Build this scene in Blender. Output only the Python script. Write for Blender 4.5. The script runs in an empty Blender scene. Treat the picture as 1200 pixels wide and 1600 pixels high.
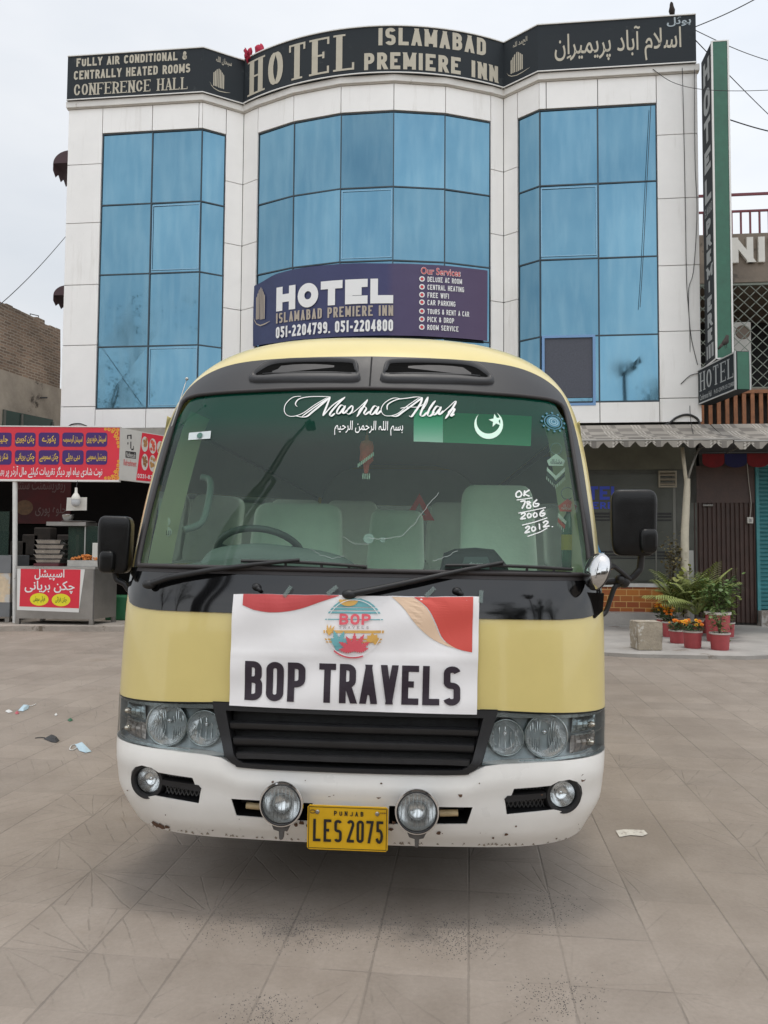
import bpy, bmesh, math, random, unicodedata
from mathutils import Vector, Matrix
random.seed(11)
SC = bpy.context.scene
COL = SC.collection
R = math.radians

# ------------------------------------------------------------------ camera
FPX, CAMH, PITCH, ROLL = 1200.0, 1.44, R(2.86), R(0.4)   # focal length in pixels of the 1200x1600 photo
_cp, _sp, _c, _s = math.cos(PITCH), math.sin(PITCH), math.cos(ROLL), math.sin(ROLL)
_r, _u, _f = Vector((1, 0, 0)), Vector((0, -_sp, _cp)), Vector((0, _cp, _sp))
_X, _Y = _r * _c + _u * _s, _u * _c - _r * _s
cd = bpy.data.cameras.new('camera'); cam = bpy.data.objects.new('camera', cd); COL.objects.link(cam)
cd.sensor_fit = 'VERTICAL'; cd.sensor_height = 24.0; cd.lens = 24.0 * FPX / 1600.0
cd.clip_start = 0.05; cd.clip_end = 2000.0
m4 = Matrix((_X, _Y, -_f)).transposed().to_4x4(); m4.translation = (0, 0, CAMH)
cam.matrix_world = m4
SC.camera = cam

# ------------------------------------------------------------------ world, sun, exposure
SUN_EL, SUN_AZ = R(88), R(205)      # azimuth from +Y clockwise: a veiled sun, nearly overhead
wd = bpy.data.worlds.new("World"); SC.world = wd; wd.use_nodes = True
nt = wd.node_tree; nt.nodes.clear()
wo = nt.nodes.new('ShaderNodeOutputWorld'); bg = nt.nodes.new('ShaderNodeBackground'); bg.inputs[1].default_value = 0.1
sk = nt.nodes.new('ShaderNodeTexSky'); sk.sky_type = 'NISHITA'; sk.sun_disc = False
sk.sun_elevation = SUN_EL; sk.sun_rotation = SUN_AZ; sk.air_density = 1.6; sk.dust_density = 4.0
tc = nt.nodes.new('ShaderNodeTexCoord')
nz = nt.nodes.new('ShaderNodeTexNoise'); nz.inputs['Scale'].default_value = 2.2; nz.inputs['Detail'].default_value = 5
mp = nt.nodes.new('ShaderNodeMapping'); mp.inputs['Scale'].default_value = (1, 1, 2.5)
nt.links.new(tc.outputs['Generated'], mp.inputs[0]); nt.links.new(mp.outputs[0], nz.inputs['Vector'])
cr = nt.nodes.new('ShaderNodeValToRGB')
cr.color_ramp.elements[0].position = .32; cr.color_ramp.elements[0].color = (6.1, 6.4, 6.8, 1)
cr.color_ramp.elements[1].position = .72; cr.color_ramp.elements[1].color = (7.9, 7.95, 8.05, 1)
mx = nt.nodes.new('ShaderNodeMix'); mx.data_type = 'RGBA'; mx.inputs[0].default_value = 0.86
nt.links.new(nz.outputs[0], cr.inputs[0]); nt.links.new(sk.outputs[0], mx.inputs[6]); nt.links.new(cr.outputs[0], mx.inputs[7])
gm = nt.nodes.new('ShaderNodeVectorMath'); gm.operation = 'DOT_PRODUCT'; gm.inputs[1].default_value = (.42, -.88, .12)   # the overcast is brighter behind the photographer and to the right
gr_ = nt.nodes.new('ShaderNodeMapRange'); gr_.inputs[1].default_value = -1; gr_.inputs[2].default_value = 1; gr_.inputs[3].default_value = .80; gr_.inputs[4].default_value = 1.62
gs = nt.nodes.new('ShaderNodeVectorMath'); gs.operation = 'SCALE'
nt.links.new(tc.outputs['Generated'], gm.inputs[0]); nt.links.new(gm.outputs['Value'], gr_.inputs[0]); nt.links.new(mx.outputs[2], gs.inputs[0]); nt.links.new(gr_.outputs[0], gs.inputs['Scale'])
nt.links.new(gs.outputs[0], bg.inputs[0]); nt.links.new(bg.outputs[0], wo.inputs[0])
sl = bpy.data.lights.new('sun', 'SUN'); sun = bpy.data.objects.new('sun', sl); COL.objects.link(sun)
sl.energy = 0.6; sl.angle = R(10); sl.color = (1.0, 0.95, 0.88)
sd = Vector((math.sin(SUN_AZ) * math.cos(SUN_EL), math.cos(SUN_AZ) * math.cos(SUN_EL), math.sin(SUN_EL)))
sun.rotation_euler = sd.to_track_quat('Z', 'Y').to_euler(); sun.location = (-8, -12, 20)
SC.view_settings.view_transform = 'Standard'; SC.view_settings.look = 'None'
SC.view_settings.exposure = 0.55; SC.view_settings.gamma = 1.0
SC.cycles.max_bounces = 8; SC.cycles.transparent_max_bounces = 16
SC.cycles.caustics_reflective = False; SC.cycles.caustics_refractive = False

# ------------------------------------------------------------------ helpers: places
def ray(px, py):
    x, y = (px - 600) / FPX, -(py - 800) / FPX
    return _X * x + _Y * y + _f
CAMP = Vector((0, 0, CAMH))
def at_y(px, py, Y):
    d = ray(px, py); return CAMP + d * (Y / d.y)
def at_z(px, py, Z):
    d = ray(px, py); return CAMP + d * ((Z - CAMH) / d.z)
# hotel frame: u along the facade (left to right), y into the building, z up
HO = Vector((-6.85, 16.1, 0)); HA = R(6.33)
HU, HV = Vector((math.cos(HA), -math.sin(HA), 0)), Vector((math.sin(HA), math.cos(HA), 0))
HM = Matrix.Translation(HO) @ Matrix.Rotation(-HA, 4, 'Z')
def hw(u, y, z): return HO + HU * u + HV * y + Vector((0, 0, z))
def on_h(px, py, y=0.0):            # pixel -> hotel frame on the plane y
    d = ray(px, py); t = (y - (CAMP - HO).dot(HV)) / d.dot(HV)
    P = CAMP + d * t - HO
    return Vector((P.dot(HU), y, P.z))

# ------------------------------------------------------------------ helpers: materials
def lin(c):
    c = c / 255.0
    return c / 12.92 if c <= .04045 else ((c + .055) / 1.055) ** 2.4
def rgb(r, g, b): return (lin(r), lin(g), lin(b))
MATS = {}
def pm(name, col, rough=.5, metal=0.0, var=0.0, scale=4.0, bump=0.0, bscale=None, spec=.5, coat=0.0, emit=0.0, dirt=None, alpha=1.0):
    if name in MATS: return MATS[name]
    m = bpy.data.materials.new(name); m.use_nodes = True; n = m.node_tree; MATS[name] = m
    b = n.nodes['Principled BSDF']; b.inputs['Roughness'].default_value = rough; b.inputs['Metallic'].default_value = metal
    b.inputs['Specular IOR Level'].default_value = spec; b.inputs['Base Color'].default_value = (*col, 1)
    if coat: b.inputs['Coat Weight'].default_value = coat; b.inputs['Coat Roughness'].default_value = .06
    if emit: b.inputs['Emission Color'].default_value = (*col, 1); b.inputs['Emission Strength'].default_value = emit
    if var or bump or dirt:
        t = n.nodes.new('ShaderNodeTexCoord')
    if var:
        z = n.nodes.new('ShaderNodeTexNoise'); z.inputs['Scale'].default_value = scale; z.inputs['Detail'].default_value = 6; z.inputs['Roughness'].default_value = .65
        n.links.new(t.outputs['Object'], z.inputs['Vector'])
        r = n.nodes.new('ShaderNodeValToRGB'); r.color_ramp.elements[0].position = .3; r.color_ramp.elements[1].position = .7
        r.color_ramp.elements[0].color = (*[max(0, c * (1 - var)) for c in col], 1); r.color_ramp.elements[1].color = (*[min(1, c * (1 + var)) for c in col], 1)
        n.links.new(z.outputs[0], r.inputs[0]); out = r.outputs[0]
        n.links.new(out, b.inputs['Base Color'])
        rr = n.nodes.new('ShaderNodeMath'); rr.operation = 'MULTIPLY_ADD'; rr.inputs[1].default_value = .25; rr.inputs[2].default_value = max(.02, rough - .12)
        n.links.new(z.outputs[0], rr.inputs[0])
        if rough > .15: n.links.new(rr.outputs[0], b.inputs['Roughness'])
    if dirt:                           # (colour, scale, threshold): patches of dirt, chips or rust with edges of their own
        dc, ds, th = dirt[:3]
        z2 = n.nodes.new('ShaderNodeTexNoise'); z2.inputs['Scale'].default_value = ds; z2.inputs['Detail'].default_value = 8; z2.inputs['Roughness'].default_value = .7
        if len(dirt) > 3:
            mp = n.nodes.new('ShaderNodeMapping'); mp.inputs['Scale'].default_value = dirt[3]; n.links.new(t.outputs['Object'], mp.inputs[0]); n.links.new(mp.outputs[0], z2.inputs['Vector'])
        else: n.links.new(t.outputs['Object'], z2.inputs['Vector'])
        r2 = n.nodes.new('ShaderNodeValToRGB'); r2.color_ramp.elements[0].position = th; r2.color_ramp.elements[1].position = th + (dirt[4] if len(dirt) > 4 else .05)
        n.links.new(z2.outputs[0], r2.inputs[0])
        mm = n.nodes.new('ShaderNodeMix'); mm.data_type = 'RGBA'; mm.inputs[6].default_value = (*col, 1); mm.inputs[7].default_value = (*dc, 1)
        if var: n.links.new(out, mm.inputs[6])
        n.links.new(r2.outputs[0], mm.inputs[0]); n.links.new(mm.outputs[2], b.inputs['Base Color'])
    if bump:
        z3 = n.nodes.new('ShaderNodeTexNoise'); z3.inputs['Scale'].default_value = bscale or scale * 6; z3.inputs['Detail'].default_value = 5
        n.links.new(t.outputs['Object'], z3.inputs['Vector'])
        bp = n.nodes.new('ShaderNodeBump'); bp.inputs['Strength'].default_value = bump; bp.inputs['Distance'].default_value = .02
        n.links.new(z3.outputs[0], bp.inputs['Height']); n.links.new(bp.outputs[0], b.inputs['Normal'])
    return m
def thin_glass(name, tint, rough=.0, refl=1.0, ior=1.5, haze=0.0, band=None):
    """a clear pane: tinted see-through plus the mirror image the Fresnel law gives; haze = share of diffuse veil"""
    if name in MATS: return MATS[name]
    m = bpy.data.materials.new(name); m.use_nodes = True; n = m.node_tree; n.nodes.clear(); MATS[name] = m
    o = n.nodes.new('ShaderNodeOutputMaterial'); tr = n.nodes.new('ShaderNodeBsdfTransparent'); gl = n.nodes.new('ShaderNodeBsdfGlossy')
    tr.inputs[0].default_value = (*tint, 1); gl.inputs['Roughness'].default_value = rough
    fr = n.nodes.new('ShaderNodeFresnel'); fr.inputs[0].default_value = ior
    mu = n.nodes.new('ShaderNodeMath'); mu.operation = 'MULTIPLY'; mu.inputs[1].default_value = refl; mu.use_clamp = True
    n.links.new(fr.outputs[0], mu.inputs[0])
    mixs = n.nodes.new('ShaderNodeMixShader'); n.links.new(mu.outputs[0], mixs.inputs[0]); n.links.new(tr.outputs[0], mixs.inputs[1]); n.links.new(gl.outputs[0], mixs.inputs[2])
    last = mixs.outputs[0]; df = m2 = None
    if haze:
        df = n.nodes.new('ShaderNodeBsdfDiffuse'); df.inputs[0].default_value = (.38, .62, .52, 1)
        m2 = n.nodes.new('ShaderNodeMixShader'); m2.inputs[0].default_value = haze
        n.links.new(last, m2.inputs[1]); n.links.new(df.outputs[0], m2.inputs[2]); last = m2.outputs[0]
    if band:                           # a tinted sun band moulded into the top of the glass: (z0, z1, tint)
        t = n.nodes.new('ShaderNodeTexCoord'); sx = n.nodes.new('ShaderNodeSeparateXYZ'); n.links.new(t.outputs['Object'], sx.inputs[0])
        mr = n.nodes.new('ShaderNodeMapRange'); mr.interpolation_type = 'SMOOTHSTEP'; mr.inputs[1].default_value = band[0]; mr.inputs[2].default_value = band[1]
        n.links.new(sx.outputs[2], mr.inputs[0])
        mm = n.nodes.new('ShaderNodeMix'); mm.data_type = 'RGBA'; mm.inputs[6].default_value = (*tint, 1); mm.inputs[7].default_value = (*band[2], 1)
        n.links.new(mr.outputs[0], mm.inputs[0]); n.links.new(mm.outputs[2], tr.inputs[0])
        if df:                         # the dyed film of the band is a little milky
            mc = n.nodes.new('ShaderNodeMix'); mc.data_type = 'RGBA'; mc.inputs[6].default_value = df.inputs[0].default_value; mc.inputs[7].default_value = (.02, .42, .27, 1)
            n.links.new(mr.outputs[0], mc.inputs[0]); n.links.new(mc.outputs[2], df.inputs[0])
            ma = n.nodes.new('ShaderNodeMath'); ma.operation = 'MULTIPLY_ADD'; ma.inputs[1].default_value = .055; ma.inputs[2].default_value = haze; n.links.new(mr.outputs[0], ma.inputs[0]); n.links.new(ma.outputs[0], m2.inputs[0])
    n.links.new(last, o.inputs[0])
    return m

# ------------------------------------------------------------------ helpers: meshes
class MB:
    """collects shapes; build() links them as ONE mesh object"""
    def __init__(s): s.v = []; s.f = []; s.mi = []; s.cur = 0
    def add(s, vs, fs):
        k = len(s.v); s.v += [tuple(v) for v in vs]
        for f in fs: s.f.append([k + i for i in f]); s.mi.append(s.cur)
        return s
    def box(s, x0, x1, y0, y1, z0, z1, M=None):
        vs = [Vector((x, y, z)) for z in (z0, z1) for y in (y0, y1) for x in (x0, x1)]
        if M: vs = [M @ v for v in vs]
        return s.add(vs, [(0, 2, 3, 1), (4, 5, 7, 6), (0, 1, 5, 4), (2, 6, 7, 3), (0, 4, 6, 2), (1, 3, 7, 5)])
    def bbox(s, x0, x1, y0, y1, z0, z1, b=.01, M=None):     # box with chamfered edges
        bm = bmesh.new(); bmesh.ops.create_cube(bm, size=1.0)
        for v in bm.verts: v.co = Vector(((x0 + x1) / 2 + v.co.x * (x1 - x0), (y0 + y1) / 2 + v.co.y * (y1 - y0), (z0 + z1) / 2 + v.co.z * (z1 - z0)))
        bmesh.ops.bevel(bm, geom=list(bm.edges), offset=b, segments=2, affect='EDGES', profile=.5)
        if M: bmesh.ops.transform(bm, matrix=M, verts=bm.verts)
        bm.verts.index_update(); s.add([v.co.copy() for v in bm.verts], [[v.index for v in f.verts] for f in bm.faces]); bm.free(); return s
    def tube(s, pts, r, n=10, caps=True):
        pts = [Vector(p) for p in pts]; rs = r if isinstance(r, (list, tuple)) else [r] * len(pts)
        k0 = len(s.v); up = None; vs = []
        for i, p in enumerate(pts):
            d = (pts[min(i + 1, len(pts) - 1)] - pts[max(i - 1, 0)]).normalized()
            if up is None: up = d.orthogonal().normalized()
            up = (up - d * up.dot(d)).normalized(); w = d.cross(up)
            for j in range(n): a = 2 * math.pi * j / n; vs.append(p + (up * math.cos(a) + w * math.sin(a)) * rs[i])
        fs = []
        for i in range(len(pts) - 1):
            for j in range(n): fs.append((i * n + j, i * n + (j + 1) % n, (i + 1) * n + (j + 1) % n, (i + 1) * n + j))
        if caps: fs.append(tuple(range(n - 1, -1, -1))); fs.append(tuple((len(pts) - 1) * n + j for j in range(n)))
        return s.add(vs, fs)
    def lathe(s, prof, n=24, M=None, caps=False):           # prof: (radius, height) about local z
        vs = []
        for r, h in prof:
            for j in range(n): a = 2 * math.pi * j / n; vs.append(Vector((r * math.cos(a), r * math.sin(a), h)))
        if M: vs = [M @ v for v in vs]
        fs = [(i * n + j, i * n + (j + 1) % n, (i + 1) * n + (j + 1) % n, (i + 1) * n + j) for i in range(len(prof) - 1) for j in range(n)]
        if caps: fs.append(tuple(range(n - 1, -1, -1))); fs.append(tuple((len(prof) - 1) * n + j for j in range(n)))
        return s.add(vs, fs)
    def prism(s, poly, d0, d1, place):                      # poly (a,b); place(a,b,d) -> point
        n = len(poly); vs = [place(a, b, d0) for a, b in poly] + [place(a, b, d1) for a, b in poly]
        return s.add(vs, [tuple(range(n)), tuple(range(2 * n - 1, n - 1, -1))] + [(i, i + n, (i + 1) % n + n, (i + 1) % n) for i in range(n)])
    def grid(s, P):                                         # P: rows of points
        m = len(P[0]); vs = [p for row in P for p in row]
        return s.add(vs, [(i * m + j, i * m + j + 1, (i + 1) * m + j + 1, (i + 1) * m + j) for i in range(len(P) - 1) for j in range(m - 1)])
    def quad(s, a, b, c, d): return s.add([a, b, c, d], [(0, 1, 2, 3)])
    def ball(s, c, r, n=10, sq=(1, 1, 1)):
        pr = []; c = Vector(c)
        vs = []; fs = []
        for i in range(n + 1):
            t = math.pi * i / n
            for j in range(n * 2): a = math.pi * j / n; vs.append(c + Vector((r * sq[0] * math.sin(t) * math.cos(a), r * sq[1] * math.sin(t) * math.sin(a), r * sq[2] * math.cos(t))))
        w = n * 2
        for i in range(n):
            for j in range(w): fs.append((i * w + j, (i + 1) * w + j, (i + 1) * w + (j + 1) % w, i * w + (j + 1) % w))
        return s.add(vs, fs)
    def build(s, name, mats, parent=None, smooth=False, angle=None):
        me = bpy.data.meshes.new(name)
        me.from_pydata(s.v, [], s.f)
        for m in (mats if isinstance(mats, (list, tuple)) else [mats]): me.materials.append(m)
        if len(me.materials) > 1: me.polygons.foreach_set('material_index', s.mi)
        bm = bmesh.new(); bm.from_mesh(me); bmesh.ops.remove_doubles(bm, verts=bm.verts, dist=1e-5); bmesh.ops.recalc_face_normals(bm, faces=bm.faces); bm.to_mesh(me); bm.free()
        me.validate()
        if smooth: me.polygons.foreach_set('use_smooth', [True] * len(me.polygons))
        if angle: me.set_sharp_from_angle(angle=R(angle))
        o = bpy.data.objects.new(name, me); COL.objects.link(o)
        if parent is not None: o.parent = parent
        return o
def tag(o, label=None, cat=None, group=None, kind=None):
    if label: o['label'] = label
    if cat: o['category'] = cat
    if group: o['group'] = group
    if kind: o['kind'] = kind
    return o
def empty(name, loc=(0, 0, 0), label=None, cat=None, group=None, M=None):
    o = bpy.data.objects.new(name, None); COL.objects.link(o); o.empty_display_size = .2
    if M is not None: o.matrix_world = M
    else: o.location = loc
    return tag(o, label, cat, group)
def copy_tree(o, parent=None):
    c = o.copy(); COL.objects.link(c)
    if parent is not None: c.parent = parent
    for ch in list(o.children): copy_tree(ch, c)
    return c
def clamp(x, a, b): return max(a, min(b, x))
def lerp(a, b, t): return a + (b - a) * t
def plin(pts, x):                                           # piecewise linear in first coordinate
    if x <= pts[0][0]: return pts[0][1]
    for (a, p), (b, q_) in zip(pts, pts[1:]):
        if x <= b: return p + (q_ - p) * (x - a) / (b - a)
    return pts[-1][1]
def catmull(pts, n=8, closed=False):
    pts = [Vector(p) for p in pts]; N = len(pts); out = []
    rng = range(N if closed else N - 1)
    for i in rng:
        if closed: p0, p1, p2, p3 = pts[(i - 1) % N], pts[i], pts[(i + 1) % N], pts[(i + 2) % N]
        else: p0, p1, p2, p3 = pts[max(i - 1, 0)], pts[i], pts[i + 1], pts[min(i + 2, N - 1)]
        for k in range(n):
            t = k / n
            out.append(.5 * ((2 * p1) + (p2 - p0) * t + (2 * p0 - 5 * p1 + 4 * p2 - p3) * t * t + (3 * p1 - p0 - 3 * p2 + p3) * t ** 3))
    if not closed: out.append(pts[-1])
    return out

# ------------------------------------------------------------------ helpers: lettering
def _arc(cx, cy, rx, ry, a0, a1, n=8):
    return [(cx + rx * math.cos(R(a0 + (a1 - a0) * i / n)), cy + ry * math.sin(R(a0 + (a1 - a0) * i / n))) for i in range(n + 1)]
def glyph(ch, k):
    """strokes of a capital or digit in a unit box; k = height of the round corners"""
    A = _arc; h = min(k, .25); b = min(k * .8, .24)
    top = A(.5, 1 - k, .5, k, 15, 180, 9); bot = A(.5, k, .5, k, 180, 345, 9)
    ring = A(.5, 1 - k, .5, k, 0, 180, 12) + A(.5, k, .5, k, 180, 360, 12)
    L1 = [(0, 0), (0, 1)]; R1 = [(1, 0), (1, 1)]
    def bowl(y0, y1, x=1.0, s=.45):
        r = min((y1 - y0) / 2, h)
        return [(0, y1), (s, y1)] + A(s, y1 - r, x - s, r, 90, 0, 6)[1:] + A(s, y0 + r, x - s, r, 0, -90, 6) + [(0, y0)]
    G = {
     'A': [[(.5, 1), (0, 0)], [(.5, 1), (1, 0)], [(.2, .27), (.8, .27)]],
     'B': [L1, bowl(.53, 1, .94), bowl(0, .53)],
     'C': [top + bot], 'D': [L1, bowl(0, 1, 1, .4)],
     'E': [L1, [(0, 1), (1, 1)], [(0, .52), (.85, .52)], [(0, 0), (1, 0)]],
     'F': [L1, [(0, 1), (1, 1)], [(0, .5), (.85, .5)]],
     'G': [top + A(.5, k, .5, k, 180, 360, 9) + [(1, .47)], [(.55, .47), (1, .47)]],
     'H': [L1, R1, [(0, .52), (1, .52)]], 'I': [[(.5, 0), (.5, 1)]],
     'J': [[(1, 1)] + [(1, k)] + A(.5, k, .5, k, 0, -165, 8)],
     'K': [L1, [(1, 1), (.08, .38)], [(.36, .6), (1, 0)]], 'L': [L1, [(0, 0), (1, 0)]],
     'M': [L1, R1, [(0, 1), (.5, .1)], [(1, 1), (.5, .1)]], 'N': [L1, R1, [(0, 1), (1, 0)]],
     'O': [ring + [ring[0]]], 'P': [L1, bowl(.44, 1)], 'Q': [ring + [ring[0]], [(.6, .25), (1.02, -.06)]],
     'R': [L1, bowl(.46, 1, .96), [(.5, .46), (1, 0)]],
     'S': [A(.5, 1 - b, .5, b, 10, 180, 8) + A(.5, .5 + b, .5, b, 180, 250, 4)[1:] + A(.5, .5 - b, .5, b, 70, 0, 4) + A(.5, b, .5, b, 0, -170, 8)],
     'T': [[(.5, 0), (.5, 1)], [(0, 1), (1, 1)]],
     'U': [[(0, 1)] + A(.5, k, .5, k, 180, 360, 12) + [(1, 1)]],
     'V': [[(0, 1), (.5, 0)], [(1, 1), (.5, 0)]],
     'W': [[(0, 1), (.25, 0)], [(.5, 1), (.25, 0)], [(.5, 1), (.75, 0)], [(1, 1), (.75, 0)]],
     'X': [[(0, 1), (1, 0)], [(1, 1), (0, 0)]], 'Y': [[(0, 1), (.5, .45)], [(1, 1), (.5, .45)], [(.5, 0), (.5, .5)]],
     'Z': [[(0, 1), (1, 1)], [(1, 1), (0, 0)], [(0, 0), (1, 0)]],
     '0': [ring + [ring[0]]], '1': [[(.55, 0), (.55, 1)], [(.55, 1), (.15, .8)]],
     '2': [A(.5, 1 - h, .5, h, 170, 0, 8) + [(1, 1 - h - .08), (0, .02)], [(0, 0), (1, 0)]],
     '3': [A(.5, 1 - b, .5, b, 165, -90, 10), A(.5, b, .5, b + .0, 90, -165, 10) if b > .24 else A(.5, .26, .5, .26, 90, -165, 10)],
     '4': [[(.78, 0), (.78, 1)], [(.78, 1), (0, .25)], [(0, .25), (1, .25)]],
     '5': [[(.1, 1), (1, 1)], [(.1, 1), (.1, .52)], [(.1, .56)] + A(.45, .3, .55, .3, 110, -160, 10)],
     '6': [A(.5, 1 - h, .5, h, 20, 180, 8) + A(.5, h, .5, h, 180, 360, 8) + [(1, .3)] + A(.5, .3, .5, .25, 0, 180, 8)],
     '7': [[(0, 1), (1, 1)], [(1, 1), (.35, 0)]],
     '8': [A(.5, .76, .46, .24, 0, 360, 16), A(.5, .26, .5, .26, 0, 360, 16)],
     '9': [A(.5, h, .5, h, -160, 0, 8) + [(1, 1 - h)] + A(.5, 1 - h, .5, h, 0, 180, 8) + [(0, .7)] + A(.5, .7, .5, .25, 180, 360, 8)],
     '&': [[(1, 0), (.2, .72)] + A(.45, .8, .27, .2, 180, 0, 8) + [(.62, .66), (.12, .38)] + A(.4, .24, .4, .24, 140, 300, 8) + [(.98, .45)]],
     '-': [[(0, .4), (1, .4)]], ',': [[(.5, .06), (.3, -.16)]], '.': [[(.5, 0), (.5, .08)]], '+': [[(.5, .2), (.5, .8)], [(0, .5), (1, .5)]],
     '/': [[(1, 1), (0, 0)]], ':': [[(.5, .1), (.5, .2)], [(.5, .7), (.5, .8)]],
    }
    return G.get(ch, [])
NARROW = {'I': .05, '1': .62, '-': .6, ',': .3, '.': .2, ':': .2}
WIDE = {'M': 1.25, 'W': 1.45, '&': 1.1}
def ribbon(mb, pts, t, place, layer, thin=1.0, step=None, rows=1):
    """a flat stroke of width t along pts (2-D), mapped through place(a, b, layer)"""
    P = [Vector(p) for p in pts]
    Q = [P[0]]
    for p in P[1:]:
        if (p - Q[-1]).length > 1e-5: Q.append(p)
    if len(Q) < 2: return
    if step:
        D = [Q[0]]
        for a, b in zip(Q, Q[1:]):
            n = max(1, int(math.ceil((b - a).length / step)))
            D += [a.lerp(b, i / n) for i in range(1, n + 1)]
        Q = D
    closed = (Q[0] - Q[-1]).length < 1e-4 and len(Q) > 4
    n = len(Q); Lf, Rt = [], []
    for i in range(n):
        if closed: a, c = Q[(i - 1) if i else n - 2], Q[(i + 1) if i < n - 1 else 1]
        else: a, c = Q[max(i - 1, 0)], Q[min(i + 1, n - 1)]
        d1 = (Q[i] - a); d2 = (c - Q[i])
        d1 = d1.normalized() if d1.length > 1e-7 else d2.normalized(); d2 = d2.normalized() if d2.length > 1e-7 else d1
        d = (d1 + d2); d = d.normalized() if d.length > 1e-6 else d1
        nrm = Vector((-d.y, d.x)); cosh = clamp(nrm.dot(Vector((-d1.y, d1.x))), .6, 1)
        w = t / 2 * (thin + (1 - thin) * abs(d.y)) / cosh
        Lf.append(Q[i] + nrm * w); Rt.append(Q[i] - nrm * w)
    mb.grid([[place(p.x, p.y, layer) for p in Rt], [place(p.x, p.y, layer) for p in Lf]])
def write(mb, text, x0, y0, cw, ch, t, place, gap=None, layer=.003, serif=False, thin=1.0, step=None, total=None, slant=0.0, space=.6):
    """sans (or serif) capitals; (x0, y0) = lower left; cw = normal letter width, ch = height, t = stroke; total = fit to this width"""
    gap = t * .9 if gap is None else gap
    def adv(c): return cw * space if c == ' ' else (t if c == 'I' and not serif else max(t, cw * NARROW.get(c, WIDE.get(c, 1.0)))) if not (serif and c == 'I') else t * 2
    W = sum(adv(c) for c in text) + gap * (len(text) - 1)
    sc = (total / W) if total else 1.0
    x = 0.0; ly = layer
    for c in text:
        w = adv(c)
        k = clamp(.5 * (w - t) / max(ch - t, 1e-6), .1, .5)
        if serif and c in 'OCGQS': k = .5 if c != 'S' else .25
        pl = lambda a, b, l: place(x0 + (a + slant * (b - y0)) * sc, b, l)
        for st in glyph(c, k):
            q = [(x + t / 2 + (w - t) * a, y0 + t / 2 + (ch - t) * b) for a, b in st]
            if len(q) == 2:
                (ax, ay), (bx, by) = q; dx, dy = bx - ax, by - ay; L = math.hypot(dx, dy)
                if abs(dy) < 1e-6:
                    e0 = t / 2 * (1 if (st[0][0] in (0, 1) and not serif) else 0)
                    s = 1 if dx > 0 else -1
                    q = [(ax - s * t / 2 * (1 if st[0][0] in (0, 1) else 0), ay), (bx + s * t / 2 * (1 if st[1][0] in (0, 1) else 0), by)]
                    if serif:
                        tt = t * thin; q = [(q[0][0], ay + (t / 2 - tt / 2) * (1 if st[0][1] == 1 else -1 if st[0][1] == 0 else 0)), (q[1][0], by + (t / 2 - tt / 2) * (1 if st[0][1] == 1 else -1 if st[0][1] == 0 else 0))]
                    ribbon(mb, q, t, pl, ly, thin, step); ly += .0004
                    if serif and c in 'EFTL':              # tick at the end of an arm
                        s_ = -1 if st[0][1] == 1 else 1
                        for (tx, on) in ((q[0][0], c == 'T'), (q[1][0], True)):
                            if on:
                                z0 = y0 + ch if st[0][1] == 1 else (y0 if st[0][1] == 0 else q[0][1] - ch * .09)
                                xx = tx + (t * .17 if tx == q[0][0] else -t * .17)
                                ribbon(mb, [(xx, z0), (xx, z0 + s_ * ch * (.2 if st[0][1] in (0, 1) else .18))], t * .34, pl, ly, 1, step); ly += .0004
                    continue
                # straight stem or diagonal: cut both ends level
                nx, ny = -dy / L * t / 2, dx / L * t / 2
                if serif and c in 'ANMVWXYK' and dx * dy > 0: nx *= .45; ny *= .45
                def cut(px, py, yy): return (px + dx / dy * (yy - py), yy)
                lo = y0 if min(st[0][1], st[1][1]) <= 0 else None; hi = y0 + ch if max(st[0][1], st[1][1]) >= 1 else None
                ends = []
                for (ex, ey), sy in ((q[0], st[0][1]), (q[1], st[1][1])):
                    for sg in (1, -1):
                        px, py = ex + nx * sg, ey + ny * sg
                        if sy <= 0 and lo is not None: px, py = cut(px, py, lo)
                        elif sy >= 1 and hi is not None: px, py = cut(px, py, hi)
                        ends.append((px, py))
                a0, a1, b0, b1 = ends; n = max(1, int(math.ceil(L / step))) if step else 1
                rows = [[pl(lerp(a1[0], b1[0], i / n), lerp(a1[1], b1[1], i / n), ly) for i in range(n + 1)],
                        [pl(lerp(a0[0], b0[0], i / n), lerp(a0[1], b0[1], i / n), ly) for i in range(n + 1)]]
                mb.grid(rows); ly += .0004
                if serif:
                    for (ex, ey), sy in ((q[0], st[0][1]), (q[1], st[1][1])):
                        if sy in (0, 1) and not (c in 'AVWMN' and ((c == 'A' and sy == 1) or (c in 'VW' and sy == 0))):
                            zz = y0 + t * thin / 2 if sy == 0 else y0 + ch - t * thin / 2
                            xx = cut(ex, ey, zz)[0]
                            ribbon(mb, [(xx - t * .95, zz), (xx + t * .95, zz)], t, pl, ly, thin, step); ly += .0004
            else:
                ribbon(mb, q, t, pl, ly, thin, step); ly += .0004
        x += w + gap
        if ly > layer + .004: ly = layer
    return W * sc
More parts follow.
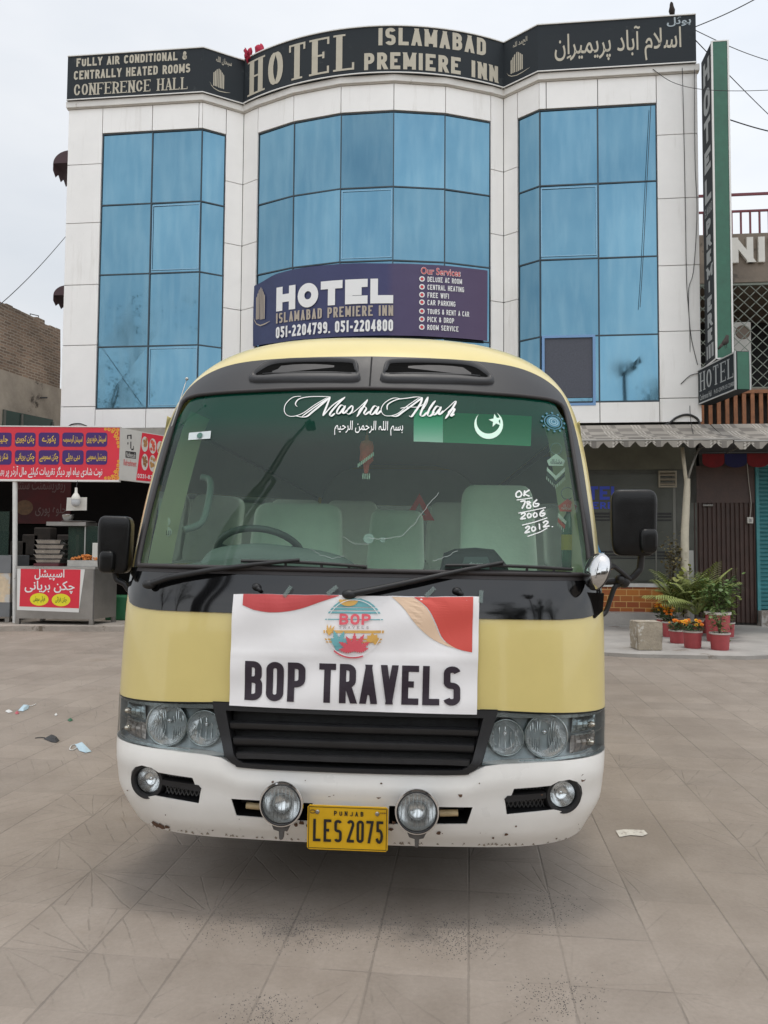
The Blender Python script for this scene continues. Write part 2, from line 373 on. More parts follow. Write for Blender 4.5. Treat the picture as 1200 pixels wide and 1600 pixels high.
# -- Urdu / Arabic: join the letters into presentation forms, then let the built-in text outlines give the shapes
_FORMS = {}
for cp in list(range(0xFB50, 0xFDFC)) + list(range(0xFE70, 0xFEFD)):
    d = unicodedata.decomposition(chr(cp)).split()
    if len(d) == 2 and d[0] in ('<isolated>', '<final>', '<initial>', '<medial>'): _FORMS.setdefault(chr(int(d[1], 16)), {}).setdefault(d[0][1:-1], chr(cp))
    if len(d) == 3 and d[1] == '0644' and d[0] in ('<isolated>', '<final>'): _FORMS.setdefault('\u0644' + chr(int(d[2], 16)), {})[d[0][1:-1]] = chr(cp)
def shape(s):
    out = []; i = 0; prev = False
    def dual(c): return 'initial' in _FORMS.get(c, {})
    toks = []
    while i < len(s):
        if s[i:i + 2] in _FORMS: toks.append(s[i:i + 2]); i += 2
        else: toks.append(s[i]); i += 1
    for j, c in enumerate(toks):
        F = _FORMS.get(c)
        if not F: out.append(c); prev = False; continue
        nx = toks[j + 1] if j + 1 < len(toks) else ' '
        join_next = dual(c) and 'final' in _FORMS.get(nx, {})
        f = ('medial' if join_next else 'final') if prev else ('initial' if join_next else 'isolated')
        out.append(F.get(f) or F.get('isolated') or c); prev = join_next
    return ''.join(reversed(out))
_TXT = {}
def text_mesh(s, bold=0.0, res=3):
    key = (s, bold, res)
    if key in _TXT: return _TXT[key]
    c = bpy.data.curves.new('text', 'FONT'); c.body = s; c.resolution_u = res; c.offset = bold
    o = bpy.data.objects.new('text', c); COL.objects.link(o)
    dg = bpy.context.evaluated_depsgraph_get(); dg.update()
    me = o.evaluated_get(dg).to_mesh()
    v = [tuple(p.co[:2]) for p in me.vertices]; f = [tuple(p.vertices) for p in me.polygons]
    o.evaluated_get(dg).to_mesh_clear(); bpy.data.objects.remove(o); bpy.data.curves.remove(c)
    if v:
        xs = [p[0] for p in v]; ys = [p[1] for p in v]
        a, b, w, h = min(xs), min(ys), max(xs) - min(xs), max(ys) - min(ys)
        v = [((x - a) / w, (y - b) / h) for x, y in v]; _TXT[key] = (v, f, w / h)
    else: _TXT[key] = ([], [], 1)
    return _TXT[key]
def urdu(mb, s, x0, y0, w, h, place, layer=.003, bold=0.0, res=3):
    v, f, _ = text_mesh(shape(s), bold, res)
    mb.add([place(x0 + a * w, y0 + b * h, layer) for a, b in v], f)
def latin(mb, s, x0, y0, w, h, place, layer=.003, bold=0.0, res=3):
    v, f, _ = text_mesh(s, bold, res)
    mb.add([place(x0 + a * w, y0 + b * h, layer) for a, b in v], f)
# ================================================================== SETTING: ground and pavements
def ground_mat():
    m = bpy.data.materials.new('paving'); m.use_nodes = True; n = m.node_tree; L = n.links; b = n.nodes['Principled BSDF']
    N = lambda t, **k: (lambda x: ([setattr(x, a, v) for a, v in k.items()], x)[1])(n.nodes.new(t))
    def math_(op, a, b_=None, c_=None, cl=False):
        x = N('ShaderNodeMath', operation=op); x.use_clamp = cl
        for i, v in enumerate((a, b_, c_)):
            if v is None: continue
            if isinstance(v, (int, float)): x.inputs[i].default_value = v
            else: L.new(v, x.inputs[i])
        return x.outputs[0]
    t = N('ShaderNodeTexCoord'); mp = N('ShaderNodeMapping'); mp.inputs['Rotation'].default_value = (0, 0, HA)
    L.new(t.outputs['Object'], mp.inputs[0]); P = mp.outputs[0]
    def noise(scale, detail=5, rough=.6, vec=P):
        z = N('ShaderNodeTexNoise'); z.inputs['Scale'].default_value = scale; z.inputs['Detail'].default_value = detail; z.inputs['Roughness'].default_value = rough
        L.new(vec, z.inputs['Vector']); return z.outputs[0]
    def ramp(v, a, b_):
        r = N('ShaderNodeMapRange'); r.interpolation_type = 'SMOOTHSTEP'; r.inputs[1].default_value = a; r.inputs[2].default_value = b_; L.new(v, r.inputs[0]); return r.outputs[0]
    TS = .335
    sc = N('ShaderNodeVectorMath', operation='SCALE'); sc.inputs['Scale'].default_value = 1 / TS; L.new(P, sc.inputs[0])
    fl = N('ShaderNodeVectorMath', operation='FLOOR'); L.new(sc.outputs[0], fl.inputs[0])
    frc = N('ShaderNodeVectorMath', operation='FRACTION'); L.new(sc.outputs[0], frc.inputs[0])
    wn = N('ShaderNodeTexWhiteNoise'); wn.noise_dimensions = '2D'; L.new(fl.outputs[0], wn.inputs['Vector'])
    rnd = N('ShaderNodeSeparateColor'); L.new(wn.outputs['Color'], rnd.inputs[0])
    sx = N('ShaderNodeSeparateXYZ'); L.new(frc.outputs[0], sx.inputs[0])
    ex = math_('MINIMUM', sx.outputs[0], math_('SUBTRACT', 1.0, sx.outputs[0])); ey = math_('MINIMUM', sx.outputs[1], math_('SUBTRACT', 1.0, sx.outputs[1]))
    wob = math_('MULTIPLY', math_('SUBTRACT', noise(22, 3), .5), .03)
    jx = math_('SUBTRACT', 1.0, ramp(math_('ADD', ex, wob), .004, .018)); jy = math_('SUBTRACT', 1.0, ramp(math_('ADD', ey, wob), .004, .016))
    jx = math_('MULTIPLY', jx, math_('MULTIPLY_ADD', ramp(noise(1.3, 4), .36, .6), .65, .35)); jy = math_('MULTIPLY', jy, math_('MULTIPLY', ramp(noise(1.9, 4), .42, .62), .7))
    joint = math_('MAXIMUM', jx, jy)
    # scored slabs: lines fanning from one corner of a slab, or straight slanting lines, like leaves
    fx = math_('ABSOLUTE', math_('SUBTRACT', math_('GREATER_THAN', rnd.outputs[0], .5), sx.outputs[0])); fy = math_('ABSOLUTE', math_('SUBTRACT', math_('GREATER_THAN', rnd.outputs[1], .5), sx.outputs[1]))
    th = math_('ARCTAN2', fy, fx); rr = math_('SQRT', math_('ADD', math_('MULTIPLY', fx, fx), math_('MULTIPLY', fy, fy)))
    warp = math_('MULTIPLY', math_('SUBTRACT', noise(5, 3), .5), .35)
    fan = math_('MULTIPLY', math_('ABSOLUTE', math_('SUBTRACT', math_('FRACT', math_('ADD', math_('MULTIPLY', th, 3.2), warp)), .5)), math_('MULTIPLY', rr, .31))
    sl = math_('MULTIPLY', math_('ABSOLUTE', math_('SUBTRACT', math_('FRACT', math_('ADD', math_('MULTIPLY', math_('ADD', fx, math_('MULTIPLY', fy, .7)), 3.0), warp)), .5)), .27)
    pick = math_('GREATER_THAN', rnd.outputs[2], .45)
    dist = math_('ADD', math_('MULTIPLY', pick, fan), math_('MULTIPLY', math_('SUBTRACT', 1.0, pick), sl))
    groove = math_('SUBTRACT', 1.0, ramp(dist, .003, .016))
    groove = math_('MULTIPLY', groove, math_('MULTIPLY', ramp(noise(.8, 4, .65), .42, .60), ramp(noise(9, 4, .7), .36, .56)))
    lines = math_('MAXIMUM', math_('MULTIPLY', joint, .72), math_('MULTIPLY', groove, .52))
    big = noise(.45, 6, .62); mid = noise(3.5, 6, .7); fine = noise(60, 4, .7)
    c1 = N('ShaderNodeMix', data_type='RGBA'); c1.inputs[6].default_value = (.226, .188, .153, 1); c1.inputs[7].default_value = (.302, .258, .217, 1)
    L.new(ramp(math_('ADD', math_('MULTIPLY', big, .6), math_('MULTIPLY', mid, .4)), .36, .64), c1.inputs[0])
    c2 = N('ShaderNodeMix', data_type='RGBA', blend_type='MULTIPLY'); c2.inputs[0].default_value = 1
    g = math_('ADD', math_('MULTIPLY', fine, .36), .82); g = math_('MULTIPLY', g, math_('ADD', math_('MULTIPLY', wn.outputs[0], .14), .93))
    cg = N('ShaderNodeCombineColor'); [L.new(g, cg.inputs[i]) for i in range(3)]
    L.new(c1.outputs[2], c2.inputs[6]); L.new(cg.outputs[0], c2.inputs[7])
    c3 = N('ShaderNodeMix', data_type='RGBA'); c3.inputs[7].default_value = (.10, .085, .07, 1); L.new(c2.outputs[2], c3.inputs[6]); L.new(math_('MULTIPLY', lines, .62), c3.inputs[0])
    stain = ramp(noise(.9, 6, .7), .60, .72)
    c4 = N('ShaderNodeMix', data_type='RGBA'); c4.inputs[7].default_value = (.20, .155, .115, 1); L.new(c3.outputs[2], c4.inputs[6]); L.new(math_('MULTIPLY', stain, .5), c4.inputs[0])
    spk = ramp(noise(150, 2, .5), .70, .76); c5 = N('ShaderNodeMix', data_type='RGBA'); c5.inputs[7].default_value = (.08, .07, .065, 1)
    L.new(c4.outputs[2], c5.inputs[6]); L.new(math_('MULTIPLY', math_('MULTIPLY', spk, ramp(noise(1.3, 4), .5, .65)), .8), c5.inputs[0])
    L.new(c5.outputs[2], b.inputs['Base Color'])
    L.new(math_('ADD', math_('MULTIPLY', mid, .3), .62), b.inputs['Roughness'])
    bp = N('ShaderNodeBump'); bp.inputs['Strength'].default_value = .55; bp.inputs['Distance'].default_value = .006
    L.new(math_('ADD', math_('MULTIPLY', lines, -1.0), math_('ADD', math_('MULTIPLY', mid, .35), math_('MULTIPLY', fine, .25))), bp.inputs['Height']); L.new(bp.outputs[0], b.inputs['Normal'])
    return m
g = MB(); g.quad((-160, -120, 0), (160, -120, 0), (160, 200, 0), (-160, 200, 0)); tag(g.build('ground', ground_mat()), kind='structure')
CONC = pm('pavement_concrete', (.36, .34, .315), .85, var=.16, scale=1.6, bump=.3, bscale=30, dirt=((.22, .19, .16), 1.3, .6))
g = MB()
pe = [at_z(925, 1024, .0), at_z(1000, 1028, 0), at_z(1165, 1031, 0), at_z(1330, 1024, 0)]
pe = [(p.x, p.y) for p in pe]
pv = [(0.6, 12.2), (2.2, 11.6)] + pe + [(13, 17.5), (-2, 17.5), (-1.0, 13.2)]
g.prism(pv, 0, .05, lambda a, b, d: Vector((a, b, d))); o = g.build('pavement', CONC); tag(o, kind='structure')
g = MB(); pl_ = [at_z(-60, 990, 0), at_z(20, 986, 0), at_z(182, 987, 0), at_z(240, 987, 0)]
pv = [(p.x, p.y) for p in pl_] + [(-1.2, 13.9), (-1.2, 16.6), (-14, 18.0)]
g.prism(pv, 0, .09, lambda a, b, d: Vector((a, b, d))); tag(g.build('pavement', pm('step_concrete', (.33, .29, .25), .9, var=.25, scale=2.2, bump=.4, bscale=20, dirt=((.16, .13, .10), 2.5, .56))), kind='structure')

# ================================================================== HOTEL BUILDING
hotel = empty('hotel_building', label='three-storey hotel clad in pale metal panels with a bowed blue glass middle, behind the minibus', cat='building', M=HM)
CLAD = pm('clad_panel', (.84, .825, .795), .42, var=.05, scale=.8, bump=.04, bscale=3, dirt=((.64, .615, .57), 2.2, .56, (1.6, 1.6, .16), .22))
DARK = pm('dark_joint', (.035, .035, .035), .8)
def blue_glass(name, tilt):
    m = bpy.data.materials.new(name); m.use_nodes = True; n = m.node_tree; L = n.links; b = n.nodes['Principled BSDF']
    b.inputs['Metallic'].default_value = .92; b.inputs['Roughness'].default_value = .07
    t = n.nodes.new('ShaderNodeTexCoord')
    def nz(s, d=5, sc=(1, 1, 1)):
        mp = n.nodes.new('ShaderNodeMapping'); mp.inputs['Scale'].default_value = sc; L.new(t.outputs['Object'], mp.inputs[0])
        z = n.nodes.new('ShaderNodeTexNoise'); z.inputs['Scale'].default_value = s; z.inputs['Detail'].default_value = d; L.new(mp.outputs[0], z.inputs['Vector']); return z.outputs[0]
    r = n.nodes.new('ShaderNodeValToRGB'); r.color_ramp.elements[0].position = .25; r.color_ramp.elements[1].position = .75
    r.color_ramp.elements[0].color = (.080, .180, .255, 1); r.color_ramp.elements[1].color = (.120, .238, .312, 1)
    L.new(nz(.7, 6), r.inputs[0])
    # dust film: streaks and smudges with their own shape
    r2 = n.nodes.new('ShaderNodeValToRGB'); r2.color_ramp.elements[0].position = .40; r2.color_ramp.elements[1].position = .74
    r2.color_ramp.elements[1].color = (.34, .34, .34, 1)
    L.new(nz(3.2, 10, (2.0, 2.0, .30)), r2.inputs[0])
    mxx = n.nodes.new('ShaderNodeMix'); mxx.data_type = 'RGBA'; mxx.inputs[7].default_value = (.20, .315, .37, 1)
    L.new(r2.outputs[0], mxx.inputs[0]); L.new(r.outputs[0], mxx.inputs[6])
    ge = n.nodes.new('ShaderNodeNewGeometry'); pr_ = n.nodes.new('ShaderNodeMapRange'); pr_.inputs[3].default_value = .84; pr_.inputs[4].default_value = 1.16; L.new(ge.outputs['Random Per Island'], pr_.inputs[0])   # each pane its own tint
    ps_ = n.nodes.new('ShaderNodeVectorMath'); ps_.operation = 'SCALE'; L.new(mxx.outputs[2], ps_.inputs[0]); L.new(pr_.outputs[0], ps_.inputs['Scale']); L.new(ps_.outputs[0], b.inputs['Base Color'])
    rr = n.nodes.new('ShaderNodeMapRange'); rr.inputs[3].default_value = .03; rr.inputs[4].default_value = .30; L.new(r2.outputs[0], rr.inputs[0]); L.new(rr.outputs[0], b.inputs['Roughness'])
    bp = n.nodes.new('ShaderNodeBump'); bp.inputs['Strength'].default_value = .10; bp.inputs['Distance'].default_value = .035; L.new(nz(.6, 1), bp.inputs['Height']); L.new(bp.outputs[0], b.inputs['Normal'])
    return m
BLUE = blue_glass('blue_mirror_glass', 0)
FRAME = pm('dark_frame', (.03, .05, .065), .5)
BCX, BCY, BR = 6.522, 4.945, 5.235
def bow(a, o=0.0): return (BCX + (BR + o) * math.cos(a), BCY + (BR + o) * math.sin(a))
V1, V2 = (3.72, .52), (9.285, .50)
BA = [-2.0527, -1.875, -1.6741, -1.4671, -1.2651, -1.0738]
BOWP = [V1] + [bow(a) for a in BA] + [V2]
LB, RB = (2.98, 0.0), (9.97, 0.0)
def plerp(a, b, t): return (lerp(a[0], b[0], t), lerp(a[1], b[1], t))
LA, RA = plerp(LB, V1, .57), plerp(V2, RB, .40)
def slab(mb, a, b, z0, z1, o0, o1, g=.008, gz=None):
    gz = g if gz is None else gz
    d = Vector((b[0] - a[0], b[1] - a[1])); L = d.length; d /= L; n = Vector((d.y, -d.x))
    A = Vector(a) + d * g; B = Vector(b) - d * g
    P = [A + n * o0, B + n * o0, B + n * o1, A + n * o1]
    vs = [(p.x, p.y, z) for z in (z0 + gz, z1 - gz) for p in P]
    mb.add(vs, [(0, 1, 2, 3), (7, 6, 5, 4), (0, 4, 5, 1), (1, 5, 6, 2), (2, 6, 7, 3), (3, 7, 4, 0)])
PLAN = [(0, 0), LB, V1] + [bow(a) for a in BA] + [V2, RB, (13.03, 0)]
# structural wall behind the panels
g = MB()
ins = [(0.03, .06), (2.96, .06), (3.72, .60)] + [bow(a, -.07) for a in BA] + [(9.285, .58), (9.99, .06), (13.0, .06)]
g.prism(ins + [(13.0, 9.0), (.03, 9.0)], 3.95, 11.0, lambda a, b, d: Vector((a, b, d)))
g.build('wall', DARK, hotel)
g = MB()
RZ = [3.95, 4.42, 5.73, 7.03, 8.37, 9.65, 10.87]; PZ = [3.95, 5.2, 6.55, 7.95, 9.30, 10.87]
for z0, z1 in zip(RZ, RZ[1:]):
    slab(g, (0, 0), (.77, 0), z0, z1, -.05, 0); slab(g, (12.25, 0), (13.03, 0), z0, z1, -.05, 0)
for z0, z1 in zip(PZ, PZ[1:]):
    slab(g, LA, V1, z0, z1, -.05, 0); slab(g, V1, BOWP[1], z0, z1, -.05, 0); slab(g, BOWP[-2], V2, z0, z1, -.05, 0); slab(g, V2, RA, z0, z1, -.05, 0)
for z0, z1 in ((3.95, 4.36), (10.31, 10.87)):
    for a, b in ((.77, 1.88), (1.88, 2.90), (2.90, 2.98)): slab(g, (a, 0), (b, 0), z0, z1, -.05, 0)
    for a, b in ((9.97, 10.11), (10.11, 11.12), (11.12, 12.25)): slab(g, (a, 0), (b, 0), z0, z1, -.05, 0)
    slab(g, LB, LA, z0, z1, -.05, 0); slab(g, RA, RB, z0, z1, -.05, 0)
    for a, b in zip(BOWP[1:-1], BOWP[2:-1]): slab(g, a, b, z0, z1, -.05, 0)
for z0, z1 in zip(RZ, RZ[1:]):                        # side walls
    for y0, y1 in ((0, 3), (3, 6), (6, 9)):
        slab(g, (0, y1), (0, y0), z0, z1, -.03, 0); slab(g, (13.03, y0), (13.03, y1), z0, z1, -.03, 0)
g.build('cladding', CLAD, hotel)
# cornice under the roof sign
g = MB()
CPL = [(-.03, 0), LB, V1] + BOWP[1:-1] + [V2, RB, (13.06, 0)]
def strip(mb, pl, o0, o1, z0, z1, gaps=None):
    n = len(pl); N = []
    for i in range(n):
        a, b = Vector(pl[max(i - 1, 0)]), Vector(pl[min(i + 1, n - 1)]); p = Vector(pl[i])
        d1 = (p - a).normalized() if i else (b - p).normalized(); d2 = (b - p).normalized() if i < n - 1 else d1
        d = (d1 + d2).normalized(); nn = Vector((d.y, -d.x)); N.append(nn / max(.5, nn.dot(Vector((d1.y, -d1.x)))))
    pr = [(o0, z0), (o1, z0), (o1, z1), (o0, z1)]
    rows = [[Vector((pl[i][0] + N[i].x * o, pl[i][1] + N[i].y * o, z)) for i in range(n)] for o, z in pr]
    mb.grid(rows + [rows[0]])
    for i in (0, n - 1): mb.add([r[i] for r in rows], [(0, 1, 2, 3)])
strip(g, CPL, -.05, .07, 10.885, 11.015); strip(g, CPL, -.05, .03, 10.872, 10.884)
g.build('cornice', pm('cornice_white', (.66, .64, .60), .45, var=.08, scale=2, dirt=((.40, .36, .31), 2.2, .62)), hotel)
g = MB(); g.prism([(p[0], p[1] + .3) for p in PLAN] + [(13.0, 9), (.03, 9)], 11.001, 11.2, lambda a, b, d: Vector((a, b, d))); g.build('roof', pm('roof_slab', (.3, .29, .27), .9), hotel)
# curtain glass: every bay a window part, its dark glazing bars a sub-part
ROWZ = [4.37, 5.69, 7.24, 8.75, 10.30]
def bay(segs, opening=None, rows=ROWZ):
    w = MB(); f = MB()
    for a, b in segs:
        for i, (z0, z1) in enumerate(zip(rows, rows[1:])):
            j = random.uniform(-.004, .004); k = random.uniform(-.004, .004)
            d = Vector((b[0] - a[0], b[1] - a[1])); L = d.length; d /= L; n = Vector((d.y, -d.x)); G = .012
            A = Vector(a) + d * G; B = Vector(b) - d * G
            P = [A + n * (-.045 + j), B + n * (-.045 + k), B + n * (-.045 + k + .004), A + n * (-.045 + j - .003)]
            zz = (z0 + G, z0 + G, z1 - G, z1 - G)
            w.add([(p.x, p.y, z) for p, z in zip(P, zz)], [(0, 1, 2, 3)])
            if i == 0: slab(f, a, b, z0 - .005, z0 + .022, -.07, -.028, 0, 0)
            slab(f, a, b, z1 - .013, z1 + .013, -.07, -.028, 0, 0)
        for p, q in ((a, b), (b, a)):
            d = (Vector(q) - Vector(p)).normalized() * .014; e = (p[0] + d.x, p[1] + d.y)
            s0, s1 = (p, e) if p is a else (e, p)
            slab(f, s0, s1, rows[0] + .022, rows[-1] - .02, -.069, -.030, 0, 0)
    o = w.build('window', BLUE, hotel); f.build('frame', FRAME, o); return o
wl = bay([((.77, 0), (1.88, 0)), ((1.88, 0), LB)]); bay([(LB, LA)])
wb = bay(list(zip(BOWP[1:-1], BOWP[2:-1])))
bay([(RA, RB)]); wr = bay([((9.97, 0), (11.12, 0)), ((11.12, 0), (12.25, 0))])
LTF = pm('pale_blue_frame', (.20, .36, .48), .4, metal=.5)
def opening(parent, a, b, z0, z1, mat=LTF, w=.035, o=-.03):
    f = MB(); d = (Vector(b) - Vector(a)).normalized()
    A = Vector(a) + d * .03; B = Vector(b) - d * .03
    slab(f, A, B, z0, z0 + w, -.04, o, 0, 0); slab(f, A, B, z1 - w, z1, -.04, o, 0, 0)
    slab(f, A, A + d * w, z0 + w, z1 - w, -.04, o, 0, 0); slab(f, B - d * w, B, z0 + w, z1 - w, -.04, o, 0, 0)
    f.build('sash', mat, parent)
opening(wl, (1.88, 0), LB, 7.30, 8.70, w=.02); opening(wl, (1.88, 0), LB, 4.42, 5.64, w=.02); opening(wb, BOWP[3], BOWP[4], 7.30, 8.70, w=.02); opening(wb, BOWP[3], BOWP[4], 5.0, 5.66)
opening(wr, (9.97, 0), (11.12, 0), 7.30, 8.70, w=.02)
# the open sash with an insect screen, lower right bay
sc_ = MB(); slab(sc_, (10.03, 0), (11.02, 0), 4.46, 5.66, -.042, -.02, 0, 0)
so = sc_.build('insect_screen', pm('insect_screen', (.075, .08, .10), .75, var=.2, scale=40), wr)
opening(wr, (9.98, 0), (11.07, 0), 4.30, 5.70, pm('sash_blue', (.16, .30, .52), .4), .05, .01)
# ground floor
GY = .30
g = MB(); g.box(0.1, 13.0, GY, 9, 0, 3.95); g.build('ground_floor_wall', pm('granite_front', (.075, .078, .066), .32, var=.25, scale=3), hotel)
def hz(px, py, y=GY): return on_h(px, py, y)
g = MB(); z = hz(960, 734).z; g.box(8, 12.72, GY - .03, GY - .002, z, 3.93); g.build('fascia_band', pm('olive_band', (.13, .13, .10), .6, var=.2, scale=2), hotel)
a, b = hz(900, 740), hz(1054, 908)
g = MB(); g.box(8.2, a.lerp(b, .99).x, GY - .02, GY - .003, b.z, a.z - .02)
wo_ = g.build('shop_window', pm('shop_glass', (.085, .09, .078), .2, spec=.4, var=.15, scale=.8), hotel)
f = MB()
for py0, py1 in ((801, 804.5), (806, 809), (811.5, 814), (861, 864), (866, 869), (871, 873)):
    f.box(8.25, b.x - .05, GY - .026, GY - .021, hz(960, py1).z, hz(960, py0).z)
f.build('black_stripe', pm('stripe_black', (.01, .01, .01), .4), wo_)
f = MB(); x = hz(1023, 800).x; f.box(x, x + .025, GY - .03, GY - .021, b.z, a.z - .45); f.box(b.x - .02, b.x + .03, GY - .03, GY - .0205, b.z - .02, a.z); f.build('frame', pm('alu_dull', (.16, .16, .14), .5, metal=.3), wo_)
PW = lambda a_, b_, l: Vector((a_, GY - .021 - l, b_))
g = MB(); c0, c1 = hz(919, 781), hz(971, 760)
cw = (c1.x - c0.x) / 3.3
write(g, 'HOTEL', c1.x - cw * 5.6, c0.z, cw, c1.z - c0.z, cw * .3, PW, gap=cw * .14); 
write(g, 'ISLAMABAD PREMIERE INN', c1.x - 2.6, hz(919, 795).z, .09, hz(919, 784.5).z - hz(919, 795).z, .028, PW, total=2.9)
g.build('lettering', pm('blue_vinyl', (.03, .06, .45), .5), wo_)
g = MB(); g.box(8, b.x + .05, GY - .10, GY - .003, hz(960, 916.5).z, hz(960, 911).z); g.build('sill', pm('white_sill', (.55, .54, .5), .5, var=.1, scale=6), hotel)
def tile_mat():
    m = bpy.data.materials.new('wall_tile'); m.use_nodes = True; n = m.node_tree; b = n.nodes['Principled BSDF']; b.inputs['Roughness'].default_value = .35
    t = n.nodes.new('ShaderNodeTexCoord'); mp = n.nodes.new('ShaderNodeMapping'); mp.inputs['Rotation'].default_value = (R(90), 0, 0)
    br = n.nodes.new('ShaderNodeTexBrick'); br.inputs['Scale'].default_value = 1; br.inputs['Brick Width'].default_value = .24; br.inputs['Row Height'].default_value = .118; br.inputs['Mortar Size'].default_value = .006
    br.inputs['Color1'].default_value = (.46, .17, .035, 1); br.inputs['Color2'].default_value = (.28, .075, .03, 1); br.inputs['Mortar'].default_value = (.62, .40, .16, 1)
    n.links.new(t.outputs['Object'], mp.inputs[0]); n.links.new(mp.outputs[0], br.inputs['Vector']); n.links.new(br.outputs[0], b.inputs['Base Color']); return m
g = MB(); zt_, zb_ = hz(960, 916.5).z, hz(960, 955).z; g.box(8, b.x + .03, GY - .06, GY - .003, zb_, zt_ - .001); g.build('tiled_base', tile_mat(), hotel)
g = MB(); g.box(8, b.x + .2, GY - .45, GY - .003, .0, zb_ - .001); g.build('plinth', CONC, hotel)
g = MB(); g.box(.02, 8.0, -.02, .28, 3.62, 3.948); g.build('lower_band', pm('band_drab', (.33, .31, .27), .8, var=.25, scale=3, dirt=((.18, .15, .12), 3, .58)), hotel)
# louvre vent
lv = MB(); p0, p1 = hz(1028, 762), hz(1056, 736); fr_ = MB()
for x0, x1, z0, z1 in ((p0.x, p1.x, p0.z, p0.z + .035), (p0.x, p1.x, p1.z - .035, p1.z), (p0.x, p0.x + .03, p0.z + .035, p1.z - .035), (p1.x - .03, p1.x, p0.z + .035, p1.z - .035)): fr_.box(x0, x1, GY - .07, GY - .021, z0, z1)
v_ = fr_.build('air_vent', pm('vent_beige', (.30, .27, .21), .6, var=.15, scale=8), hotel)
for i in range(3):
    zz = lerp(p0.z, p1.z, (i + .8) / 3.6); lv.box(p0.x + .03, p1.x - .03, -.035, .035, -.006, .006, Matrix.Translation((0, GY - .055, zz)) @ Matrix.Rotation(R(35), 4, 'X'))
lv.build('louvre', pm('vent_slat', (.36, .31, .24), .6), v_)

# ---- signs on the hotel
SLATE = pm('sign_slate', (.016, .021, .025), .6, var=.15, scale=1.2, spec=.25, dirt=((.032, .037, .040), 2.0, .6))
CREAM = pm('letter_cream', (.46, .42, .33), .6, var=.06, scale=6)
EDGE = pm('sign_edge_white', (.72, .71, .68), .5)
def poly_place(pl, out):
    seg = []; s = 0
    for a, b in zip(pl, pl[1:]):
        d = Vector(b) - Vector(a); L = d.length; seg.append((s, s + L, Vector(a), d / L)); s += L
    def place(a, z, l):
        for s0, s1, A, d in seg:
            if a <= s1 or s1 == s: break
        p = A + d * (a - s0); n = Vector((d.y, -d.x)) * (out + l)
        return Vector((p.x + n.x, p.y + n.y, z))
    return place, s
def board(name, pl, label, out=.10, z0=11.02, z1=12.0, group=None):
    root = empty(name, label=label, cat='sign', group=group, M=HM @ Matrix.Translation((0, 0, 0)))
    g = MB(); strip(g, pl, .015, out, z0, z1); g.build('board', SLATE, root)
    g = MB(); strip(g, pl, out + .001, out + .02, z1 - .018, z1 + .004); strip(g, pl, out + .001, out + .02, z0 - .004, z0 + .015); g.build('edge_trim', EDGE, root)
    return root
def logo(mb, place, x, z, w, h, layer=.004):
    q = lambda pts, l=0: mb.add([place(x + a * w, z + b * h, layer + l) for a, b in pts], [tuple(range(len(pts)))])
    for a in (.16, .24, .32): q([(a, .22), (a + .055, .22), (a + .055, .80 + (a - .16) * 1.0), (a, .76 + (a - .16) * 1.0)])
    q([(.42, .2), (.47, .2), (.47, 1), (.42, .98)])
    for a in (.50, .58, .66): q([(a, .2), (a + .055, .2), (a + .055, .93 - (a - .5) * 1.0), (a, .98 - (a - .5) * 1.0)])
    sw = [(-.02, .34), (.06, .2), (.2, .1), (.45, .04), (.75, .06), (1.05, .12)]
    mb.grid([[place(x + a * w, z + b * h, layer + .001) for a, b in sw], [place(x + a * w, z + (b + (.03 if 0 < i < 5 else .005)) * h, layer + .001) for i, (a, b) in enumerate(sw)]])
LPL = [(0, 0), LB, V1]
sg1 = board('roof_sign', LPL, 'slate roof sign about air conditioned rooms and conference hall, at the left facade end')
PL, _ = poly_place(LPL, .10)
g = MB()
write(g, 'FULLY AIR CONDITIONAL &', .20, 11.75, .115, .185, .042, PL, total=2.46, gap=.028)
write(g, 'CENTRALLY HEATED ROOMS', .15, 11.465, .115, .195, .042, PL, total=2.58, gap=.028)
write(g, 'CONFERENCE HALL', .16, 11.11, .15, .26, .042, PL, total=2.52, serif=True, thin=.4)
logo(g, PL, 3.10, 11.12, .42, .52)
urdu(g, 'سبحان اللہ', 3.22, 11.74, .34, .16, PL, bold=.01)
g.build('lettering', CREAM, sg1)
arc = [bow(-2.1153 + (2.1153 - 1.0146) * i / 30) for i in range(31)]
sg2 = board('roof_sign', arc, 'curved slate roof sign with the hotel name in large cream letters over the bowed middle')
def PB(out, a0=-2.1153):
    def place(a, z, l):
        t = a0 + a / BR; r = BR + out + l
        return Vector((BCX + r * math.cos(t), BCY + r * math.sin(t), z))
    return place
g = MB(); P_ = PB(.10)
write(g, 'HOTEL', .16, 11.12, .36, .76, .125, P_, total=2.44, serif=True, thin=.32, step=.1, gap=.14)
write(g, 'ISLAMABAD', 3.08, 11.59, .19, .36, .075, P_, total=2.2, step=.1, gap=.055)
write(g, 'PREMIERE INN', 2.80, 11.09, .19, .35, .075, P_, total=2.76, step=.1, gap=.055)
g.build('lettering', CREAM, sg2)
RPL = [V2, RB, (12.99, 0)]
sg3 = board('roof_sign', RPL, 'slate roof sign in cream Urdu writing at the right end of the facade')
PR, _ = poly_place(RPL, .10); s0 = (Vector(RB) - Vector(V2)).length
g = MB(); logo(g, PR, .16, 11.13, .52, .52); urdu(g, 'الحمد للہ', .30, 11.72, .34, .16, PR, bold=.01)
urdu(g, 'اسلام آباد پریمیراِن', s0 + .30, 11.12, 2.44, .72, PR, bold=.008, res=4)
g.build('lettering', CREAM, sg3)
g = MB(); urdu(g, 'ہوٹل', s0 + 2.47, 11.77, .46, .20, PR, layer=.006, bold=.02); g.build('small_lettering', pm('letter_grey', (.33, .38, .40), .5), sg3)

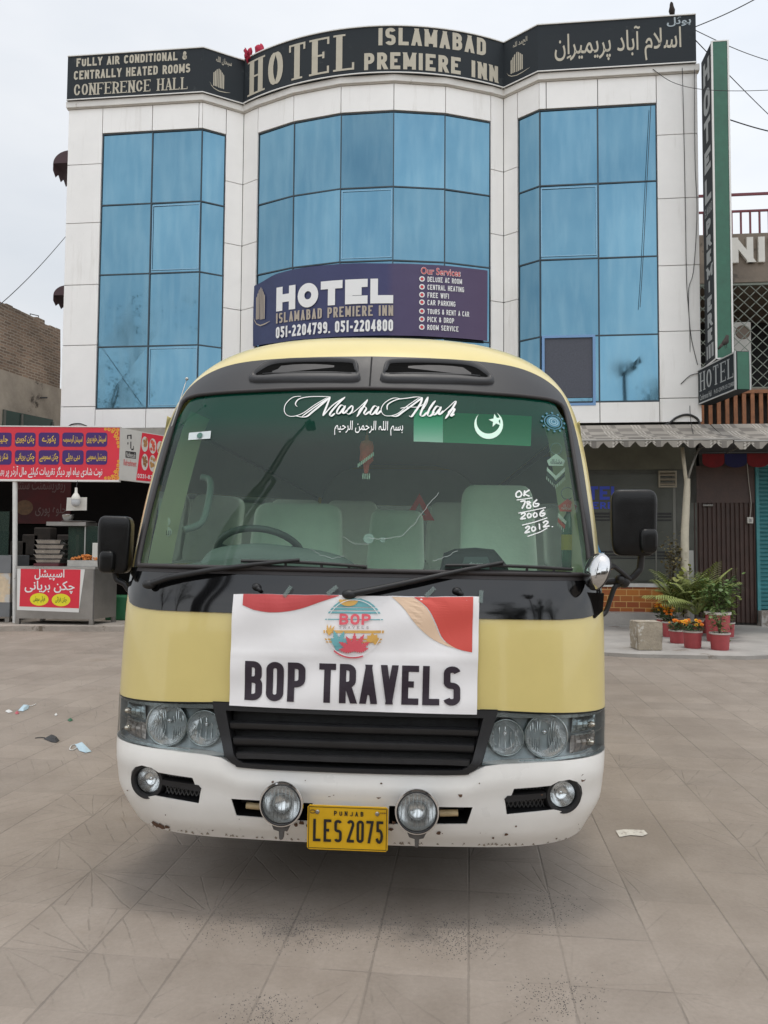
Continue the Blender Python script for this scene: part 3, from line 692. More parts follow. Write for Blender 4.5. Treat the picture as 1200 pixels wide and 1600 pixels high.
# ---- blue-purple vinyl banner across the bow
bn = empty('vinyl_banner', label='purple and navy vinyl banner with hotel phone numbers and services, tied across the blue glass', cat='banner', M=HM)
def vinyl():
    m = bpy.data.materials.new('purple_vinyl'); m.use_nodes = True; n = m.node_tree; b = n.nodes['Principled BSDF']; b.inputs['Roughness'].default_value = .42
    t = n.nodes.new('ShaderNodeTexCoord'); sx = n.nodes.new('ShaderNodeSeparateXYZ'); n.links.new(t.outputs['Object'], sx.inputs[0])
    r = n.nodes.new('ShaderNodeValToRGB'); mr = n.nodes.new('ShaderNodeMapRange'); mr.inputs[1].default_value = 4.1; mr.inputs[2].default_value = 9.0
    n.links.new(sx.outputs[0], mr.inputs[0]); n.links.new(mr.outputs[0], r.inputs[0])
    r.color_ramp.elements[0].color = (.016, .028, .095, 1); r.color_ramp.elements[1].color = (.060, .030, .090, 1)
    e = r.color_ramp.elements.new(.58); e.color = (.026, .027, .11, 1); e = r.color_ramp.elements.new(.61); e.color = (.05, .035, .105, 1)
    n.links.new(r.outputs[0], b.inputs['Base Color'])
    z = n.nodes.new('ShaderNodeTexNoise'); z.inputs['Scale'].default_value = 3; bp = n.nodes.new('ShaderNodeBump'); bp.inputs['Strength'].default_value = .25; bp.inputs['Distance'].default_value = .05
    n.links.new(t.outputs['Object'], z.inputs['Vector']); n.links.new(z.outputs[0], bp.inputs['Height']); n.links.new(bp.outputs[0], b.inputs['Normal'])
    return m
T0, T1 = -2.052, -1.094; BW = BR * (T1 - T0)
PV = PB(.05, T0)
tops = [(0, 6.98), (.25, 7.04), (.55, 7.12), (1.0, 7.17), (2, 7.17), (3, 7.14), (BW, 7.14)]
rows = []
for j in range(7):
    rows.append([PV(BW * i / 40, lerp(5.69, plin(tops, BW * i / 40), j / 6), .012 * math.sin(i * .9 + j * .6) * (1 if i < 12 else .4)) for i in range(41)])
g = MB(); g.grid(rows); g.grid([[v + Vector((0, .004, 0)) for v in r] for r in rows]); g.build('sheet', vinyl(), bn, smooth=True)
WHITE = pm('print_white', (.78, .78, .77), .5)
ta = lambda ang: BR * (ang - T0)
g = MB()
write(g, 'HOTEL', ta(-1.935), 6.33, .5, .50, .165, PV, total=BR * .47, step=.1, layer=.02, gap=.06)
write(g, '051-2204799, 051-2204800', ta(-1.935), 5.77, .12, .235, .05, PV, total=BR * .47, step=.1, layer=.02, gap=.03)
for i, s in enumerate(['DELUXE AC ROOM', 'CENTRAL HEATING', 'FREE WIFI', 'CAR PARKING', 'TOURS & RENT A CAR', 'PICK & DROP', 'ROOM SERVICE']):
    z = [6.84, 6.68, 6.52, 6.37, 6.19, 6.03, 5.87][i] - .055
    write(g, s, ta(-1.336), z, .058, .105, .019, PV, gap=.016, layer=.016, total=BR * .172 * [.78, .83, .48, .63, .95, .6, .70][i])
    c = [(ta(-1.357) + .045 * math.cos(k * .524), z + .052 + .045 * math.sin(k * .524)) for k in range(13)]
    ribbon(g, c, .022, PV, .016)
g.build('white_print', WHITE, bn)
g = MB(); write(g, 'ISLAMABAD PREMIERE INN', ta(-1.935), 6.08, .085, .21, .034, PV, total=BR * .47, step=.1, layer=.02, gap=.03)
logo(g, PV, .02, 6.05, .42, .86, .02); g.build('tan_print', pm('print_tan', (.42, .36, .29), .5), bn)
g = MB(); latin(g, 'Our Services', ta(-1.362), 6.93, BR * .155, .15, PV, layer=.016, bold=.03); g.build('white_outline', WHITE, bn)
g = MB(); latin(g, 'Our Services', ta(-1.362) + .006, 6.938, BR * .152, .135, PV, layer=.019, bold=.004)
for z in (6.84, 6.68, 6.52, 6.37, 6.19, 6.03, 5.87):
    g.add([PV(ta(-1.357) + .03 * math.cos(k * .524), z - .003 + .03 * math.sin(k * .524), .0185) for k in range(12)], [tuple(range(12))])
g.build('red_print', pm('print_red', (.62, .05, .06), .5), bn)

# ---- tall blade sign and the box sign below it
GREEN = pm('sign_green', (.025, .115, .07), .45, var=.2, scale=3)
bl = empty('blade_sign', label='tall narrow green-edged blade sign with stacked letters at the right corner of the facade', cat='sign', M=HM)
bx0, bx1, by0, by1, bz0, bz1 = 13.10, 13.39, -.04, -.68, 5.0, 11.04
g = MB(); g.box(bx0, bx1, by1, by0, bz0, bz1); g.build('board', SLATE, bl)
g = MB(); g.box(bx0 + .02, bx1 - .02, by1 - .012, by1 - .001, bz0 + .02, bz1 - .02); g.build('end_panel', GREEN, bl)
g = MB()
for x in (bx0 - .012, bx1 - .012): g.box(x, x + .03, by1 - .02, by1 + .012, bz0, bz1)
g.box(bx0 + .019, bx1 - .013, by1 - .019, by1 - .0125, bz0 - .005, bz0 + .018); g.box(bx0 + .019, bx1 - .013, by1 - .019, by1 - .0125, bz1 - .018, bz1 + .005)
g.box(bx0 - .012, bx0 - .001, by1 + .013, by0, bz0 - .01, bz0 + .02)
g.build('edge_trim', EDGE, bl)
PS = lambda a, z, l: Vector((bx0 - .001 - l, by0 - a, z))
zz = lambda y: 1.44 + (862.5 - y) * 14.25 / 1200
g = MB()
for ch, (ya, yb) in zip('HOTEL', ((68, 106), (115, 158), (165, 203), (215, 251), (261, 301))): write(g, ch, .13, zz(yb), .38, zz(ya) - zz(yb), .12, PS)
for ch, (ya, yb) in zip('PREMIERE', ((329, 352), (355, 376), (381, 401), (406, 425), (430, 448), (455, 478), (482, 504), (507, 527))): write(g, ch, .18 if ch != 'I' else .27, zz(yb), .27, zz(ya) - zz(yb), .085, PS)
write(g, 'INN', .10, zz(554), .1, zz(532) - zz(554), .055, PS, total=.42)
write(g, 'ISLAMABAD', .10, zz(322), .06, .17, .014, PS, total=.46, gap=.008)
g.build('lettering', pm('letter_silver', (.34, .36, .36), .5), bl)
bs = empty('box_sign', label='small box sign reading hotel, conference hall and phone numbers, mounted under the tall blade sign', cat='sign', M=HM)
w0 = HM.inverted() @ at_y(1091, 600, 14.62); w1 = HM.inverted() @ at_y(1150, 575, 13.22)
d = Vector((w1.x - w0.x, w1.y - w0.y, 0)); Lb = d.length; d /= Lb; nrm = Vector((d.y, -d.x, 0))
if nrm.x > 0: nrm = -nrm
b0, b1 = 4.27, 4.95
def bxp(a, z, l): p = Vector((w0.x, w0.y, 0)) + d * a + nrm * l; return Vector((p.x, p.y, z))
g = MB(); g.prism([(0, b0), (Lb, b0), (Lb, b1), (0, b1)], 0, -.25, bxp); g.build('board', SLATE, bs)
g = MB(); g.prism([(-.02, b0 + .012), (-.23, b0 + .012), (-.23, b1 - .012), (-.02, b1 - .012)], Lb + .001, Lb + .012, lambda a, z, l: bxp(l, z, a)); g.build('end_panel', GREEN, bs)
g = MB()
for a in (.006, -.256): g.prism([(a, b0), (a + .022, b0), (a + .022, b1), (a, b1)], Lb - .02, Lb + .02, lambda a_, z, l: bxp(l, z, a_))
g.prism([(0, b0 + .002), (Lb - .021, b0 + .002), (Lb - .021, b0 + .025), (0, b0 + .025)], .001, .012, bxp); g.prism([(0, b1 - .025), (Lb - .021, b1 - .025), (Lb - .021, b1 - .002), (0, b1 - .002)], .001, .012, bxp)
g.build('edge_trim', pm('trim_grey', (.45, .46, .45), .5), bs)
g = MB(); write(g, 'HOTEL', .08, b0 + .24, .2, .36, .05, bxp, total=Lb - .16, serif=True, thin=.4, gap=.07)
latin(g, 'Conference Hall', .06, b0 + .07, .46, .11, bxp, bold=.01); latin(g, 'Ph 051-2204799, 051-2204800', .62, b0 + .075, .72, .09, bxp, bold=.01); g.build('lettering', pm('letter_silver', (.34, .36, .36), .5), bs)
# ================================================================== AWNINGS, NEIGHBOURS, STALL, PLANTS
def awning_mat():
    m = bpy.data.materials.new('awning_fabric'); m.use_nodes = True; n = m.node_tree; L = n.links; b = n.nodes['Principled BSDF']; b.inputs['Roughness'].default_value = .85
    t = n.nodes.new('ShaderNodeTexCoord'); sx = n.nodes.new('ShaderNodeSeparateXYZ'); L.new(t.outputs['UV'], sx.inputs[0])
    def ma(op, a, c=None):
        x = n.nodes.new('ShaderNodeMath'); x.operation = op
        for i, v in enumerate((a, c)):
            if v is None: continue
            if isinstance(v, (int, float)): x.inputs[i].default_value = v
            else: L.new(v, x.inputs[i])
        return x.outputs[0]
    u, v = sx.outputs[0], sx.outputs[1]
    ck = n.nodes.new('ShaderNodeTexChecker'); ck.inputs['Scale'].default_value = 1; mp = n.nodes.new('ShaderNodeMapping'); mp.inputs['Scale'].default_value = (3.6, 4.5, 1); L.new(t.outputs['UV'], mp.inputs[0]); L.new(mp.outputs[0], ck.inputs['Vector'])
    ck.inputs['Color1'].default_value = (.30, .275, .24, 1); ck.inputs['Color2'].default_value = (.185, .168, .148, 1)
    c2 = n.nodes.new('ShaderNodeTexChecker'); mp2 = n.nodes.new('ShaderNodeMapping'); mp2.inputs['Scale'].default_value = (22, 24, 1); mp2.inputs['Rotation'].default_value = (0, 0, R(45)); L.new(t.outputs['UV'], mp2.inputs[0]); L.new(mp2.outputs[0], c2.inputs['Vector']); c2.inputs['Scale'].default_value = 1
    c2.inputs['Color1'].default_value = (.46, .43, .38, 1); c2.inputs['Color2'].default_value = (.20, .18, .155, 1)
    on = ma('MULTIPLY', ma('LESS_THAN', ma('FRACT', ma('MULTIPLY', u, 1.8)), .34), ma('LESS_THAN', ma('FRACT', ma('ADD', ma('MULTIPLY', v, 2.25), .1)), .62))
    mx_ = n.nodes.new('ShaderNodeMix'); mx_.data_type = 'RGBA'; L.new(on, mx_.inputs[0]); L.new(ck.outputs[0], mx_.inputs[6]); L.new(c2.outputs[0], mx_.inputs[7])
    z = n.nodes.new('ShaderNodeTexNoise'); z.inputs['Scale'].default_value = 1.5; z.inputs['Detail'].default_value = 6; L.new(t.outputs['Object'], z.inputs['Vector'])
    m3 = n.nodes.new('ShaderNodeMix'); m3.data_type = 'RGBA'; m3.blend_type = 'MULTIPLY'; m3.inputs[0].default_value = .7; L.new(mx_.outputs[2], m3.inputs[6]); L.new(z.outputs[0], m3.inputs[7])
    m4_ = n.nodes.new('ShaderNodeMix'); m4_.data_type = 'RGBA'; m4_.blend_type = 'ADD'; m4_.inputs[0].default_value = .25; L.new(m3.outputs[2], m4_.inputs[6]); L.new(mx_.outputs[2], m4_.inputs[7])
    L.new(m4_.outputs[2], b.inputs['Base Color']); return m
AWM = awning_mat()
def awning(u0, u1, zw, yw, zf, yf, label, drop=.13, pitch=.275):
    root = empty('fabric_awning', label=label, cat='awning', group='patterned awnings over the shopfronts', M=HM)
    n = int((u1 - u0) / pitch * 6); prof = []
    for k in range(9): t = k / 8; prof.append((lerp(yw, yf, t), lerp(zw, zf, t) - .05 * math.sin(math.pi * t)))
    vs, fs, uv = [], [], []
    rowsN = len(prof) + 2
    for i in range(n + 1):
        u = lerp(u0, u1, i / n); ph = ((u - u0) / pitch) % 1.0; sc_ = min(1, min(ph, 1 - ph) * 3.2)       # pointed scallops
        sag = .015 * math.sin(u * 2.3)
        col = [Vector((u, y, z + sag * (j / 8))) for j, (y, z) in enumerate(prof)]
        y, z = prof[-1]; col.append(Vector((u, y - .012, z - .02 + sag))); col.append(Vector((u, y - .010, z - .035 - drop * (.22 + .78 * sc_) + sag)))
        vs += col; vv = [j * .16 for j in range(len(prof))] + [len(prof) * .16 - .13, len(prof) * .16 + .02]; uv += [(u, v) for v in vv]
    for i in range(n):
        for j in range(rowsN - 1): fs.append((i * rowsN + j, (i + 1) * rowsN + j, (i + 1) * rowsN + j + 1, i * rowsN + j + 1))
    me = bpy.data.meshes.new('canopy'); me.from_pydata(vs, [], fs); ul = me.uv_layers.new(name='UVMap')
    for lp in me.loops: ul.data[lp.index].uv = uv[lp.vertex_index]
    me.materials.append(AWM); me.polygons.foreach_set('use_smooth', [True] * len(me.polygons)); o = bpy.data.objects.new('canopy', me); COL.objects.link(o); o.parent = root
    g = MB(); g.tube([(u0, yf, zf - .03), (u1, yf, zf - .03)], .02, 8); g.tube([(u0, yw, zw - .04), (u1, yw, zw - .04)], .025, 8)
    for u in (u0 + .3, (u0 + u1) / 2, u1 - .3): g.tube([(u, yw, zw - .55), (u, yf + .03, zf - .03)], .014, 6)
    g.build('support_frame', pm('pipe_grey', (.28, .27, .25), .5, metal=.5), root, smooth=True, angle=50)
    return root
awning(8.2, 13.16, 3.90, -.03, 3.45, -1.32, 'patterned beige awning with pointed edge on the hotel front, behind the big black mirror')
awning(13.19, 18.0, 3.90, -.02, 3.42, -1.30, 'patterned beige awning over the brown gate and teal shutter of the neighbouring shop')
g = MB(); g.quad((0, 0, 3.93), (13.03, 0, 3.93), (13.03, .3, 3.93), (0, .3, 3.93)); g.build('soffit', DARK, hotel)

# ---- neighbour on the right
nb = empty('neighbour_building', label='brown building with balcony, lattice window and shuttered shop, right of the hotel', cat='building', M=HM)
NY = 1.0
BRN = pm('brown_render', (.20, .165, .13), .85, var=.25, scale=2.5, bump=.25, bscale=14, dirt=((.10, .085, .07), 2.2, .6))
nz_ = lambda px, py, y=NY: on_h(px, py, y)
zr0, zr1 = nz_(1160, 365).z, nz_(1160, 298).z; zb0_, zb1_ = nz_(1160, 441).z, zr0; zo0 = nz_(1160, 606).z; zs0, zs1 = nz_(1160, 667).z, nz_(1160, 615).z
g = MB()
g.box(13.07, 20, NY, NY + 6, zb0_, zb1_); g.box(13.07, 20, NY + 3.0, NY + 6, zs0 - .1, zb0_ - .001); g.box(13.07, 20, NY + .02, NY + 6, 3.3, zs0 - .101); g.box(13.07, 20, NY, NY + .35, zo0 - .12, zo0); g.box(13.07, 13.16, NY + .01, NY + 2.99, zs0 - .1, zb0_ - .001)
g.build('wall', BRN, nb)
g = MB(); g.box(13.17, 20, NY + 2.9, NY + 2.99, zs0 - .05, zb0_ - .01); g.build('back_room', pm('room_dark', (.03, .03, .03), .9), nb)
MAR = pm('rail_maroon', (.16, .025, .035), .5, var=.2, scale=10)
g = MB(); g.box(13.2, 20, NY + .1, NY + .14, zr1 - .05, zr1); g.box(13.2, 20, NY + .1, NY + .14, zr1 - .40, zr1 - .36)
x = 13.25
while x < 19.9: g.box(x, x + .035, NY + .105, NY + .135, zr0, zr1 - .40); x += .185
for x in (13.2, 14.8, 16.4): g.box(x, x + .05, NY + .095, NY + .145, zr0, zr1)
g.build('roof_railing', MAR, nb)
g = MB(); zc0, zc1 = nz_(1160, 412).z, nz_(1160, 373).z; xn = nz_(1142, 390).x
PN = lambda a, b, l: Vector((a, NY - .002 - l, b))
wN = (nz_(1175, 390).x - xn)
me0 = len(g.v); write(g, 'NIT', xn, zc0, wN, zc1 - zc0, wN * .30, lambda a, b, l: PN(a, b, .07 + l), gap=.10)
k = list(g.f); n0 = len(g.v); g.v += [(v[0], NY - .004, v[2]) for v in g.v[:n0]]
ed = {}
for f in k:
    for a, b in zip(f, f[1:] + f[:1]): ed[(min(a, b), max(a, b))] = ed.get((min(a, b), max(a, b)), 0) + 1
for (a, b), c in ed.items():
    if c == 1: g.f.append([a, b, b + n0, a + n0]); g.mi.append(0)
g.build('roof_lettering', pm('letter_white', (.68, .66, .60), .6, var=.06, scale=5), nb)
LAT = pm('lattice_sage', (.22, .25, .21), .6, var=.2, scale=6)
g = MB(); zt0, zt1 = zo0 + .02, zb0_ - .05
step = .235; k = -20
Hh = zt1 - zt0
for d in (1, -1):
    x = 13.15 - Hh
    while x < 18 + Hh:
        x0, z0, x1, z1 = (x, zt0, x + Hh, zt1) if d == 1 else (x, zt1, x + Hh, zt0)
        a0 = max(x0, 13.18); b0_ = min(x1, 18.0)
        if b0_ > a0:
            f = lambda xx: z0 + (z1 - z0) * (xx - x0) / (x1 - x0)
            g.tube([(a0, NY + .06 + .008 * d, f(a0)), (b0_, NY + .06 + .008 * d, f(b0_))], .010, 4)
        x += step
g.box(13.17, 18, NY + .03, NY + .09, zt1, zt1 + .05); g.box(13.17, 18, NY + .03, NY + .09, zt0 - .05, zt0)
g.build('window_grille', LAT, nb)
ORG = pm('slat_orange', (.30, .12, .05), .65, var=.3, scale=6)
g = MB(); g.box(13.1, 18, NY - .04, NY + .02, zs1 + .0, zs1 + .07); x = 13.12
while x < 18: g.box(x, x + .075, NY - .03, NY + .01, zs0, zs1 - .001); x += .165
g.build('balustrade', ORG, nb)
g = MB(); g.box(13.1, 18, NY + .3, NY + .34, zs0, zs1); g.build('balustrade_back', pm('back_brown', (.06, .05, .042), .9, var=.3, scale=3), nb)
# air conditioner behind the lattice
ac = empty('air_conditioner', label='white air conditioner unit standing behind the lattice window', cat='air conditioner', M=HM)
p0, p1 = nz_(1143, 548, NY + .5), nz_(1168, 507, NY + .5)
g = MB(); g.bbox(p0.x - .02, p1.x, NY + .3, NY + .7, zo0 + .01, p1.z, .02); o = g.build('casing', pm('ac_white', (.50, .49, .45), .5, var=.1, scale=5), ac)
g = MB(); cx_ = (p0.x + p1.x) / 2; cz_ = p1.z - .22; g.lathe([(.15, 0), (.13, .012), (.10, .0)], 24, Matrix.Translation((cx_, NY + .298, cz_)) @ Matrix.Rotation(R(90), 4, 'X')); g.lathe([(.10, .002), (.0005, .004)], 24, Matrix.Translation((cx_, NY + .298, cz_)) @ Matrix.Rotation(R(90), 4, 'X')); g.build('fan_grille', pm('ac_brown', (.16, .12, .09), .6), ac)
# gate, shutter, valance at street level (plane just behind the awning)
g = MB(); g.box(13.07, 20, .35, 1.0, 0, 3.3); g.box(13.07, 20, .35, 1.02, 3.301, 3.95); g.build('shop_wall', pm('shop_wall', (.05, .045, .04), .8, var=.3, scale=2), nb)
GT = .33
gx0, gx1 = on_h(1080, 900, GT).x, on_h(1181, 900, GT).x; gz0, gz1, gzm = .10, on_h(1120, 728, GT).z, on_h(1120, 786, GT).z
BRW = pm('gate_brown', (.060, .033, .026), .45, var=.25, scale=4, bump=.1, bscale=30, dirt=((.13, .09, .07), 9, .68))
g = MB(); x = gx0
pts = []
while x < gx1: pts += [(x, 0), (x + .055, 0), (x + .065, .035), (x + .075, .035)]; x += .085
g.grid([[Vector((a, GT - .012 - b, z)) for a, b in pts] for z in (gz0, gzm)])
gt = g.build('folding_gate', BRW, nb)
g = MB(); g.box(gx0, gx1, GT - .03, GT, gzm + .001, gz1); g.build('top_panel', BRW, gt)
g = MB(); p = on_h(1104, 790, GT); g.tube([p + Vector((-.09, -.08, 0)), p + Vector((.09, -.08, 0))], .018, 8); g.build('bolt_handle', pm('steel_dull', (.4, .4, .38), .4, metal=.8), gt)
TEA = pm('shutter_teal', (.035, .17, .19), .5, var=.2, scale=3, dirt=((.14, .17, .16), 7, .66))
tz1 = on_h(1190, 732, GT).z; z = gz0 + .25; pr = []
while z < tz1: pr += [(0, z), (.022, z + .02), (.022, z + .055), (0, z + .075)]; z += .078
g = MB(); g.grid([[Vector((x, GT - .02 - o, z)) for o, z in pr] for x in (gx1 + .07, gx1 + 3)]); sh = g.build('roller_shutter', TEA, nb)
g = MB(); g.box(gx1 + .005, gx1 + .065, GT - .07, GT, gz0, tz1 + .1); g.build('guide_rail', pm('rail_teal', (.05, .22, .24), .5, var=.2, scale=6), sh)
g = MB(); g.box(gx1 + .005, gx1 + 3, GT - .25, GT, 0, gz0 + .24); g.build('step', CONC, nb)
va = empty('bunting_valance', label='red and blue scalloped cloth valance hanging over the brown gate', cat='valance', M=HM)
RV, BV = pm('valance_red', (.20, .015, .02), .85, var=.2, scale=8), pm('valance_blue', (.018, .02, .09), .85, var=.2, scale=8)
vz = on_h(1120, 709, .2).z; vx = on_h(1097, 715, .2).x; vw = .415
for i in range(8):
    g = MB(); P = [(vx + vw * i + .005, vz)] + [(vx + vw * (i + .5) - vw * .49 * math.cos(math.pi * k / 12), vz - .16 - .11 * math.sin(math.pi * k / 12)) for k in range(13)] + [(vx + vw * (i + 1) - .005, vz)]
    g.prism(P, .19, .20, lambda a, b, d: Vector((a, d, b))); g.build('scallop', RV if i % 2 == 0 else BV, va)
g = MB(); g.tube([(vx - .1, .195, vz + .01), (vx + vw * 8.1, .195, vz + .01)], .015, 6); g.build('rail', DARK, va)
db = empty('electric_switch', label='small white electric switch box hanging by the teal shutter', cat='switch', M=HM)
p = on_h(1172, 813, GT - .08); g = MB(); g.bbox(p.x - .055, p.x + .055, GT - .10, GT - .05, p.z - .06, p.z + .06, .01); g.build('plate', pm('switch_white', (.55, .54, .5), .4), db); g = MB(); g.bbox(p.x - .02, p.x + .02, GT - .112, GT - .1005, p.z - .03, p.z + .03, .004); g.build('button', pm('switch_grey', (.25, .25, .24), .4), db)
g = MB(); g.tube(catmull([p + Vector((0, 0, .06)), p + Vector((.03, .02, .35)), p + Vector((-.01, .02, .8)), p + Vector((-.03, .02, 1.1))], 5), .007, 5); g.build('wire', pm('wire_pale', (.4, .38, .34), .6), db)
# cream post with struts at the hotel corner
po_ = empty('canopy_post', label='cream painted canopy post with two struts beside the brown gate', cat='post', M=HM)
PC = pm('post_cream', (.52, .47, .37), .6, var=.12, scale=6, dirt=((.24, .19, .14), 8, .64))
q = lambda px, py, y=-.75: on_h(px, py, y)
g = MB(); g.tube([q(1070, 897), q(1070, 830), q(1073, 775), q(1074, 748)], [.075, .07, .06, .05], 12); g.build('shaft', PC, po_, smooth=True, angle=50)
g = MB(); g.tube([q(1073, 760), q(1070, 735), q(1066, 699)], .035, 8); g.build('strut', PC, po_, smooth=True); g = MB(); g.tube([q(1074, 752), q(1081, 728), q(1092, 700)], .02, 8); g.build('strut', pm('pipe_grey', (.28, .27, .25), .5, metal=.5), po_, smooth=True)
b_ = q(1070, 897); g = MB(); g.bbox(b_.x - .08, b_.x + .08, -.83, -.67, .07, .25, .01); g.tube([Vector((b_.x, -.75, .24)), b_ + Vector((0, 0, .02))], .074, 12); g.build('foot', PC, po_)
g = MB(); p = on_h(1077, 860, -.3); g.box(p.x - .02, p.x + .07, -.32, -.27, .07, p.z); tag(g.build('steel_offcut', pm('steel_dull', (.4, .4, .38), .4, metal=.8), None), 'grey steel offcut leaning behind the cream canopy post', 'steel bar').matrix_world = HM

# ---- roof bits: cloths, birds, side hoods
for i, (px, py, w, h) in enumerate(((388, 88, 8, 20), (407, 80, 14, 24))):
    d0 = 16.0; c = at_y(px, py, d0); k = d0 / 1200; g = MB(); rng = random.Random(i + 3)
    for a in range(3): g.ball(c + Vector((rng.uniform(-.4, .4) * w * k, rng.uniform(-.05, .05), rng.uniform(-.2, .2) * h * k)), h * k * .5, 7, (w / h * rng.uniform(.7, 1.1), .6, rng.uniform(.8, 1.1)))
    g.v = [tuple(Vector(v) + Vector((math.sin(v[2] * 60 + v[0] * 30) * .018, 0, math.sin(v[0] * 55) * .02))) for v in g.v]
    tag(g.build('red_cloth', pm('cloth_red', (.36, .014, .045), .85, var=.4, scale=14), None, smooth=True), ['small red cloth scrap on the roof edge beside the bigger bundle', 'larger bundled red cloth on the roof above the H of hotel'][i], 'cloth', 'red cloths on the roof edge')
def bird(c, s, label, turn=0):
    b = MB(); P = [Vector(p) * s for p in ((.10, 0, -.02), (.05, 0, .02), (0, 0, .06), (-.02, 0, .12), (-.035, 0, .165), (-.06, 0, .17))]
    M = Matrix.Translation(c) @ Matrix.Rotation(turn, 4, 'Z'); b.tube([M @ p for p in P], [r * s for r in (.012, .04, .055, .035, .028, .012)], 10); b.tube([M @ (Vector((.09, 0, -.01)) * s), M @ (Vector((.17, 0, -.09)) * s)], [.03 * s, .015 * s], 8); b.tube([M @ (Vector((-.055, 0, .168)) * s), M @ (Vector((-.085, 0, .16)) * s)], [.010 * s, .001], 6)
    for y in (-.02, .02): b.tube([M @ (Vector((0, y, .02)) * s), M @ (Vector((-.005, y, -.06)) * s)], .005 * s, 5)
    tag(b.build('bird', pm('bird_dark', (.03, .022, .018), .8, var=.3, scale=30), None, smooth=True), label, 'bird', 'birds on the signs')
bird(hw(12.55, -.06, 12.06) + Vector((0, 0, 0)), 1.15, 'dark bird perched on the roof sign above the Urdu writing', R(60))
bird(at_y(1134, 539, 13.4), 1.0, 'dark bird perched on top of the small box sign', R(200))
HOOD = pm('hood_maroon', (.045, .018, .022), .6, var=.2, scale=8)
for i, (zc, h, dpt) in enumerate(((9.75, .50, .36), (6.85, .38, .27))):
    g = MB(); n = 10; rows = []
    for k in range(9):
        y = lerp(.08, .95, k / 8); row = [Vector((-.012 - dpt * math.sin(R(90) * j / n), y, zc + h * .55 * math.cos(R(90) * j / n))) for j in range(n + 1)] + [Vector((-.012 - dpt, y, zc - h * (.30 + .22 * (k % 2))))]
        rows.append(row)
    g.grid(rows); g.grid([[r[j] for j in range(n + 1)] for r in (rows[0],)] + [[Vector((-.012, .08, zc)) for j in range(n + 1)]])
    tag(g.build('window_hood', HOOD, None, smooth=True, angle=50), ['maroon scalloped window hood on the left flank, the upper one', 'maroon scalloped window hood on the left flank, the lower one'][i], 'window hood', 'hoods on the left flank').matrix_world = HM
# ---- cables
CB = pm('cable_black', (.02, .02, .02), .6)
def cable(pts, label, r=.009, sag=0.0, group='overhead cables'):
    P = catmull([Vector(p) for p in pts], 8) if len(pts) > 2 else [Vector(pts[0]).lerp(Vector(pts[1]), i / 12) - Vector((0, 0, sag * math.sin(math.pi * i / 12))) for i in range(13)]
    g = MB(); g.tube(P, r, 6); tag(g.build('cable', CB, None, smooth=True), label, 'cable', group)
cable([at_y(-80, 540, 12), at_y(104, 368, 17.6)], 'thin black cable rising to the left edge of the hotel', .008, .15)
cable([at_y(1086, 42, 14.5), at_y(1230, -30, 12)], 'black cable rising from the roof corner to the top right', .009, .05)
cable([at_y(1086, 47, 14.5), at_y(1240, 105, 16)], 'black cable running right from behind the green blade sign', .008, .08)
cable([at_y(1086, 62, 14.9), at_y(1250, 225, 20)], 'black cable dropping to the far right behind the blade sign', .009, .05)
cable([at_y(1020, 108, 14.68), at_y(1050, 128, 14.55), at_y(1092, 139, 13.9), at_y(1160, 142, 13.5), at_y(1260, 138, 13)], 'slack wire looping from the cornice across the blade sign', .006)
cable([at_y(1137, 186, 15), at_y(1260, 215, 15)], 'short black cable leaving the blade sign at mid height', .012, .05)
hp = lambda px, py, y=-.02: HM @ on_h(px, py, y)
cable([hp(1066, 106, -.09), hp(1068, 180), hp(1071, 330), hp(1073, 440), hp(1078, 520), hp(1078, 640), hp(1086, 690, -1.0)], 'thin wire hanging down the right corner panels onto the awning', .006, group='wires on the corner panels')
cable([hp(1085, 108, -.09), hp(1086, 250), hp(1089, 330), hp(1084, 420), hp(1076, 455), hp(1079, 520), hp(1090, 570)], 'thin wire bulging near the blade sign on the corner panels', .006, group='wires on the corner panels')
cable([hp(1017, 165, -.04), hp(1011, 280, -.04), hp(1005, 400, -.04), hp(1000, 480, -.04)], 'thin dark wire hanging in front of the right bay glass', .006, group='wires on the corner panels')
cable([hp(1010, 668), hp(1040, 664), hp(1058, 652), hp(1075, 648), hp(1090, 655), hp(1094, 668)], 'thick black hose arched over the awning top', .022, group='wires on the corner panels')
cable([hp(1064, 600), hp(1072, 592), hp(1080, 586), hp(1092, 583)], 'short wire running into the small box sign', .008, group='wires on the corner panels')
cable([hp(106, 668), hp(112, 663), hp(125, 662), hp(136, 666)], 'short bent wire above the red food sign', .012, group='wires on the corner panels')

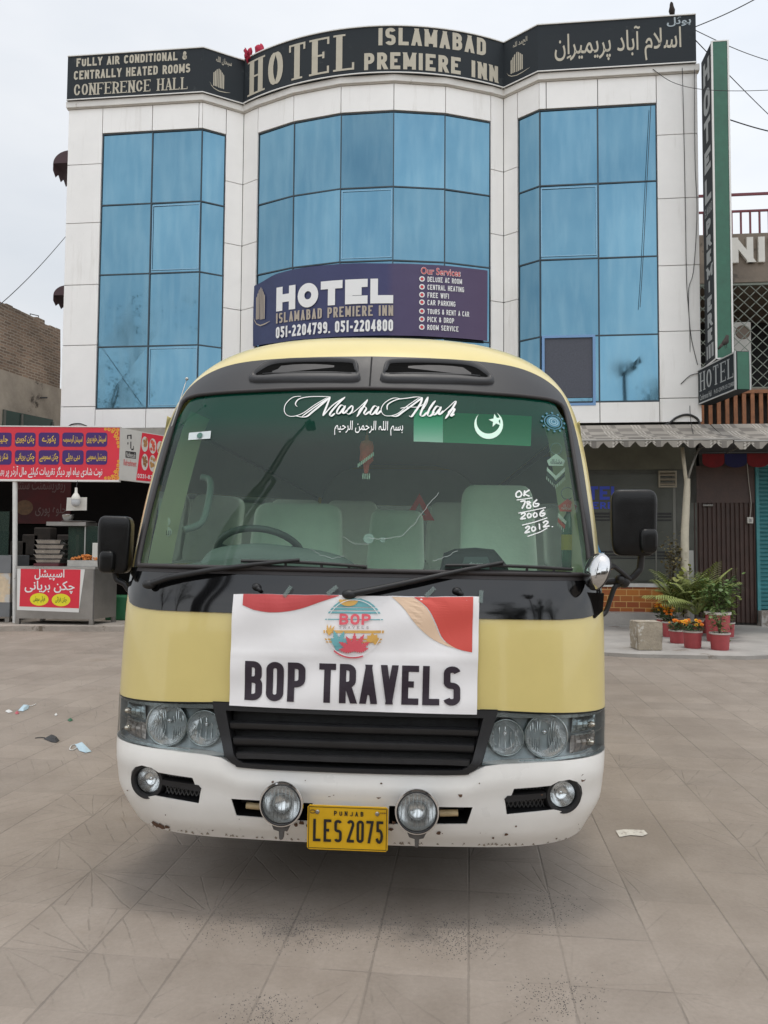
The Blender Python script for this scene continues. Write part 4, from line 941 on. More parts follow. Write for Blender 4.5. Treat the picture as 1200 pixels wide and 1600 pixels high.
# ---- brick building on the left
bb = empty('brick_building', label='weathered bare brick building at the left edge behind the food stall', cat='building')
def brick_mat():
    m = bpy.data.materials.new('old_brick'); m.use_nodes = True; n = m.node_tree; L = n.links; b = n.nodes['Principled BSDF']; b.inputs['Roughness'].default_value = .9
    t = n.nodes.new('ShaderNodeTexCoord'); br = n.nodes.new('ShaderNodeTexBrick'); br.inputs['Scale'].default_value = 1; br.inputs['Brick Width'].default_value = .21; br.inputs['Row Height'].default_value = .066; br.inputs['Mortar Size'].default_value = .012; br.inputs['Mortar Smooth'].default_value = .3
    br.inputs['Color1'].default_value = (.36, .26, .19, 1); br.inputs['Color2'].default_value = (.20, .15, .115, 1); br.inputs['Mortar'].default_value = (.42, .37, .31, 1)
    z = n.nodes.new('ShaderNodeTexNoise'); z.inputs['Scale'].default_value = 4; z.inputs['Detail'].default_value = 7
    vm = n.nodes.new('ShaderNodeMix'); vm.data_type = 'RGBA'; vm.inputs[0].default_value = .05; L.new(t.outputs['UV'], vm.inputs[6]); L.new(z.outputs['Color'], vm.inputs[7]); L.new(t.outputs['Object'], z.inputs['Vector'])
    L.new(vm.outputs[2], br.inputs['Vector'])
    z2 = n.nodes.new('ShaderNodeTexNoise'); z2.inputs['Scale'].default_value = .8; z2.inputs['Detail'].default_value = 8; L.new(t.outputs['Object'], z2.inputs['Vector'])
    r = n.nodes.new('ShaderNodeValToRGB'); r.color_ramp.elements[0].position = .3; r.color_ramp.elements[0].color = (.5, .48, .46, 1); r.color_ramp.elements[1].position = .75; r.color_ramp.elements[1].color = (1.25, 1.2, 1.15, 1); L.new(z2.outputs[0], r.inputs[0])
    mm = n.nodes.new('ShaderNodeMix'); mm.data_type = 'RGBA'; mm.blend_type = 'MULTIPLY'; mm.inputs[0].default_value = 1; L.new(br.outputs[0], mm.inputs[6]); L.new(r.outputs[0], mm.inputs[7]); L.new(mm.outputs[2], b.inputs['Base Color'])
    bp = n.nodes.new('ShaderNodeBump'); bp.inputs['Strength'].default_value = .8; bp.inputs['Distance'].default_value = .03; L.new(br.outputs['Fac'], bp.inputs['Height']); bp.invert = True; L.new(bp.outputs[0], b.inputs['Normal']); return m
BA0, BA1 = at_y(-70, 600, 16.2), at_y(93, 600, 19.6); BA0.z = BA1.z = 0
bd = (BA1 - BA0); bL = bd.length; bd /= bL; bn_ = Vector((bd.y, -bd.x, 0))
def bz_at(px, py):                                  # pixel -> (s along wall, z)
    d = ray(px, py); nn = bn_; t = (BA0 - CAMP).dot(nn) / d.dot(nn); P = CAMP + d * t; return ((P - BA0).dot(bd), P.z)
def bpt(s, z, o=0): return BA0 + bd * s + bn_ * o + Vector((0, 0, z))
top = [bz_at(-70, 436)] + [bz_at(px, py) for px, py in ((0, 468), (20, 480), (45, 492), (70, 503), (86, 513), (89, 520))]
s1, z_mid = bz_at(92, 600); zc_ = bz_at(0, 577)[1]
def uvq(mb_v, mb_f, name, mat, parent):
    me = bpy.data.meshes.new(name); me.from_pydata([bpt(*v) for v in mb_v], [], mb_f); ul = me.uv_layers.new(name='UVMap')
    for lp in me.loops: v = mb_v[lp.vertex_index]; ul.data[lp.index].uv = (v[0], v[1])
    me.materials.append(mat); o = bpy.data.objects.new(name, me); COL.objects.link(o); o.parent = parent; return o
rt = []; rng = random.Random(5)
for (sa, za), (sb, zb_) in zip(top, top[1:]):
    n = max(2, int((sb - sa) / .23))
    for k in range(n): t = k / n; zz0 = lerp(za, zb_, t) + rng.choice((0, 0, .04, -.05, .078)); rt += [(sa + (sb - sa) * t, zz0), (sa + (sb - sa) * (t + 1 / n) - .001, zz0)]
rt.append((s1, rt[-1][1])); rt = rt + [(bL + .02, rt[-1][1] - .9)]
vs = []; 
for s, z in rt: vs.append((s, z, 0))
nb_ = len(rt); low_ = [(s, zc_ - .0, 0) for s, z in rt]
fs = [(i, i + 1, nb_ + i + 1, nb_ + i) for i in range(nb_ - 1)]
V = vs + low_ + [(s, z, -.5) for s, z in rt]; fs += [(i, 2 * nb_ + i, 2 * nb_ + i + 1, i + 1) for i in range(nb_ - 1)] 
V += [(bL + .02, zc_, -.5)]; fs += [(nb_ - 1, 2 * nb_ - 1, 3 * nb_, 3 * nb_ - 1)]
uvq(V, fs, 'brick_wall', brick_mat(), bb)
g = MB(); REN = pm('old_render', (.38, .33, .27), .9, var=.3, scale=1.3, bump=.3, bscale=12, dirt=((.10, .08, .065), 1.2, .60))
zl = bz_at(60, 655)[1]
g.prism([(-1, 2.6), (bL + .04, 2.6), (bL + .04, zc_), (-1, zc_)], .03, -.5, lambda a, b, d: bpt(a, b, d)); g.build('rendered_wall', REN, bb)
g = MB(); s0_, za = bz_at(2, 650); s1_, zb2 = bz_at(80, 662); g.prism([(s0_, za - .5), (s1_, za - .5), (s1_, zb2 + .1), (s0_, za + .15)], .034, .05, lambda a, b, d: bpt(a, b, d)); w = g.build('window', pm('green_glass', (.02, .06, .045), .2), bb)
g = MB()
for s in (s0_, lerp(s0_, s1_, .33), s1_ - .05): g.prism([(s, za - .5), (s + .06, za - .5), (s + .06, za + .15), (s, za + .15)], .051, .08, lambda a, b, d: bpt(a, b, d))
g.build('frame', pm('alu_dull', (.16, .16, .14), .5, metal=.3), w)
g = MB(); g.prism([(0, 0), (bL, 0), (bL, 2.6), (0, 2.6)], -.01, -.5, lambda a, b, d: bpt(a, b, d)); g.build('lower_wall', pm('shop_dark', (.03, .026, .022), .9), bb)
g = MB(); p, q_ = bz_at(58, 497), bz_at(71, 500); g.tube([bpt(p[0], p[1], -.2), bpt(p[0], p[1] + .12, -.2), bpt(q_[0], q_[1] + .12, -.2), bpt(q_[0], q_[1], -.2)], .012, 5); g.build('roof_pipe', DARK, bb)
g = MB(); s, z = bz_at(64, 623); g.tube([bpt(s - .12, z, .08), bpt(s + .12, z + .05, .08)], .02, 5); g.build('drain_spout', DARK, bb)
# dark shop interior under the hotel's left part, with faded red shop board
g = MB(); a0, a1 = at_y(-140, 700, 15.2), at_y(300, 700, 15.0); sb = empty('shop_interior', label='dark open shop front with faded red board behind the food stall', cat='shop')
RW = 15.3
g = MB(); g.box(-9.4, -3.6, RW, RW + .1, .0, 3.62); g.build('back_wall', pm('shop_shaded', (.004, .0035, .003), .95, var=.3, scale=3, spec=.1), sb)  # deep shade of the open shop put into the near-black colour
c0, c1 = at_y(22, 818, RW - .03), at_y(111, 750, RW - .03)
g = MB(); g.box(c0.x, c1.x, RW - .04, RW - .001, c0.z, c1.z + .25); rb = g.build('faded_board', pm('faded_red', (.05, .005, .005), .8, var=.4, scale=2), sb)  # board colour also darkened for the shop's shade
PSB = lambda a, b, l: Vector((a, RW - .041 - l, b))
g = MB(); a, b = at_y(25, 770, RW - .04), at_y(102, 755, RW - .04); urdu(g, 'ریفریشمنٹ سنٹر', a.x, a.z, b.x - a.x, b.z - a.z + .07, PSB, bold=.005); a, b = at_y(55, 808, RW - .04), at_y(104, 787, RW - .04); urdu(g, 'حلوہ پوری', a.x, a.z, b.x - a.x, b.z - a.z, PSB, bold=.005); g.build('lettering', pm('faded_grey', (.12, .08, .075), .7), rb)
g = MB(); c = at_y(38, 793, RW - .05); g.add([Vector((c.x + .17 * math.cos(k * .35), RW - .043, c.z + .15 * math.sin(k * .35))) for k in range(18)], [tuple(range(18))]); g.build('faded_picture', pm('faded_brown', (.10, .055, .025), .7, var=.4, scale=12), rb)
g = MB(); c0, c1 = at_y(20, 870, RW - .5), at_y(112, 822, RW - .5)
for i in range(5):
    x = lerp(c0.x, c1.x, (i + .5) / 5); g.bbox(x - .17, x + .15, RW - .5, RW - .2, c0.z + .02 * (i % 2), lerp(c0.z, c1.z, .5 + .45 * ((i * 7) % 3) / 2), .02)
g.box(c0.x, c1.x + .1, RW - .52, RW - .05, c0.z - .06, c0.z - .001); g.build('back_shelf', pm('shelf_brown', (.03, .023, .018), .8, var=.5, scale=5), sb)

# ---- food stall sign (a box board with a turned end)
SD = 13.9
fsn = empty('food_stall_sign', label='red Urdu menu board with purple name boxes over the food stall', cat='sign')
c = at_y(187, 668, SD); zt_, zb_ = c.z, at_y(187, 750, SD).z; xr = c.x
PF = lambda a, b, l: Vector((a, SD - l, b))
REDS = pm('sign_red', (.66, .022, .045), .45, var=.05, scale=2)
g = MB(); g.box(-9.6, xr, SD, SD + .12, zb_, zt_); g.build('board', REDS, fsn)
g = MB(); g.box(-9.6, xr + .01, SD - .012, SD + .1, zb_ - .035, zb_ - .001); g.box(-9.6, xr + .01, SD - .012, SD + .1, zt_ + .001, zt_ + .02); g.build('edge_trim', EDGE, fsn)
PUR = pm('sign_purple', (.045, .010, .13), .5); YLW = pm('print_yellow', (.78, .52, .06), .5)
rowsU = (('اسپیشل حلوہ پوری', 'اسپیشل آلو سموسہ', 'پکوڑے', 'چکن کچوری', 'جلیبی'), ('ویجیٹیبل سموسے', 'دہی بھلے', 'چکن سموسے', 'چکن بریانی', 'شکر پارے'))
bxp_ = [(134, 168), (97, 131), (60, 93), (23, 56), (-14, 18.5)]; ry = [(676, 698), (703.5, 726)]
g = MB(); gy_ = MB()
for r_, (ya, yb) in zip(rowsU, ry):
    for (xa, xb), s in zip(bxp_, r_):
        P0, P1 = at_y(xa, yb, SD), at_y(xb, ya, SD); w, h = P1.x - P0.x, P1.z - P0.z; rd = .05
        pts = []
        for cx_, cz_, a0 in ((P1.x - rd, P1.z - rd, 0), (P0.x + rd, P1.z - rd, 90), (P0.x + rd, P0.z + rd, 180), (P1.x - rd, P0.z + rd, 270)): pts += [(cx_ + rd * math.cos(R(a0 + k * 22.5)), cz_ + rd * math.sin(R(a0 + k * 22.5))) for k in range(5)]
        g.add([PF(a, b, .003) for a, b in pts], [tuple(range(len(pts)))])
        ww = w * (.90 if len(s) > 8 else .66); urdu(gy_, s, P0.x + (w - ww) / 2, P0.z + h * .20, ww, h * .60, PF, layer=.006, bold=.012)
pb_ = g.build('name_boxes', PUR, fsn); gy_.build('lettering', YLW, fsn)
g = MB(); a, b = at_y(-18, 746, SD), at_y(160, 729, SD); urdu(g, 'نوٹ شادی بیاہ اور دیگر تقریبات کیلئے مال آرڈر پر بھی تیار', a.x, a.z, b.x - a.x, b.z - a.z, PF, bold=.012); g.build('note_line', WHITE, fsn)
g = MB()                                            # gold scroll ornament in the corners
for sgn, yc in ((1, 668.5), (-1, 749.5)):
    for k in range(12):
        t = k / 11; px = 186 - 4 - t * 22 * (1 if True else 0) * (t < .55) - (t >= .55) * 2; 
    for (px, py, r) in ((184, 3, 2.4), (178, 2.5, 3), (171, 2.6, 2.6), (165, 2.2, 2), (182, 9, 3.4), (183.5, 16, 3), (184.2, 23, 2.4), (185, 29, 1.8), (176, 6, 2), (180, 13, 2)):
        cc = at_y(px, yc + sgn * py, SD); rr = r * SD / 1200; ribbon(g, [(cc.x + rr * (1 - j / 22) * math.cos(R(j * 28 + px * 9)), cc.z + rr * (1 - j / 22) * math.sin(R(j * 28 + px * 9))) for j in range(14)], .020, PF, .003 + .0003 * (px % 3))
g.build('gold_ornament', pm('print_gold', (.74, .36, .03), .5), fsn)
# turned end of the board: pale part with the name, red part with pictures of food
e0 = Vector((xr + .012, SD)); e1p = at_y(262, 700, SD + 1.05); e1 = Vector((e1p.x, e1p.y)); ed_ = (e1 - e0); eL = ed_.length; ed_ /= eL; en = Vector((ed_.y, -ed_.x))
def PE(a, b, l): p = e0 + ed_ * a + en * l; return Vector((p.x, p.y, b))
def e_at(px, py):
    d = ray(px, py); o = Vector((0, 0)) - e0; dd = Vector((d.x, d.y)); t = -o.dot(en) / dd.dot(en); P = CAMP + d * t; return ((Vector((P.x, P.y)) - e0).dot(ed_), P.z)
g = MB(); g.prism([(0, zb_), (eL, zb_), (eL, zt_), (0, zt_)], 0, -.05, PE); g.build('end_board', pm('board_pale', (.55, .53, .49), .5, var=.06, scale=3), fsn)
sA, sB = e_at(222, 676), e_at(212, 751)
g = MB(); g.add([PE(*p, .003) for p in (e_at(212.5, 750.5), e_at(270, 755), e_at(270, 684), e_at(222, 676))], [(0, 1, 2, 3)]); g.build('red_panel', REDS, fsn)
cols = [(.40, .20, .08), (.62, .10, .06), (.45, .24, .10), (.30, .13, .05), (.42, .22, .07)]
for i, (px, py, rx, rz) in enumerate(((226, 694, 5.2, 12), (238.5, 697, 5.5, 12), (250, 700, 5, 11), (226, 722, 5.2, 13), (238, 724, 5.2, 13))):
    cc = e_at(px, py); kx_ = abs(e_at(px + 1, py)[0] - cc[0]); kz = abs(e_at(px, py + 1)[1] - cc[1]); g = MB()
    g.add([PE(cc[0] + rx * kx_ * math.cos(k * .314), cc[1] + rz * kz * math.sin(k * .314), .005) for k in range(20)], [tuple(range(20))]); o = g.build('food_picture', pm('picture_rim', (.60, .57, .52), .5), fsn)
    g = MB(); rng = random.Random(i)
    for k in range(9): a, b = cc[0] + rng.uniform(-.55, .55) * rx * kx_, cc[1] + rng.uniform(-.45, .65) * rz * kz; g.add([PE(a + .34 * rx * kx_ * math.cos(j * 1.05), b + .24 * rz * kz * math.sin(j * 1.05), .007 + k * .0003) for j in range(6)], [tuple(range(6))])
    g.build('food', pm('food_%s' % 'abcde'[i], cols[i], .6, var=.4, scale=25), o)
g = MB(); a, b = e_at(214.5, 746.5), e_at(240, 741); write(g, '0331-8333535', a[0], a[1], .05, abs(e_at(226, 740)[1] - e_at(226, 746.5)[1]), .014, PE, total=b[0] - a[0] + .25, layer=.006); g.build('phone_number', WHITE, fsn)
g = MB(); a, b = e_at(196, 716), e_at(212, 706)
g.add([PE(*p, .003) for p in (e_at(196, 715), e_at(212.3, 717), e_at(212.3, 706.5), e_at(196, 704.5))], [(0, 1, 2, 3)])
for (x0, y0, x1, y1) in ((198.5, 680, 200.2, 686), (203.5, 679, 205.5, 686), (199, 679.5, 205, 681), (199, 691, 200.5, 694.5), (203.5, 690, 205, 701), (205, 701, 208.5, 703.5), (208, 697, 209, 702)): g.add([PE(*p, .003) for p in (e_at(x0, y1), e_at(x1, y1), e_at(x1, y0), e_at(x0, y0))], [(0, 1, 2, 3)])
g.build('monogram', pm('ink_dark', (.03, .025, .025), .5), fsn)
g = MB(); a, b = e_at(197, 714), e_at(211.5, 708); latin(g, 'Nafeesah', a[0], a[1], b[0] - a[0], b[1] - a[1], PE, layer=.005); g.build('name_line', pm('board_pale2', (.62, .60, .56), .5), fsn)
g = MB(); a, b = e_at(193, 727), e_at(213, 720); latin(g, 'Refreshment', a[0], a[1], b[0] - a[0], b[1] - a[1], PE, layer=.005); g.build('red_line', pm('print_red', (.62, .05, .06), .5), fsn)
# ---- stall itself
g = MB(); a, b = at_y(23.5, 972, 13.95), at_y(23.5, 752, 13.95); g.tube([(a.x, 13.95, .09), (b.x, 13.95, b.z)], .042, 14); tag(g.build('white_post', pm('post_white', (.66, .65, .62), .5, var=.1, scale=5, dirt=((.30, .25, .19), 6, .66)), None, smooth=True, angle=50), 'slim white round post holding up the red stall sign', 'post')
STL = pm('steel_sheet', (.30, .285, .265), .36, metal=.75, var=.18, scale=1.6, bump=.03, bscale=6)
ct = empty('stall_counter', label='steel food counter on short legs with a red poster on its front', cat='counter')
k0, k1, k2 = at_y(24, 970, 13.72), at_y(145, 980, 13.60), at_y(181, 972, 14.25)
zc0, zc1 = .19, at_y(100, 889, 13.7).z
A, B, Cc = Vector((k0.x, k0.y)), Vector((k1.x, k1.y)), Vector((k2.x, k2.y)); Dd = A + (Cc - B)
g = MB(); g.prism([A, B, Cc, Dd], zc0, zc1, lambda a, b, d: Vector((a, b, d))); g.build('cabinet', STL, ct)
g = MB(); e = .03; c_ = (A + B + Cc + Dd) / 4; g.prism([c_ + (p - c_) * 1.03 for p in (A, B, Cc, Dd)], zc1 + .001, zc1 + .045, lambda a, b, d: Vector((a, b, d))); g.build('worktop', pm('steel_bright', (.42, .41, .39), .3, metal=.8, var=.1, scale=4), ct)
for p in (A, B, Cc, Dd): p2 = c_ + (p - c_) * .95; g = MB(); g.box(p2.x - .035, p2.x + .035, p2.y - .035, p2.y + .035, .0 if p is not Dd else .0, zc0); g.build('leg', STL, ct)
g = MB(); g.tube([(B.x + .002, B.y - .008, zc0), (B.x + .002, B.y - .008, zc1)], .010, 6); g.build('corner_seam', pm('steel_seam', (.12, .115, .11), .4, metal=.6), ct)
ps = empty('menu_poster', label='red chicken biryani poster with two yellow ovals taped to the steel counter front', cat='poster')
fd = (B - A).normalized(); fn = Vector((fd.y, -fd.x))
def PK(a, b, l): p = A + fd * a + fn * l; return Vector((p.x, p.y, b))
def k_at(px, py):
    d = ray(px, py); dd = Vector((d.x, d.y)); t = (A + fn * .006).dot(fn) / dd.dot(fn); P = CAMP + d * t; return ((Vector((P.x, P.y)) - A).dot(fd), P.z)
def quadp(mb, pts, l): mb.add([PK(*k_at(*p), l) for p in pts], [tuple(range(len(pts)))])
g = MB(); P = [k_at(*p) for p in ((26.5, 953), (123, 957), (133, 888), (27, 887))]; g.add([PK(*p, .006) for p in P] + [PK(*p, .0045) for p in P], [(0, 1, 2, 3), (7, 6, 5, 4)]); g.build('sheet', pm('poster_white', (.70, .69, .66), .5), ps)
g = MB(); quadp(g, ((30.5, 947.5), (123.5, 950.5), (126, 890), (32.5, 888.8)), .008); g.build('red_ground', REDS, ps)
g = MB(); a, b = k_at(54, 907), k_at(101, 889.5); urdu(g, 'اسپیشل', a[0], a[1], b[0] - a[0], b[1] - a[1], PK, layer=.010, bold=.015); a, b = k_at(38.5, 927), k_at(117, 908); urdu(g, 'چکن بریانی', a[0], a[1], b[0] - a[0], b[1] - a[1], PK, layer=.010, bold=.015); g.build('lettering', WHITE, ps)
for (px, py), s in (((61.5, 936.5), 'فرائی مچھلی'), ((95.5, 937.5), 'چکن فرائی')):
    cc = k_at(px, py); kx_ = k_at(px + 1, py)[0] - cc[0]; g = MB(); g.add([PK(cc[0] + 14.6 * kx_ * math.cos(k * .2618), cc[1] + 9.4 * kx_ * math.sin(k * .2618), .010) for k in range(24)], [tuple(range(24))]); o = g.build('yellow_oval', pm('oval_yellow', (.78, .70, .02), .5), ps)
    g = MB(); urdu(g, s, cc[0] - 9 * kx_, cc[1] - 5 * kx_, 18 * kx_, 10 * kx_, PK, layer=.013, bold=.006); g.build('lettering', pm('ink_green', (.06, .10, .02), .5), o)
# trays, glass case, fried food, pot
TR = pm('tray_steel', (.45, .44, .42), .22, metal=.9, var=.2, scale=12)
tb = zc1 + .047
for i in range(5):
    cx_, w = at_y(80 + [0, 1, -1, 2, 0][i], 860, 13.85).x, [.44, .50, .46, .50, .44][i]; z0 = tb + .05 + i * .088
    g = MB(); x0, x1, y0, y1 = cx_ - w / 2, cx_ + w / 2, 13.72, 14.08; rows = [[Vector((lerp(x0, x1, .5) + (x1 - x0) * a * k, lerp(y0, y1, .5) + (y1 - y0) * b * k, z)) for a, b in ((-.5, -.5), (.5, -.5), (.5, .5), (-.5, .5), (-.5, -.5))] for k, z in ((.86, z0 + .003), (.90, z0), (1.0, z0 + .058), (1.06, z0 + .062), (1.06, z0 + .068), (.98, z0 + .066), (.88, z0 + .006))]
    g.grid(rows); g.add(rows[0][:4], [(0, 1, 2, 3)]); o = g.build('steel_tray', TR, None, smooth=True, angle=30)
    tag(o, ['steel tray at the bottom of the stack on the stall counter', 'second steel tray from the bottom of the counter stack', 'middle steel tray of the five in the counter stack', 'fourth steel tray from the bottom of the counter stack', 'topmost steel tray of the stack on the stall counter'][i], 'tray', 'stacked steel trays')
g = MB(); cx_ = at_y(80, 860, 13.85).x; g.box(cx_ - .24, cx_ + .2, 13.7, 14.05, tb, tb + .048); tag(g.build('tray_crate', pm('crate_maroon', (.09, .015, .02), .6), None), 'low maroon crate under the stack of steel trays', 'crate')
gc = empty('glass_case', label='glass display case with a steel lid standing on the stall counter', cat='display case')
c0, c1 = at_y(109, 885, 13.95), at_y(137, 820, 13.95); g = MB(); gz1 = at_y(109, 822, 13.95).z
g.box(c0.x, c1.x + .42, 13.85, 13.854, tb, gz1); g.box(c0.x, c0.x + .004, 13.856, 14.2, tb, gz1); g.build('pane', thin_glass('case_glass', (.75, .80, .76), .02, haze=.05), gc)
g = MB(); g.box(at_y(78, 820, 13.9).x, at_y(139, 820, 13.9).x, 13.75, 14.3, gz1 + .001, gz1 + .07); g.build('lid', STL, gc)
g = MB(); g.box(c1.x - .01, c1.x + .01, 13.84, 13.848, tb, gz1); g.build('edge_bar', pm('alu_bright', (.5, .5, .48), .3, metal=.7), gc)
g = MB(); c = at_y(119, 818, 13.95); g.lathe([(.28, .0), (.30, .012), (.28, .02), (.001, .03)], 24, Matrix.Translation((c.x + .02, 14.0, gz1 + .072))); tag(g.build('pan_lid', STL, None, smooth=True, angle=40), 'flat round steel pan lid on top of the glass case', 'lid')
g = MB(); c = at_y(106, 808, 13.98); g.lathe([(.001, 0), (.07, .0), (.10, .05), (.105, .10), (.085, .11), (.08, .10), (.075, .05), (.001, .01)], 20, Matrix.Translation((c.x, 13.98, gz1 + .104))); tag(g.build('steel_bowl', TR, None, smooth=True, angle=40), 'small shiny steel bowl on the pan lid over the glass case', 'bowl')
ft = empty('food_tray', label='wide white tray heaped with orange fried snacks behind the glass case pane', cat='tray')
c0, c1 = at_y(110, 886, 13.80), at_y(160, 877, 13.80); g = MB(); g.box(c0.x, c1.x, 13.66, 13.84, tb, tb + .11); g.build('tray', pm('tray_white', (.42, .41, .38), .5, var=.15, scale=10), ft)
g = MB(); rng = random.Random(2)
for k in range(150):
    x = rng.uniform(c0.x + .04, c1.x - .04); y = rng.uniform(13.69, 13.82); h = .09 * math.sin(math.pi * clamp((x - c0.x) / (c1.x - c0.x), 0.1, .9)) * rng.random(); g.ball((x, y, tb + .115 + h), rng.uniform(.014, .024), 4, (1, 1, .8))
fo = g.build('fried_snacks', pm('snack_orange', (.52, .17, .03), .6, var=.4, scale=60), ft, smooth=True); fo['kind'] = 'stuff'
g = MB(); c = at_y(151, 862, 13.75); g.bbox(c.x - .07, c.x + .09, 13.72, 13.82, tb + .112, tb + .42, .01); tag(g.build('carton', pm('carton_white', (.55, .54, .5), .6), None), 'small white carton at the right end of the snack tray', 'carton')
lb_ = empty('hanging_bulb', label='white light bulb with paper card hanging under the red stall sign', cat='lamp')
c = at_y(118.5, 783, 13.75); k = 13.75 / 1200; g = MB(); M = Matrix.Translation(c); g.lathe([(.001, -.10), (.05, -.09), (.075, -.05), (.078, -.01), (.076, .03)], 20, M); g.build('bulb', pm('bulb_grey', (.48, .49, .50), .3), lb_, smooth=True)
g = MB(); g.lathe([(.080, .03), (.080, .06), (.05, .12), (.025, .15), (.022, .24), (.001, .245)], 20, M); g.build('holder', pm('holder_white', (.66, .64, .58), .5), lb_, smooth=True, angle=50)
g = MB(); g.tube([c + Vector((0, 0, .24)), c + Vector((.0, .05, .37))], .006, 6); g.build('cord', CB, lb_)
g = MB(); a, b = at_y(103.5, 798, 13.85), at_y(136, 777, 13.85); g.prism([(a.x, a.z), (b.x, a.z + .01), (b.x, b.z), (a.x + .01, b.z - .01)], 13.845, 13.85, lambda a_, b_, d: Vector((a_, d, b_))); g.build('card', pm('card_white', (.62, .60, .55), .7, var=.06, scale=20), lb_)
# counter at the left edge of the picture
lc = empty('display_counter', label='pale display counter with glass top cut by the left picture edge', cat='counter')
x1_ = at_y(16, 900, 14.0).x; g = MB(); g.box(-9.0, x1_, 14.0, 14.7, .45, .98); g.build('cabinet', pm('counter_cream', (.60, .48, .33), .6, var=.3, scale=3, dirt=((.55, .53, .5), 2, .5)), lc)
g = MB(); g.box(-9.0, x1_ + .01, 13.99, 14.71, .19, .449); g.box(-9.0, x1_ + .01, 13.99, 14.71, .981, 1.30); g.build('base', pm('counter_grey', (.16, .165, .17), .5, var=.1, scale=4), lc)
g = MB(); g.box(-9.0, x1_ - .05, 14.0, 14.004, 1.301, 2.1); g.build('pane', thin_glass('case_glass', (.75, .80, .76), .02, haze=.05), lc)
for x in (-8.8, x1_ - .06): g = MB(); g.box(x - .04, x + .04, 14.05, 14.12, .0, .189); g.build('leg', STL, lc)
g = MB(); c = at_y(190, 945, 14.6); g.bbox(c.x - .28, c.x + .28, 14.5, 14.9, .09, .55, .03); cr_o = g.build('gas_bottle_crate', pm('crate_green', (.02, .12, .05), .5, var=.2, scale=6), None); tag(cr_o, 'green crate standing behind the stall counter beside the minibus', 'crate')

# ---- potted plants on the pavement
POT = pm('pot_red', (.36, .06, .065), .6, var=.15, scale=8, dirt=((.42, .28, .26), 11, .66)); RIM = pm('pot_rim', (.50, .46, .42), .7, var=.15, scale=20); SOIL = pm('soil', (.05, .035, .025), .95)
PT = .05
def leafmat(name, c, var=.35): return pm(name, c, .55, var=var, scale=25)
LG, LD, LYL, LDRY = leafmat('leaf_green', (.10, .165, .045)), leafmat('leaf_dark', (.05, .095, .03)), leafmat('leaf_yellow', (.33, .34, .11)), leafmat('leaf_dry', (.17, .14, .06))
FLO, FLY = pm('flower_orange', (.72, .20, .01), .7, var=.2, scale=60), pm('flower_gold', (.76, .40, .02), .7, var=.2, scale=60)
def blade(mb, base, d, L, w, droop=.3, up=Vector((0, 0, 1)), n=4):
    d = d.normalized(); s = d.cross(up); s = s.normalized() if s.length > 1e-3 else Vector((1, 0, 0)); A, B = [], []
    for k in range(n + 1):
        t = k / n; p = base + d * (L * t) - up * (droop * L * t * t); ww = w * math.sin(math.pi * (.12 + .86 * t)) if k < n else 0
        A.append(p + s * ww); B.append(p - s * ww)
    mb.grid([A, B])
def pot(root, r, h):
    g = MB(); g.lathe([(.001, .004), (r * .86, .0), (r * .90, h * .1), (r * 1.0, h * .93)], 28); g.build('pot', POT, root, smooth=True, angle=50)
    g = MB(); g.lathe([(r * 1.0, h * .90), (r * 1.08, h * .92), (r * 1.09, h), (r * .95, h * 1.0), (r * .93, h * .88)], 28); g.build('rim', RIM, root, smooth=True, angle=40)
    g = MB(); g.lathe([(r * .94, h * .90), (.001, h * .93)], 20); g.build('soil', SOIL, root, smooth=True)
FLM = {}
def flower_mesh(mat):
    if mat.name in FLM: return FLM[mat.name]
    g = MB(); rng = random.Random(4)
    for ring, (r, z, n) in enumerate(((.030, 0, 11), (.022, .010, 9), (.012, .018, 6))):
        for k in range(n): a = 2 * math.pi * k / n + ring * .3; d = Vector((math.cos(a), math.sin(a), .3 + ring * .5)); blade(g, Vector((0, 0, z - .006)), d, r, r * .42, .1, n=3)
    g.ball((0, 0, .004), .016, 5); o = g.build('flower', mat, None); FLM[mat.name] = o.data; bpy.data.objects.remove(o); return FLM[mat.name]
def marigold(px, py, r, h, label, seed, nfl=10, bush=.17):
    p = at_z(px, py, PT); root = empty('potted_marigold', (p.x, p.y + r, PT), label, 'potted plant', 'red pots of marigolds'); pot(root, r, h); rng = random.Random(seed)
    g = MB()
    for k in range(240):
        a = rng.uniform(0, 6.28); rr = r * 1.15 * math.sqrt(rng.random()); z = h + rng.uniform(0, bush) * (1.1 - .5 * rr / r); d = Vector((math.cos(a) * rng.random(), math.sin(a) * rng.random(), rng.uniform(-.1, .9))); blade(g, Vector((rr * math.cos(a), rr * math.sin(a), z)), d, rng.uniform(.035, .07), rng.uniform(.008, .014), .3, n=3)
    g.build('foliage', LD, root)
    for k in range(nfl):
        a = rng.uniform(0, 6.28); rr = r * 1.05 * math.sqrt(rng.random()); o = bpy.data.objects.new('flower', flower_mesh(FLO if rng.random() < .55 else FLY)); COL.objects.link(o); o.parent = root; s = rng.uniform(.75, 1.25)
        o.location = (rr * math.cos(a), rr * math.sin(a) - .02, h + bush * rng.uniform(.55, 1.1)); o.rotation_euler = (rng.uniform(.1, .9), rng.uniform(-.4, .4), 0); o.scale = (s, s, s)
def frond(mb, base, d, L, droop, n=16, ll=.16, w=.010):
    d = d.normalized(); s = d.cross(Vector((0, 0, 1))).normalized(); P = [base + d * (L * t) - Vector((0, 0, droop * L * t * t)) for t in [k / n for k in range(n + 1)]]
    mb.tube(P, [.007 * (1 - .8 * k / n) for k in range(n + 1)], 5)
    for k in range(3, n + 1):
        dd = (P[k] - P[k - 1]).normalized(); l = ll * (.45 + .75 * math.sin(math.pi * (k / n) ** .8) )
        for sg in (1, -1): blade(mb, P[k], (dd * .75 + s * sg * .8), l, w, .35, n=3)
